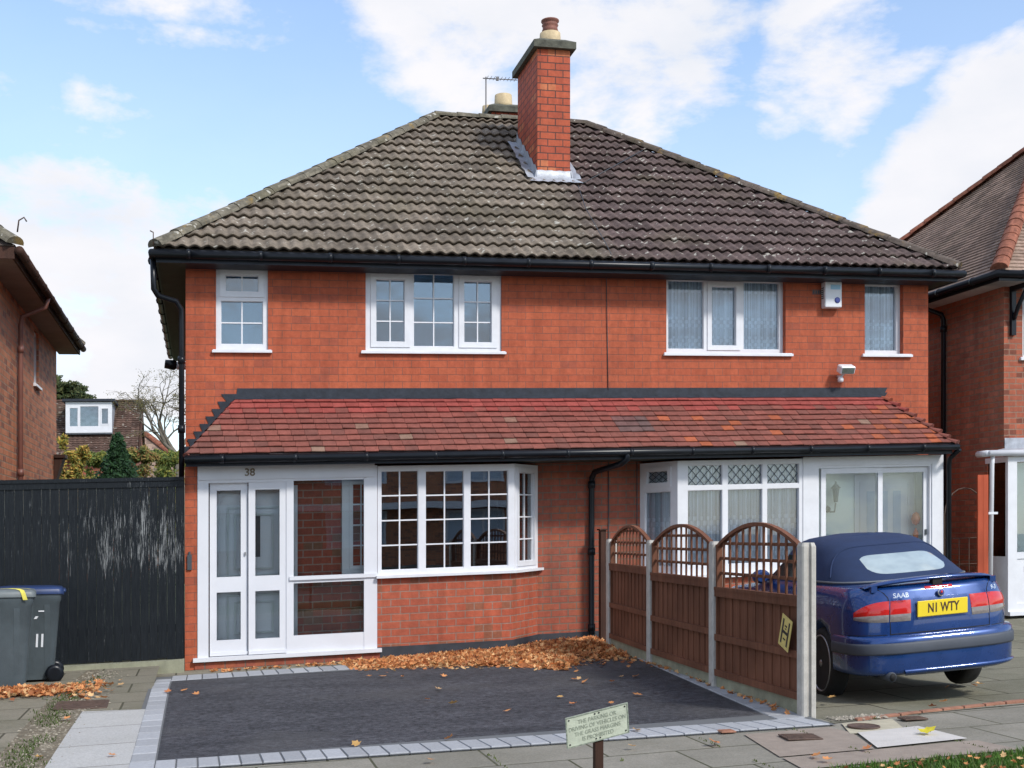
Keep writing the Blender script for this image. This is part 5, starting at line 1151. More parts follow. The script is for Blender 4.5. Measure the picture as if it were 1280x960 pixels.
# ------------------------------------------------------------------ GRASS
def blades(mb, x, y, h, rnd, col, w_=.004):
    a = rnd.uniform(0, 6.28); l = rnd.uniform(.2,.8)*h; dx, dy = math.cos(a), math.sin(a)
    p = Vector((x, y, 0)); q = p + Vector((dx*l*.3, dy*l*.3, h*.6)); r_ = p + Vector((dx*l, dy*l, h)); s_ = Vector((-dy, dx, 0))*w_
    mb.add([p-s_, p+s_, q+s_*.8, q-s_*.8, r_], [(0,1,2,3),(3,2,4)], 0, False, col)
rnd = random.Random(21); mb = MB()
for i in range(26000):
    x = rnd.uniform(2.9, 6.6); y = -12.2+2.74*rnd.random()**.55
    if y < -10.6 and rnd.random() < .6: continue
    ed = -9.46 - max(0, (4.3-x))*.16 - (0 if x > 3.0 else 1); 
    if y > ed + .05*noise.noise((x*5, 0, 0)): continue
    v = rnd.uniform(.7, 1.3); g_ = rnd.random(); col = (.075*v,.165*v,.022*v) if g_ < .75 else (.15*v,.17*v,.05*v)
    blades(mb, x, y, rnd.uniform(.02,.055), rnd, col)
for i in range(2600):
    x = rnd.uniform(1.9, 3.2); y = rnd.uniform(-11.5,-9.62); v = rnd.uniform(.7,1.3); blades(mb, x, y, rnd.uniform(.02,.05), rnd, (.09*v,.15*v,.03*v))
mb.build('verge_grass', M['foliage'], None, kind='stuff', label='bright green mown grass of the verge in the bottom right corner', cat='grass')
mb = MB()
for i in range(2600):
    f = rnd.random(); y = -7.7+6.2*f; xc = -1.03-.06*math.sin(f*3.); x = xc+rnd.gauss(0,.09)
    if noise.noise((x*2.2, y*1.3, 4)) < -.02: continue
    v = rnd.uniform(.7,1.3); blades(mb, x, y, rnd.uniform(.008,.035), rnd, (.08*v,.12*v,.03*v), .005)
for i in range(800):   # weeds in slab joints of the pavement
    k = rnd.randrange(9); x = -1+k*.79+rnd.gauss(0,.008); y = rnd.uniform(-9.3,-7.9)
    if noise.noise((x*2, y*2.5, 9)) < .15: continue
    v = rnd.uniform(.7,1.3); blades(mb, x, y, rnd.uniform(.006,.02), rnd, (.10*v,.13*v,.03*v), .004)
mb.build('weeds', M['foliage'], None, kind='stuff', label='moss and small weeds in the gravel strip and slab joints', cat='weeds')
mb = MB()   # loose stones in the strip and by the end post
def stone(mb, c, r_, rnd, col):
    vs = []; 
    for (a, b_) in ((0,90),(0,0),(72,0),(144,0),(216,0),(288,0)):
        rr = r_*rnd.uniform(.7,1.2); aa = R(a+rnd.uniform(-15,15)); 
        vs.append((c[0]+(rr*math.cos(aa) if b_ == 0 else 0), c[1]+(rr*math.sin(aa) if b_ == 0 else 0), c[2]+(r_*.55 if b_ else 0)))
    mb.add(vs, [(0,1,2),(0,2,3),(0,3,4),(0,4,5),(0,5,1)], 0, False, col)
for i in range(1500):
    f = rnd.random(); y = -7.7+6.6*f; x = -1.04+.10*f+rnd.gauss(0,.11); v = rnd.uniform(.6,1.3); stone(mb, (x,y,.005), rnd.uniform(.006,.02), rnd, (.26*v,.23*v,.18*v))
for i in range(160):
    v = rnd.uniform(.6,1.3); stone(mb, (5.0+rnd.random()*.45, -7.82+rnd.gauss(0,.05)+.0, .004), rnd.uniform(.008,.028), rnd, (.30*v,.27*v,.22*v))
mb.build('loose_stones', M['settcol'], None, kind='stuff', label='loose pale stones and rubble in the strip and at the foot of the end post', cat='gravel')

# ------------------------------------------------------------------ FALLEN LEAVES
def leafcol(rnd, warm=1.):
    g_ = rnd.random(); v = rnd.uniform(.7,1.25)
    b_ = (.66,.29,.11) if g_ < .45 else ((.52,.20,.08) if g_ < .68 else ((.74,.46,.22) if g_ < .92 else (.28,.10,.045)))
    return tuple(k_*v for k_ in b_)
def leaf(mb, c, s_, rnd, col, tilt=.5, rz=None):
    rz = rnd.uniform(0,6.28) if rz is None else rz; tx, ty = rnd.gauss(0,tilt), rnd.gauss(0,tilt)
    Mx = Matrix.Rotation(rz,3,'Z') @ Matrix.Rotation(tx,3,'X') @ Matrix.Rotation(ty,3,'Y'); cu = rnd.uniform(.1,.5)
    ol = [(0,-.62),(.20,-.35),(.42,-.30),(.30,-.05),(.46,.22),(.20,.24),(0,.60),(-.18,.26),(-.44,.20),(-.30,-.04),(-.40,-.30),(-.2,-.36)]
    ol = ol[::1]; vs = [Vector(c)+Mx @ Vector((0,0,-.04*s_))]
    for (x, y) in ol: 
        k_ = rnd.uniform(.85,1.1); vs.append(Vector(c)+Mx @ Vector((x*s_*k_, y*s_*k_, (x*x+y*y)*cu*s_*1.2+rnd.uniform(-.05,.05)*s_)))
    mb.add(vs, [(0, i+1, (i+1) % 12+1) for i in range(12)], 0, True, col)
rnd = random.Random(33); mb = MB()
def pileh(x, y):   # heap along the bay's foot, deepest in the corner by the fence
    ybase = -.62 if x < 4.3 else (-.62+(x-4.3)*1.1 if x < 4.8 else -.03)
    # front edge of the heap
    fx = [(1.95,-1.75),(2.4,-1.95),(3.0,-2.35),(3.6,-3.1),(4.05,-3.85),(4.35,-3.3),(4.6,-2.5),(5.0,-2.75),(5.35,-2.6),(5.45,-1.6)]
    f = None
    for (a, ya), (b, yb) in zip(fx, fx[1:]):
        if a <= x <= b: f = ya+(yb-ya)*(x-a)/(b-a)
    if f is None or y > ybase or y < f: return -1
    dF = y-f; dB = ybase-y; dL = x-1.95
    hmax = .018 + .045*min(1, max(0,(x-2.4)/1.6)) + .13*math.exp(-((x-5.1)**2+(y+1.2)**2)/.5)
    return min(hmax, dF*.16, dL*.12)*(.75+.5*noise.noise((x*2.1,y*2.1,3)))
cnt = 0; tries = 0
while cnt < 9500 and tries < 90000:
    tries += 1; x = rnd.uniform(1.95,5.42); y = rnd.uniform(-3.9,-.05); h = pileh(x, y)
    if h < 0: continue
    if h < .015 and rnd.random() < .55: continue
    if noise.noise((x*3.3,y*3.3,8)) < -.38 and rnd.random() < .8: continue
    leaf(mb, (x, y, .012 + h*(1-.35*rnd.random()**2) ), rnd.uniform(.03,.065)+.05*rnd.random()**2, rnd, leafcol(rnd), .6); cnt += 1
gx_ = [[Vector((1.9+3.6*i/50, -3.9+3.9*j/50, 0)) for i in range(51)] for j in range(51)]
for r_ in gx_:
    for p in r_: p.z = max(-.03, pileh(p.x, p.y)*.7-.01)
mb.grid(gx_, 0, True, (.13,.05,.02))
for i in range(520):
    x = rnd.uniform(2.0,5.2); f_ = -1.9-1.3*max(0, (x-2.)/2.2) if x < 4.2 else -3.0
    leaf(mb, (x, f_+rnd.gauss(0,.28), .014), rnd.uniform(.03,.075), rnd, leafcol(rnd), .25)
mb.build('leaf_heap', M['leaf'], None, dip=True, kind='stuff', label='heap of orange and brown autumn leaves along the wall and in the fence corner', cat='leaves')
mb = MB()
for i in range(1500):
    x = -2.6+1.35*rnd.random()+ (.25 if rnd.random() < .3 else 0); y = -2.95+rnd.gauss(0,.16)-.10*(x+1.5)
    leaf(mb, (x, y, .015+rnd.random()*.05), rnd.uniform(.04,.075), rnd, leafcol(rnd), .5)
for i in range(90): leaf(mb, (-.95+rnd.gauss(0,.12), -2.9+rnd.gauss(0,.4), .02+rnd.random()*.02), rnd.uniform(.05,.09), rnd, leafcol(rnd), .4)
mb.build('leaf_drift', M['leaf'], None, kind='stuff', label='drift of orange autumn leaves on the slabs in front of the bins', cat='leaves')
mb = MB()   # leaves caught along edges: porch foot, gravel boards, fence side, verge
for i in range(110): leaf(mb, (rnd.uniform(.3,2.3), -.80-abs(rnd.gauss(0,.12)), .018), rnd.uniform(.04,.08), rnd, leafcol(rnd), .3)
for i in range(80):
    f = rnd.random()**1.3; x = 5.12-.26*f; y = -3.7-3.8*f; leaf(mb, (x-.06+rnd.gauss(0,.03), y, .025), rnd.uniform(.03,.07), rnd, leafcol(rnd), .4)
for i in range(100): leaf(mb, (rnd.uniform(3.4,5.9), -9.6-rnd.random()*.55, .04), rnd.uniform(.03,.05), rnd, leafcol(rnd), .4)
mb.build('leaf_scatter', M['leaf'], None, dip=True, kind='stuff', label='thin scatter of small autumn leaves along the porch foot, fence foot and verge', cat='leaves')
# leaves lying alone, one object each
def G_(X, Y, z0=.015):
    TH = R(14.45); S_, C_ = math.sin(TH), math.cos(TH); u = (X-640)/1494.; a, b = u*C_+S_, -u*S_+C_
    Z = (1.6-z0-KS*.234)/((Y-670)/1494.+KS*a); return .234+a*Z, -16.25+b*Z
single = [(568,880,1),(634,890,1),(462,846,1),(478,846,1),(503,847,1),(548,862,1),(534,875,1),(555,846,1),(561,924,1),(446,932,0),(717,850,1),(731,853,1),(765,853,1),(777,847,1),(795,846,1),(797,869,1),(764,880,1),(717,881,1),(700,872,1),(796,914,0),(724,850,1),
          (790,934,0),(893,929,0),(1020,946,0),(1083,937,0),(1165,884,0),(1180,878,0),(1040,873,0),(1224,856,0),(1218,858,0),(1184,860,0),(150,857,0),(210,866,1),(230,864,1),(245,869,1),(82,900,0),(48,948,0),(140,945,0),(1035,951,0),(538,951,0)]
lp = {}
for k, (X, Y, drv) in enumerate(single):
    x, y = G_(X, Y); rn = random.Random(k*13+5); mb = MB()
    col = leafcol(rn) if k % 9 else (.60,.36,.13)
    leaf(mb, (0,0,.015), rn.uniform(.06,.095), rn, col, .22)
    if drv: lb, gp_ = 'single orange-brown leaf lying on the dark tarmac drive', 'single leaves on the tarmac drive'
    else: lb, gp_ = 'single tan leaf lying alone on the paving slabs or edging', 'single leaves on the paving'
    o = mb.build('fallen_leaf', M['leaf'], None, shear=False, label=lb, cat='leaf', group=gp_); o.location = (x, y, gz(x)+gdip(x, y)+.012)
x, y = G_(1158, 917); mb = MB(); leaf(mb, (0,0,.02), .13, random.Random(3), (.70,.60,.05), .3); o = mb.build('fallen_leaf', M['leaf'], None, shear=False, label='bright yellow leaf on the corner of the white pavement slab', cat='leaf'); o.location = (x, y, gz(x)+.012)

# ------------------------------------------------------------------ BEHIND: BUNGALOW, ROOFS, TREES
def at(X, Y, y):   # point at depth plane y
    TH = R(14.45); S_, C_ = math.sin(TH), math.cos(TH); u = (X-640)/1494.; a, b = u*C_+S_, -u*S_+C_; Z = (y+16.25)/b
    x = .234+a*Z; return x, 1.6+(670-Y)/1494.*Z - gz(x)
yb = 34.
xl, zr_ = at(30, 503, yb+3); xr, _ = at(178, 503, yb+3); _, ze_ = at(100, 570, yb)
bg = empty('bungalow', ((xl+xr)/2, yb, 0), 'distant house with brown tiled roof and wide white dormer window behind the black fence', 'house')
mb = MB(); tile_slope(mb, (xl-3, yb, ze_), (1,0,0), (0, 3.2, zr_-ze_), xr-xl+3, math.hypot(3.2, zr_-ze_), 0, 0, .17, .20, .025, lift=.03, samp=4, seed=50)
tile_slope(mb, (xr, yb+6.4, ze_), (-1,0,0), (0, -3.2, zr_-ze_), xr-xl+3, math.hypot(3.2, zr_-ze_), 0, 0, .4, .4, .025, lift=.03, samp=2, seed=51)
rfb = mb.build('roof', rooftilemat('bungalow_tiles', (.11,.065,.048), (.075,.05,.042), lichen=.5, moss=.4, scale=.6), bg)
mb = MB(); mb.box(xl-2.9, xr-.1, yb+.3, yb+6.1, -.1, ze_+.02); mb.add([(xr-.1,yb+.3,ze_),(xr-.1,yb+6.1,ze_),(xr-.1,yb+3.2,zr_-.1)], [(0,1,2)]); mb.build('wall', M['brick_worn'], bg)
mb = MB(); mb.box(xl-3, xr, yb-.1, yb-.02, ze_-.12, ze_+.04); mb.tube([(xr+.01,yb-.1,ze_-.02),(xr+.01,yb+3.2,zr_+.02)], .06, 6, 1); mb.build('gutter', [M['white'], M['timber_dark']], bg)
dx0, dz1 = at(82, 502, yb+.9); dx1, dz0 = at(140, 536, yb+.9)
D_ = Pl(dx0, yb+.9); Lw = dx1-dx0
mb = MB(); mb.box(dx0, dx1, yb+.96, yb+3.4, dz0-.2, dz1); mb.box(dx0-.12, dx1+.12, yb+.78, yb+3.5, dz1, dz1+.10, 1); mb.build('dormer', [M['lead'], M['flash']], bg)
def fz(Y): return at(100, Y, yb+.9)[1]
def fx_(X): return at(X, 520, yb+.9)[0]-dx0
make_window(bg, D_, 0, Lw, dz0-.15, dz1-.02, .0, [gl(fx_(87),fx_(97),fz(533),fz(510),0,1,1), gl(fx_(100),fx_(123),fz(533),fz(508),0,1,1), gl(fx_(126),fx_(136),fz(531),fz(510),.03,1,1)], room='greyroom', glass='glass_sky', roomd=.3)
# red-roofed house farther right
yc_ = 52.
hx, hz = at(180, 540, yc_); ex, ez = at(232, 590, yc_)
b2 = empty('distant_house', (hx+2, yc_, 0), 'far brown roof with a red sloping edge, seen right of the dormer house', 'house')
mb = MB(); mb.add([(hx-9,yc_-3,ez-.6),(ex+1,yc_-3,ez-.6),(hx,yc_+2,hz),(hx-6,yc_+2,hz)], [(0,1,2,3)]); mb.add([(ex+1,yc_-3,ez-.6),(ex+1,yc_+7,ez-.6),(hx,yc_+2,hz)], [(0,1,2)]); mb.add([(ex+1,yc_+7,ez-.6),(hx-9,yc_+7,ez-.6),(hx-6,yc_+2,hz),(hx,yc_+2,hz)], [(0,1,2,3)]); mb.build('roof', M['rtile'], b2)
mb = MB(); hip_caps(mb, (ex+1,yc_-3,ez-.5), (hx,yc_+2,hz+.1), .2, .5); mb.build('ridge_tiles', M['rhip'], b2)
mb = MB(); mb.box(hx-8.5, ex+.6, yc_-2.6, yc_+6.6, -.1, ez-.62); mb.build('wall', M['brick_left'], b2)

def clump(mb, c, r_, n, s_, cols, rnd, flat=1.):
    for i in range(n):
        d = Vector((rnd.gauss(0,1), rnd.gauss(0,1), rnd.gauss(0,1))).normalized() * r_*rnd.random()**.4
        p = Vector(c) + Vector((d.x, d.y, d.z*flat)); a = Vector((rnd.gauss(0,1), rnd.gauss(0,1), rnd.gauss(0,1))).normalized(); b = a.orthogonal().normalized(); q = s_*rnd.uniform(.6,1.3)
        v = rnd.uniform(.65,1.35); cc = cols[rnd.randrange(len(cols))]; mb.add([p-a*q, p+b*q*.5, p+a*q, p-b*q*.5], [(0,1,2,3)], 0, False, tuple(k_*v for k_ in cc))
def bush(X0, X1, Y0, y, label, cols, seed, name='garden_shrub', cat='shrub', h0=None, s_=.07, n=2200, cone=False):
    rnd = random.Random(seed); x0, zt_ = at(X0, Y0, y); x1, _ = at(X1, Y0, y); cx = (x0+x1)/2; hw = abs(x1-x0)/2
    t = empty(name, (cx, y, 0), label, cat); mb = MB()
    K_ = 60
    for k in range(K_):
        if cone:
            f = (k/(K_-1))**.7; rr = zt_*.42*(1-f)**.85; a = k*2.4; c = (cx+rr*.55*math.cos(a), y+rr*.55*math.sin(a), .2+(zt_-.35)*f); r_ = max(.13, rr*.50)
        else:
            a = rnd.uniform(0,6.28); q = rnd.random()**.5*hw*.95; zz = rnd.uniform(zt_*.3, zt_*(1-.22*(q/hw)**2)-.2); c = (cx+q*math.cos(a), y+q*.7*math.sin(a), zz); r_ = hw*rnd.uniform(.40,.60)
            if rnd.random() < .35: c = (c[0], c[1], zt_-rnd.uniform(.0,.3)); r_ *= .6
        clump(mb, c, r_, n//K_, s_, cols, rnd)
    mb.build('foliage', M['foliage'], t)
    mb = MB(); mb.tube([(cx,y,-.1),(cx+.05,y,zt_*.5),(cx,y,zt_*.8)], [.07,.05,.02], 7); mb.build('stem', M['bark'], t); return t
G1 = [(.045,.09,.03),(.03,.065,.022)]; YL = [(.42,.33,.06),(.30,.26,.06),(.16,.19,.05),(.50,.30,.08)]; YG = [(.15,.20,.05),(.28,.27,.06),(.10,.14,.04)]; RU = [(.30,.16,.06),(.22,.22,.06),(.12,.17,.05),(.34,.25,.09)]
bush(124, 170, 540, 17., 'dark green conical conifer rising over the black fence', [(.022,.062,.022),(.035,.085,.03),(.018,.045,.02)], 61, 'conifer', 'tree', s_=.055, n=14000, cone=True)
bush(76, 112, 562, 20., 'yellow-leaved shrub between the left house and the conifer', YL, 62, s_=.06, n=6500)
bush(104, 136, 568, 22., 'yellow-green shrub close behind the conifer on its left', YG, 63, s_=.06, n=6000)
bush(156, 196, 563, 21., 'rusty yellow shrub immediately right of the conifer', RU, 64, s_=.06, n=6500)
bush(186, 226, 566, 24., 'green and yellow shrub beside the black downpipe behind the fence', YG, 65, s_=.06, n=6000)
bush(196, 240, 572, 30., 'reddish brown shrub low behind the green one near the downpipe', RU, 66, s_=.08, n=5000)
bush(72, 84, 545, 13.5, 'thin yellow twiggy shrub against the left brick house', YL, 67, s_=.06, n=700)
# bare weeping tree right of the bungalow
def tree(X, y, Ytop, Yfork, lean, label, name, cols, seed, spread, leafn, depth=5, lfs=.05):
    rnd = random.Random(seed); x, zt_ = at(X, Ytop, y); _, zf = at(X, Yfork, y); t = empty(name, (x, y, 0), label, 'tree'); mb = MB(); lf = MB()
    def grow(p, d, L_, r_, k):
        n = 4; pts = [p]; q = p.copy(); dd = d.copy()
        for i in range(n):
            dd = (dd + Vector((rnd.gauss(0,.16), rnd.gauss(0,.16), rnd.gauss(0,.10) + (-.10 if k <= 1 else .04)))).normalized(); q = q + dd*L_/n; pts.append(q.copy())
        mb.tube(pts, [r_*(1-.5*i/n) for i in range(n+1)], 5 if k < 3 else 7, 0, True, False)
        if k == 0:
            for pp in pts: 
                for _ in range(leafn): clump(lf, pp+Vector((rnd.gauss(0,.12),rnd.gauss(0,.12),-.1*rnd.random())), .10, 2, lfs, cols, rnd)
            return
        for j in range(3 if k > 1 else 3):
            i = rnd.randrange(2, n+1); nd = (dd + Vector((rnd.gauss(0,spread), rnd.gauss(0,spread*.8), rnd.gauss(.05,.3)))).normalized(); grow(pts[i], nd, L_*rnd.uniform(.55,.8), r_*.5, k-1)
    base = Vector((x, y, 0)); fk = Vector((x+lean[0]*.3, y, zf)); mb.tube([base, (base+fk)/2+Vector((.1,0,0)), fk], [.2,.15,.12], 8)
    H_ = zt_-zf
    for a in (-.9, -.35, .15, .7): grow(fk, Vector((lean[0]+a, rnd.gauss(0,.2), .9)).normalized(), H_*.62, .075, depth-1)
    mb.build('branches', M['bark'], t); lf.build('foliage', M['foliage'], t); return t
tree(229, 26., 488, 570, (-.55,0), 'nearly bare branching tree against the sky between the dormer house and the main house', 'bare_tree', [(.17,.16,.06),(.22,.17,.07),(.10,.11,.045)], 71, .60, 1, lfs=.028)
tree(88, 48., 490, 530, (0.,0), 'leafy tree top showing over the ridge of the dormer house', 'garden_tree', [(.05,.075,.03),(.10,.11,.04)], 72, .45, 5, lfs=.10)
# ================================================================== THE CAR
CO = dict(x=6.50, y=-6.32, h=-.095, dz=-.052, ws=.885, zs=1.05, kr=.050)
ch_, sh_ = math.cos(CO['h']), math.sin(CO['h'])
def cxf(p):
    a, b = p[0]*CO['ws'], p[1]*CO['ws']
    x = CO['x']+a*ch_-b*sh_; y = CO['y']+a*sh_+b*ch_
    return Vector((x, y, p[2]*CO['zs']+CO['dz']+gz(x)+CO['kr']*a))
def carpaint(name, col, metal=.35, rough=.28):
    m, nt, b, N, Lk = newmat(name); tc = N('ShaderNodeTexCoord'); n1 = N('ShaderNodeTexNoise', Scale=2.5, Detail=6.); Lk(tc.outputs['Object'], n1.inputs['Vector'])
    r1 = ramp(N, [(.3, tuple(c*.88 for c in col)), (.7, tuple(c*1.1 for c in col))]); Lk(n1.outputs['Fac'], r1.inputs['Fac']); Lk(r1.outputs['Color'], b.inputs['Base Color'])
    b.inputs['Metallic'].default_value = metal; b.inputs['Roughness'].default_value = rough; b.inputs['Coat Weight'].default_value = .9; b.inputs['Coat Roughness'].default_value = .04
    n2 = N('ShaderNodeTexNoise', Scale=9., Detail=5.); Lk(tc.outputs['Object'], n2.inputs['Vector']); r2 = ramp(N, [(.35, rough*.8), (.8, rough*1.7)]); Lk(n2.outputs['Fac'], r2.inputs['Fac']); Lk(r2.outputs['Color'], b.inputs['Roughness'])
    return m
M['carblue'] = carpaint('metallic_blue_paint', (.006,.044,.19)); M['softtop'] = plain('navy_canvas', (.012,.028,.082), .85, .12, 8., .35, fine=220)
M['redlens'] = plain('red_lens', (.55,.015,.012), .12, .1, 20., coat=.6); M['clearlens'] = plain('smoky_clear_lens', (.20,.175,.165), .15, .2, 30., coat=.5); M['rubber'] = plain('grey_rub_strip', (.055,.065,.085), .6, .15)
M['tyre'] = plain('tyre_rubber', (.018,.018,.019), .8, .2, 12., .2); M['rim'] = plain('alloy_rim', (.42,.42,.44), .35, .12, metal=.8); M['dark'] = plain('matt_black', (.008,.008,.009), .8, .1)
M['plate'] = plain('yellow_number_plate', (.82,.62,.02), .4, .04); M['char'] = plain('plate_characters', (.05,.02,.02), .5, .1); M['chrome'] = plain('chrome_lettering', (.75,.76,.78), .25, .03, metal=.8)
m, nt, b, N, Lk = newmat('car_window_glass'); b.inputs['Base Color'].default_value = (.03,.045,.045,1); b.inputs['Roughness'].default_value = .05; b.inputs['Coat Weight'].default_value = 1.; b.inputs['IOR'].default_value = 1.9; M['carglass'] = m
m, nt, b, N, Lk = newmat('rear_plastic_window'); tc = N('ShaderNodeTexCoord'); n1 = N('ShaderNodeTexNoise', Scale=5., Detail=3.); Lk(tc.outputs['Object'], n1.inputs['Vector']); r1 = ramp(N, [(.35, (.31,.37,.38)), (.65, (.42,.49,.49))]); Lk(n1.outputs['Fac'], r1.inputs['Fac']); Lk(r1.outputs['Color'], b.inputs['Base Color'])
b.inputs['Roughness'].default_value = .09; b.inputs['Coat Weight'].default_value = 1.; b.inputs['IOR'].default_value = 1.8; M['rearglass'] = m

def interp(levels, z):
    if z <= levels[0][0]: return levels[0]
    for A, B in zip(levels, levels[1:]):
        if A[0] <= z <= B[0]:
            t = (z-A[0])/(B[0]-A[0] or 1); t = t; return tuple(A[i]+(B[i]-A[i])*t for i in range(len(A)))
    return levels[-1]
def spt(levels, phi, z, off=0.):   # rear half: phi -90..90, 0 = rear centre
    _, br, bf, w, Dr, Df, n = interp(levels, z); s_ = 1 if phi >= 0 else -1; p = abs(math.radians(phi)); e = 2./n
    a = w*max(0, math.sin(p))**e; b = br+Dr*(1-max(0, math.cos(p))**e)
    if off:
        # outward direction in plan
        ga = (a/w)**(n-1)/w; gb = ((1-(b-br)/Dr) if Dr else 0); gb = max(0, gb)**(n-1)/Dr; l = math.hypot(ga, gb) or 1; a += off*ga/l; b -= off*gb/l
    return Vector((s_*a, b, z))
def phi_of(levels, a, z):
    _, br, bf, w, Dr, Df, n = interp(levels, z); return math.copysign(math.degrees(math.asin(min(1, (abs(a)/w)**(n/2.)))), a)
def loop(levels, z, nr=22, ns=14, nf=14):
    _, br, bf, w, Dr, Df, n = interp(levels, z); e = 2./n; right = []
    for k in range(nr+1):
        p = math.pi/2*(k/nr)**.9; right.append((w*math.sin(p)**e, br+Dr*(1-math.cos(p)**e if k < nr else 1)))
    for k in range(1, ns): right.append((w, br+Dr+(bf-Df-br-Dr)*k/ns))
    for k in range(nf+1):
        p = math.pi/2*(1-k/nf); right.append((w*math.sin(p)**e, bf-Df*(1-math.cos(p)**e if k > 0 else 1)))
    L_ = right + [(-x, y) for x, y in right[-2:0:-1]]
    return L_
def stack(mb, levels, zs, zfun=lambda a, b, z: z, cap=3, capz=.012, m=0, bottom=True, crown=0.):
    rows = [[Vector((x, y, zfun(x, y, z))) for x, y in loop(levels, z)] for z in zs]
    top = rows[-1]; cx = 0; n = len(top)
    lp_ = loop(levels, zs[-1]); ymid = (min(p[1] for p in lp_)+max(p[1] for p in lp_))/2
    for k in range(1, cap+1):
        f = 1-k/(cap+.35); w_ = interp(levels, zs[-1])[3]
        rows.append([Vector((x*f, y+( (max(min(y, ymid+1.2), ymid-1.2)-y)*(1-f)*.6), zfun(x*f, y, zs[-1]) + capz*(1-f*f))) for x, y in lp_])
    mb.grid(rows, m, True, closed=True); last = rows[-1]
    # bridge the innermost loop across with quads
    h = n//2; vs = last; fs = [(i, i+1, n-i-1, (n-i) % n) for i in range(0, h)]
    mb.add(vs, fs, m, True)
    if bottom: mb.add(rows[0], [((n-i) % n, n-i-1, i+1, i) for i in range(0, h)], m, False)
def weld(o, d=.0005):
    import bmesh
    bm = bmesh.new(); bm.from_mesh(o.data); bmesh.ops.remove_doubles(bm, verts=bm.verts, dist=d); bmesh.ops.recalc_face_normals(bm, faces=bm.faces); bm.to_mesh(o.data); bm.free()
#            z    br     bf    w    Dr   Df  n
BODY = [(.265,-.86,3.38,.76,.60,.55,3.6),(.30,-.93,3.48,.82,.62,.6,3.7),(.42,-.95,3.52,.845,.64,.62,3.7),(.54,-.955,3.54,.855,.66,.66,3.6),(.66,-.955,3.54,.86,.66,.7,3.5),(.78,-.945,3.52,.855,.66,.72,3.4),(.86,-.925,3.50,.84,.64,.74,3.4),(.92,-.90,3.46,.815,.62,.76,3.4),(.955,-.885,3.42,.79,.60,.8,3.4),(.975,-.865,3.38,.765,.58,.8,3.4),(.988,-.835,3.32,.735,.56,.8,3.4)]
def zb(a, b, z):
    k = max(0, min(1, (z-.45)/.54)); f = max(0., b-1.85)
    return z - k*(.11*min(1, f/.25)*.6 + .10*(f/1.65)**2) + .0
car = bpy.data.objects.new('parked_car', None); COL.objects.link(car); car.location = cxf((0,0,0)); tag(car, 'blue convertible car with navy fabric roof and yellow number plate parked on the right-hand drive', 'car')
def cb(mb, name, mat, parent=None): mb.xf = cxf; return mb.build(name, mat, parent or car)
mb = MB(); stack(mb, BODY, [.265,.28,.30,.36,.42,.48,.54,.60,.66,.72,.78,.82,.86,.89,.92,.94,.955,.967,.978,.988], zb, cap=4, capz=.025)
body = cb(mb, 'body', M['carblue']); weld(body)
# wheel arches cut from the solid body
def cutter(b, r_):
    mb = MB(); mb.lathe((0, b, .315), [(r_,-1.2),(r_,-.50)], 36, axis='x'); mb.lathe((0, b, .315), [(r_,.50),(r_,1.2)], 36, axis='x'); mb.xf = cxf; o = mb.build('cut', M['dark'], car); weld(o); return o
for b_ in (0., 2.605):
    c = cutter(b_, .372); md = body.modifiers.new('b', 'BOOLEAN'); md.operation = 'DIFFERENCE'; md.object = c; md.solver = 'EXACT'
    bpy.context.view_layer.update(); me = fresh(body); body.modifiers.clear(); body.data = me; bpy.data.objects.remove(c)
body.data.materials.clear(); body.data.materials.append(M['carblue'])
for i_, p_ in enumerate(body.data.polygons): p_.material_index = 0
def patch(mb, levels, p0, p1, z0, z1, off, nphi=10, nz=4, m=0, edge=.004, zf=None):
    """a panel lying on the bodywork; p0/p1 and z0/z1 may be functions of the other coordinate"""
    rows = []
    for j in range(nz+1):
        t = j/nz; row = []
        for i in range(nphi+1):
            s_ = i/nphi; za = z0(s_) if callable(z0) else z0; zb_ = z1(s_) if callable(z1) else z1; z = za+(zb_-za)*t
            pa = p0(t) if callable(p0) else p0; pb = p1(t) if callable(p1) else p1; ph = pa+(pb-pa)*s_
            rim = (i in (0, nphi)) or (j in (0, nz)); q = spt(levels, ph, z, off if not rim else off*.35)
            if zf: q.z = zf(q.x, q.y, q.z)
            row.append(q)
        rows.append(row)
    mb.grid(rows, m, True)
    # skirt back into the body
    ring_ = rows[0] + [r_[-1] for r_ in rows[1:]] + rows[-1][-2::-1] + [r_[0] for r_ in rows[-2:0:-1]]
    inn = [Vector((p.x*.985, p.y+.02, p.z)) for p in ring_]; mb.grid([inn, ring_] , m, False, closed=True)
# bumper shell
BUMP = [(.270,-.985,3.4,.80,.60,.5,3.8),(.285,-1.03,3.4,.845,.62,.5,3.8),(.30,-1.045,3.4,.862,.64,.5,3.8),(.40,-1.055,3.4,.868,.66,.5,3.8),(.50,-1.055,3.4,.872,.66,.5,3.8),(.575,-1.045,3.4,.872,.66,.5,3.8),(.592,-1.01,3.4,.866,.64,.5,3.8),(.596,-.93,3.4,.85,.62,.5,3.8)]
mb = MB(); phs = [-90]+[-88+4*k for k in range(45)]+[90]
rows = []
for z in (.270,.285,.30,.32,.36,.41,.448): rows.append([Vector((-interp(BUMP,z)[3], -.365, z))]+[spt(BUMP, p, z) for p in phs]+[Vector((interp(BUMP,z)[3], -.365, z))])
mb.grid(rows, 0, True)
rows = [rows[-1]]+[[Vector((-interp(BUMP,z)[3]-o_, -.365, z))]+[spt(BUMP, p, z, o_+.0001) for p in phs]+[Vector((interp(BUMP,z)[3]+o_, -.365, z))] for z, o_ in ((.450,.012),(.463,.016),(.525,.016),(.538,.010),(.541,.0))]
mb.grid(rows, 1, True)
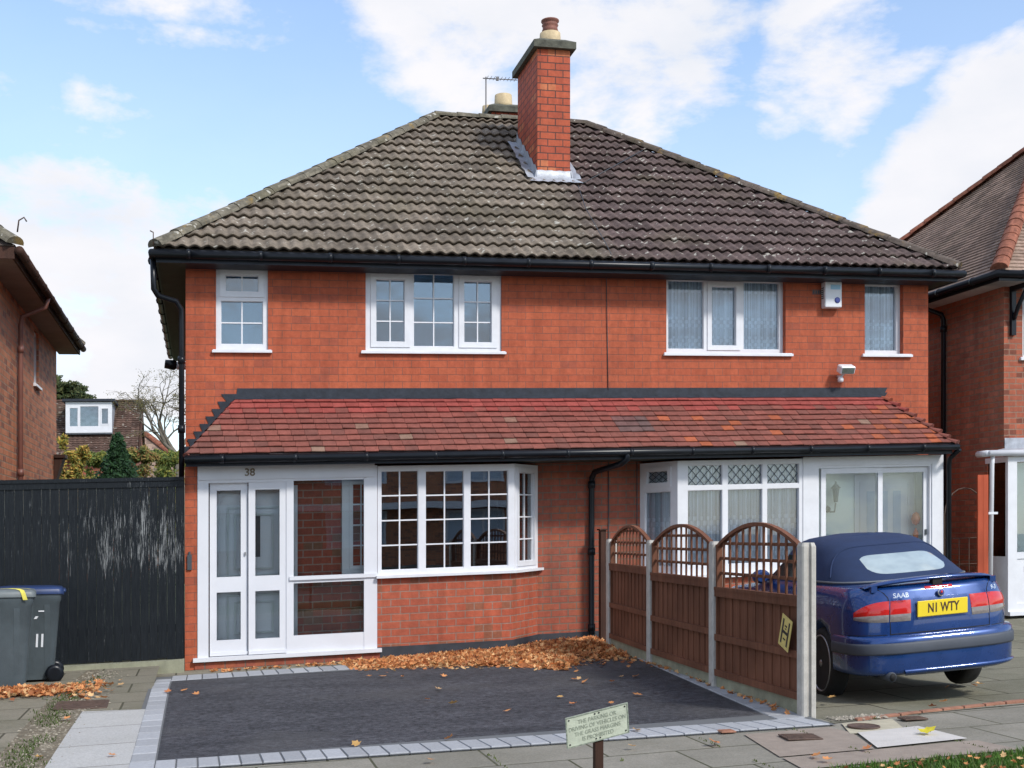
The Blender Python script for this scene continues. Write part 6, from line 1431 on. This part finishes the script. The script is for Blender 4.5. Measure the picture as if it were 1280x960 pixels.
rows = [rows[-1]]+[[Vector((-interp(BUMP,z)[3], -.365, z))]+[spt(BUMP, p, z) for p in phs]+[Vector((interp(BUMP,z)[3], -.365, z))] for z in (.545,.575,.592,.596)]
mb.grid(rows, 0, True)
bp_ = cb(mb, 'rear_bumper', [M['carblue'], M['rubber']])
# valance lip under the bumper
mb = MB(); ph0, ph1 = phi_of(BUMP, -.40, .24), phi_of(BUMP, .74, .24); rows = []
for z, o_ in ((.318,.002),(.308,.026),(.282,.030),(.262,.008)): rows.append([spt(BUMP, ph0+(ph1-ph0)*k/24, z, o_) for k in range(25)])
mb.grid(rows[::-1], 0, True); cb(mb, 'valance', M['carblue'], bp_)
mb = MB(); mb.tube([(-.56,-.70,.272),(-.56,-1.045,.268)], .040, 14, 0); mb.tube([(-.56,-1.047,.268),(-.56,-1.049,.268)], .033, 14, 1); cb(mb, 'exhaust', [M['rubber'], M['dark']])
# tail lamps
for s_ in (-1, 1):
    rl = MB()
    def ph(a, z=.79): return s_*abs(phi_of(BODY, a, z))
    a0, a1, a2 = ph(.315), ph(.515), ph(.525)
    end = s_*(63. if s_ < 0 else 74.)
    lo = .705; midz = .765; hi = .875
    fl_ = (lambda A, B: (A, B)) if s_ > 0 else (lambda A, B: (B, A))
    # inner lamp (on the boot lid): red above, smoky below
    A, B = fl_(a0, a1); patch(rl, BODY, A, B, midz, hi, .012, 8, 3, 0); patch(rl, BODY, A, B, lo, midz, .012, 8, 2, 1)
    # outer lamp, drawn out round the wing to a lower point
    A, B = fl_(a2, end)
    if s_ > 0: top = lambda t: hi - .085*t**2.2; bot = lambda t: lo + .025*t**2; md_ = lambda t: midz-.012*t**2
    else: top = lambda t: hi - .085*(1-t)**2.2; bot = lambda t: lo + .025*(1-t)**2; md_ = lambda t: midz-.012*(1-t)**2
    patch(rl, BODY, A, B, md_, top, .012, 16, 3, 0); patch(rl, BODY, A, B, bot, md_, .012, 16, 2, 1)
    cb(rl, 'tail_light', [M['redlens'], M['clearlens']])
# boot lid shut lines, plate recess, plate
mb = MB()
def line_on(levels, pts, r_=.0035, m=0, zf=None):
    P_ = []
    for a, z in pts:
        q = spt(levels, phi_of(levels, a, z), z, .0012); 
        P_.append(q)
    mb.tube(P_, r_, 6, m, False)
for s_ in (-1, 1): line_on(BODY, [(s_*.520,z) for z in (.60,.64,.70,.78,.88)]+[(s_*(.52+.0),.90),(s_*.55,.94),(s_*.585,.965),(s_*.60,.985)])
line_on(BODY, [(a,.604) for a in [-.52+.104*k for k in range(11)]], .0045); line_on(BODY, [(a,.602) for a in [-.83+.04*k for k in range(8)]], .003); line_on(BODY, [(a,.602) for a in [.83-.04*k for k in range(8)]], .003)
cb(mb, 'boot_shut_line', M['dark'])
mb = MB(); patch(mb, BODY, phi_of(BODY,-.290,.79), phi_of(BODY,.290,.79), .705, .882, .006, 8, 3, 0); cb(mb, 'plate_recess', M['carblue'])
mb = MB(); yb_ = -.962; mb.bbox(-.262,.262,yb_-.010,yb_+.01,.728,.858,.004); pl_ = cb(mb, 'number_plate', M['plate'])
mb = MB(); text_on(mb, 'N1 WTY', .108, lambda x, y, h: Vector((x*1.0+.005, yb_-.0115-h, .7925+y)), .001, bold=True, sx=.80); cb(mb, 'plate_lettering', M['char'], pl_)
mb = MB(); a_ = -.425; text_on(mb, 'SAAB', .055, lambda x, y, h: Vector((x+a_, -.948-h+.30*max(0,(abs(x+a_)-.40)) + (y)*.25 -.012, .918+y)), .001, bold=True, sx=1.15)
text_on(mb, '9-3', .05, lambda x, y, h: Vector((x+.555, -.905-h+ (x)*.35+y*.25-.025, .918+y)), .001, bold=True); cb(mb, 'badge_lettering', M['chrome'])
mb = MB(); mb.lathe((.0,-.930,.915), [(.034,0),(.034,-.012),(.028,-.016)], 20, 0, axis='y'); mb.lathe((.0,-.9465,.915), [(.026,0),(.026,-.002)], 20, 1, axis='y'); mb.lathe((.0,-.949,.918), [(.012,0),(.012,-.002)], 12, 2, axis='y'); cb(mb, 'emblem', [M['chrome'], M['badge'], M['redlens']])
# boot lid lip and wing
mb = MB(); rows = []
for k in range(29):
    t = -1+2*k/28.; a = t*.70; e_ = 1-abs(t)**6; c_ = 1-abs(t)**2.4
    b0 = -.885 + .15*abs(t)**3; z0_ = .980 + .050*c_**.7 ; th_ = .006+.014*e_
    rows.append([Vector((a, b0, z0_)), Vector((a, b0+.02, z0_+th_*.8)), Vector((a, b0+.09, z0_+th_+.004)), Vector((a, b0+.17, z0_+th_*.3-.004)), Vector((a, b0+.15, z0_-th_*.8-.004)), Vector((a, b0+.05, z0_-th_*.7)) ])
mb.grid(rows, 0, True, closed=True); mb.box(-.05,.05,-.87,-.80,.975,1.035,1); mb.box(-.66,-.60,-.80,-.72,.95,1.0,0); mb.box(.60,.66,-.80,-.72,.95,1.0,0); wg = cb(mb, 'spoiler', [M['carblue'], M['dark']])
mb = MB(); patch(mb, BODY, phi_of(BODY,-.145,.96), phi_of(BODY,.145,.96), .951, .970, .016, 6, 2, 0); cb(mb, 'brake_light', M['redlens'], wg)
# cabin: fabric hood
CAB = [(.975,-.46,2.10,.735,.62,.5,3.0),(1.02,-.43,2.02,.72,.62,.5,3.0),(1.07,-.33,1.92,.695,.64,.48,3.0),(1.15,-.16,1.78,.66,.66,.45,3.0),(1.22,.0,1.68,.625,.66,.42,3.0),(1.28,.14,1.60,.59,.62,.40,3.0),(1.32,.26,1.55,.555,.60,.38,3.0),(1.35,.38,1.50,.51,.56,.35,2.9),(1.372,.52,1.44,.45,.5,.33,2.8),(1.385,.68,1.36,.36,.4,.3,2.6)]
mb = MB(); stack(mb, CAB, [.975,1.0,1.02,1.045,1.07,1.11,1.15,1.185,1.22,1.25,1.28,1.30,1.32,1.335,1.35,1.362,1.372,1.38,1.385], cap=3, capz=.012)
hood = cb(mb, 'soft_top', M['softtop']); weld(hood)
mb = MB(); # rear window and its seam, base trim
patch(mb, CAB, lambda t: phi_of(CAB,-.40-.02*t,1.15), lambda t: phi_of(CAB,.44-.03*t,1.15), lambda s_: 1.065+.05*(abs(2*s_-1)**5), lambda s_: 1.225-.03*abs(2*s_-1)**6, .006, 18, 6, 0); cb(mb, 'rear_window', M['rearglass'], hood)
mb = MB(); P_ = [spt(CAB, -84+168*k/30., 1.012+.0*k, .006) for k in range(31)]; mb.tube([Vector((-.735,.55,1.012))]+P_+[Vector((.735,.55,1.012))], .010, 6); cb(mb, 'hood_trim', plain('grey_trim', (.16,.17,.18), .5), hood)
mb = MB(); P_ = [spt(CAB, -80, 1.05, .004)]
for k in range(25):
    t = -1+2*k/24.; z = 1.302 - .25*abs(t)**4; P_.append(spt(CAB, t*80, z, .004))
mb.tube(P_, .009, 6); cb(mb, 'hood_seam', M['softtop'], hood)
for s_ in (-1, 1):   # side glass and windscreen
    mb = MB(); rows = []
    for j in range(5):
        t = j/4.; z = 1.03+.20*t; L = interp(CAB, z); b0 = .45+.18*t; b1 = L[2]-L[5]*.55-.05
        rows.append([Vector((s_*(L[3]+.006)*(1 if bb < L[2]-L[5] else max(.6,(1-((bb-(L[2]-L[5]))/L[5])**3)**(1/3.))), bb, z)) for bb in [b0+(b1-b0)*i/10 for i in range(11)]])
    mb.grid(rows if s_ < 0 else [r_[::-1] for r_ in rows], 0, True); cb(mb, 'side_window', M['carglass'])
mb = MB(); rows = []
for j in range(5):
    z = 1.02+.26*j/4.; L = interp(CAB, z); rows.append([Vector((L[3]*.93*t, L[2]+.008-L[5]*(1-(1-abs(t*.93)**3)**(1/3.)), z)) for t in [-1+.125*i for i in range(17)]])
mb.grid([r_[::-1] for r_ in rows], 0, True); cb(mb, 'windscreen', M['carglass'])
for s_ in (-1, 1):
    mb = MB(); mb.tube([(s_*.74,1.62,1.0),(s_*.84,1.60,1.02)], .03, 8); 
    rows = []
    for bb, f in ((1.50,.7),(1.53,1.),(1.60,1.),(1.68,.8),(1.71,.4)): rows.append([Vector((s_*.90+.10*f*math.cos(2*math.pi*k/12), bb, 1.03+.07*f*math.sin(2*math.pi*k/12))) for k in range(12)])
    mb.grid(rows, 0, True, closed=True); mb.add(rows[0], [tuple(range(12))]); mb.add(rows[-1], [tuple(range(12))[::-1]]); cb(mb, 'door_mirror', M['carblue'])
mb = MB()
for s_ in (-1, 1):   # door and arch shut lines on the sides
    for bb in (.55, 1.85): mb.tube([Vector((s_*(interp(BODY, z)[3]+.001), bb, z)) for z in (.32,.45,.6,.75,.88,.96)], .003, 5)
    mb.box(s_*.855, s_*.872, .40, 2.18, .44, .50)
cb(mb, 'side_moulding', M['rubber'])
for (s_, bb) in ((-1,0),(1,0),(-1,2.605),(1,2.605)):
    mb = MB(); c = (s_*.745, bb, .312)
    pr_ = [(.235,-.09),(.275,-.102),(.300,-.090),(.312,-.06),(.3145,-.03),(.3145,.03),(.312,.06),(.300,.090),(.275,.102),(.235,.09)]
    mb.lathe(c, pr_, 40, 0, axis='x'); ty = cb(mb, 'tyre', M['tyre'], None); ty.name = 'wheel'
    mb = MB(); fx0 = s_*.745+s_*.085
    mb.lathe((s_*.745,bb,.312), [(.240,s_*.06),(.252,s_*.096),(.243,s_*.104),(.235,s_*.09),(.232,s_*.03)] if s_ > 0 else [(.232,-.03),(.235,-.09),(.243,-.104),(.252,-.096),(.240,-.06)], 36, 0, axis='x')
    mb.lathe((fx0-s_*.01,bb,.312), [(.03,-.02),(.035,.0),(.03,.02)], 14, 0, axis='x')
    for k in range(12):
        a = 2*math.pi*k/12; d = Vector((0, math.cos(a), math.sin(a))); w_ = Vector((0, -math.sin(a), math.cos(a))); o_ = Vector((fx0-s_*.012, bb, .312)); p = o_+d*.03; q = o_+d*.238+Vector((s_*.012,0,0))
        mb.add([p-w_*.012, p+w_*.012, q+w_*.009, q-w_*.009] if s_ > 0 else [p+w_*.012, p-w_*.012, q-w_*.009, q+w_*.009], [(0,1,2,3)], 0)
        mb.add([p-w_*.012-Vector((s_*.02,0,0)), p-w_*.012, q-w_*.009, q-w_*.009-Vector((s_*.02,0,0))], [(0,1,2,3)], 0); mb.add([p+w_*.012-Vector((s_*.02,0,0)), p+w_*.012, q+w_*.009, q+w_*.009-Vector((s_*.02,0,0))], [(3,2,1,0)], 0)
    mb.lathe((s_*.745,bb,.312), [(.233,-.092),(.233,.045)] if s_ > 0 else [(.233,-.045),(.233,.092)], 30, 1, axis='x')
    cb(mb, 'rim', [M['rim'], M['dark']], ty)
mb = MB(); mb.box(-.62,.62,-.80,3.3,.25,.45); cb(mb, 'underbody', M['dark'])
# ================================================================== ACROSS THE ROAD (only ever seen in the window glass)
HO = empty('brick_house', (3, -36, 0), 'brick house across the road behind the viewer, seen mirrored in the window glass', 'house')
mb = MB(); PO = Pl(14, -36, -1, 0)
wall_holes(mb, PO, 0, 22, 0, 5.4, [], .1)
mb.build('wall', M['brick_left'], HO)
for u in (1.0, 6.2, 12.4, 17.6):
    for z0_, z1_ in ((.9,2.4),(3.6,4.9)):
        mb = MB(); ring(mb, PO, u, u+2.6, z0_, z1_, .10, .01, .06); PO.bar(mb, u+.8, u+.9, z0_+.1, z1_-.1, .01, .05); PO.bar(mb, u+1.7, u+1.8, z0_+.1, z1_-.1, .01, .05); w = mb.build('window', M['white'], HO)
        g = MB(); PO.bar(g, u+.1, u+2.5, z0_+.1, z1_-.1, .005, .02); g.build('pane', M['greyroom'], w)
mb = MB(); mb.box(-9, 15, -36.0, -35.0, 2.45, 2.75); mb.build('porch_roof', M['white'], HO)
hip_roof(-9, 15, -45, -35.5, 5.3, 8.6, HO, M['rtile'], M['hiptile'], .4, .3, 0, .03, 1, flat=True, seedo=60)

# ================================================================== SKY, SUN, CAMERA
w = bpy.data.worlds.new('World'); scene.world = w; w.use_nodes = True; nt = w.node_tree; nt.nodes.clear()
def WN(t, **kw):
    n = nt.nodes.new(t)
    for k, v in kw.items():
        if k[0] == '_': setattr(n, k[1:], v)
        else: n.inputs[k].default_value = v
    return n
Lk = nt.links.new
SUN_EL, SUN_AZ = R(42), R(150)          # azimuth clockwise from +y
sky = WN('ShaderNodeTexSky', _sky_type='NISHITA'); sky.sun_disc = False; sky.sun_elevation = SUN_EL; sky.sun_rotation = SUN_AZ; sky.air_density = 1.0; sky.dust_density = .6; sky.ozone_density = 1.5
tc = WN('ShaderNodeTexCoord')
def wdir(X, Y):
    TH = R(14.45); S_, C_ = math.sin(TH), math.cos(TH); u = (X-640)/1494.; v = Vector((u*C_+S_, -u*S_+C_, (670-Y)/1494.)); return v.normalized()
def M1(op, a, b=None, c=None, clamp=False):
    q = WN('ShaderNodeMath', _operation=op, _use_clamp=clamp)
    for i, v in enumerate((a, b, c)):
        if v is None: continue
        if hasattr(v, 'links'): Lk(v, q.inputs[i])
        else: q.inputs[i].default_value = v
    return q.outputs[0]
def mapr(o, a, b, c, d):
    q = WN('ShaderNodeMapRange', _clamp=True, _interpolation_type='SMOOTHSTEP'); Lk(o, q.inputs[0])
    for i, v in zip((1,2,3,4), (a,b,c,d)): q.inputs[i].default_value = v
    return q.outputs[0]
# cloud cover: banks of cloud standing in given directions of the sky, broken up by noise
def bank(X, Y, r0, r1, amt, sx=1., sz=1.):
    d = wdir(X, Y); sb_ = WN('ShaderNodeVectorMath', _operation='SUBTRACT'); Lk(tc.outputs['Generated'], sb_.inputs[0]); sb_.inputs[1].default_value = d
    sc_ = WN('ShaderNodeVectorMath', _operation='MULTIPLY'); Lk(sb_.outputs[0], sc_.inputs[0]); sc_.inputs[1].default_value = (sx, 1., sz)
    ln = WN('ShaderNodeVectorMath', _operation='LENGTH'); Lk(sc_.outputs[0], ln.inputs[0]); return mapr(ln.outputs['Value'], r0, r1, amt, 0.)
banks = [(620,-30,.07,.17,.50,1.,1.),(760,40,.05,.14,.46,.8,1.2),(1060,60,.03,.12,.40,1.,1.),(990,130,.01,.06,.30,1.,1.),(1300,270,.09,.18,.60,1.15,1.),(1260,160,.03,.08,.34,1.,1.),
    (90,420,.12,.27,.46,.85,1.25),(240,270,.03,.10,.28,.9,1.3),(60,250,.05,.15,.30,.7,1.7),(60,120,.02,.12,.28,.6,3.2),(200,42,.02,.10,.28,.6,4.5),(150,-5,.02,.13,.34,.6,4.),(820,178,.01,.035,.28,1.,1.3),(430,330,.02,.10,.15,.7,1.5)]
tot = None
for B in banks:
    o = bank(*B); tot = o if tot is None else M1('MAXIMUM', tot, o)
mp = WN('ShaderNodeMapping'); mp.inputs['Scale'].default_value = (1.,1.,2.); mp.inputs['Rotation'].default_value = (0,R(0),0); Lk(tc.outputs['Generated'], mp.inputs['Vector'])
n1 = WN('ShaderNodeTexNoise', Scale=7.5, Detail=10., Roughness=.60, Distortion=.15); Lk(mp.outputs[0], n1.inputs['Vector'])
n2 = WN('ShaderNodeTexNoise', Scale=1.4, Detail=3., Roughness=.5); Lk(tc.outputs['Generated'], n2.inputs['Vector'])
# elsewhere the sky is half covered
sz = WN('ShaderNodeSeparateXYZ'); Lk(tc.outputs['Generated'], sz.inputs[0])
d0 = wdir(640, 250); dt = WN('ShaderNodeVectorMath', _operation='DOT_PRODUCT'); Lk(tc.outputs['Generated'], dt.inputs[0]); dt.inputs[1].default_value = d0
away = mapr(dt.outputs['Value'], .80, .60, 0., .34); tot = M1('MAXIMUM', tot, away)
cov = M1('ADD', M1('MULTIPLY', n1.outputs['Fac'], 1.15), tot)
fac = mapr(cov, .78, 1.06, 0., 1.)
veil = M1('MULTIPLY', mapr(sz.outputs[2], .0, .45, .55, .12), 1.)       # thin haze, denser towards the horizon
fac = M1('MAXIMUM', fac, veil)
n3 = WN('ShaderNodeTexNoise', Scale=5., Detail=6., Roughness=.55); Lk(mp.outputs[0], n3.inputs['Vector'])
cr = WN('ShaderNodeValToRGB'); cr.color_ramp.elements[0].position = .30; cr.color_ramp.elements[0].color = (6.1,6.35,6.9,1); cr.color_ramp.elements[1].position = .60; cr.color_ramp.elements[1].color = (7.3,7.2,7.45,1)
Lk(n3.outputs['Fac'], cr.inputs['Fac'])
SKYG = 1.0
sg = WN('ShaderNodeMix', _data_type='RGBA', _blend_type='MULTIPLY'); sg.inputs[0].default_value = 1.; Lk(sky.outputs[0], sg.inputs[6]); sg.inputs[7].default_value = (1.78,1.92,1.98,1)
mx = WN('ShaderNodeMix', _data_type='RGBA'); Lk(fac, mx.inputs[0]); Lk(sg.outputs[2], mx.inputs[6]); Lk(cr.outputs['Color'], mx.inputs[7])
bg_ = WN('ShaderNodeBackground'); bg_.inputs['Strength'].default_value = .1; Lk(mx.outputs[2], bg_.inputs['Color']); out = WN('ShaderNodeOutputWorld'); Lk(bg_.outputs[0], out.inputs[0])
sl = bpy.data.lights.new('sun', 'SUN'); sl.energy = 2.4; sl.angle = R(8); sl.color = (1.,.96,.90); so = bpy.data.objects.new('sun', sl); COL.objects.link(so)
sd_ = Vector((math.sin(SUN_AZ)*math.cos(SUN_EL), math.cos(SUN_AZ)*math.cos(SUN_EL), math.sin(SUN_EL))); so.rotation_euler = (-sd_).to_track_quat('-Z', 'Y').to_euler(); so.location = (0,-20,30)
cam = bpy.data.cameras.new('camera'); cam.sensor_width = 36.; cam.lens = 1494./1280*36; cam.shift_y = 190./1280; cam.clip_end = 2000; cam.clip_start = .1
co = bpy.data.objects.new('camera', cam); COL.objects.link(co); co.location = (.234, -16.25, 1.6); co.rotation_euler = (R(90), 0, -R(14.45)); scene.camera = co
vs_ = scene.view_settings; vs_.view_transform = 'Standard'; vs_.look = 'None'; vs_.exposure = 0.44; vs_.gamma = 1; vs_.use_curve_mapping = False
scene.render.resolution_x = 1024; scene.render.resolution_y = 768
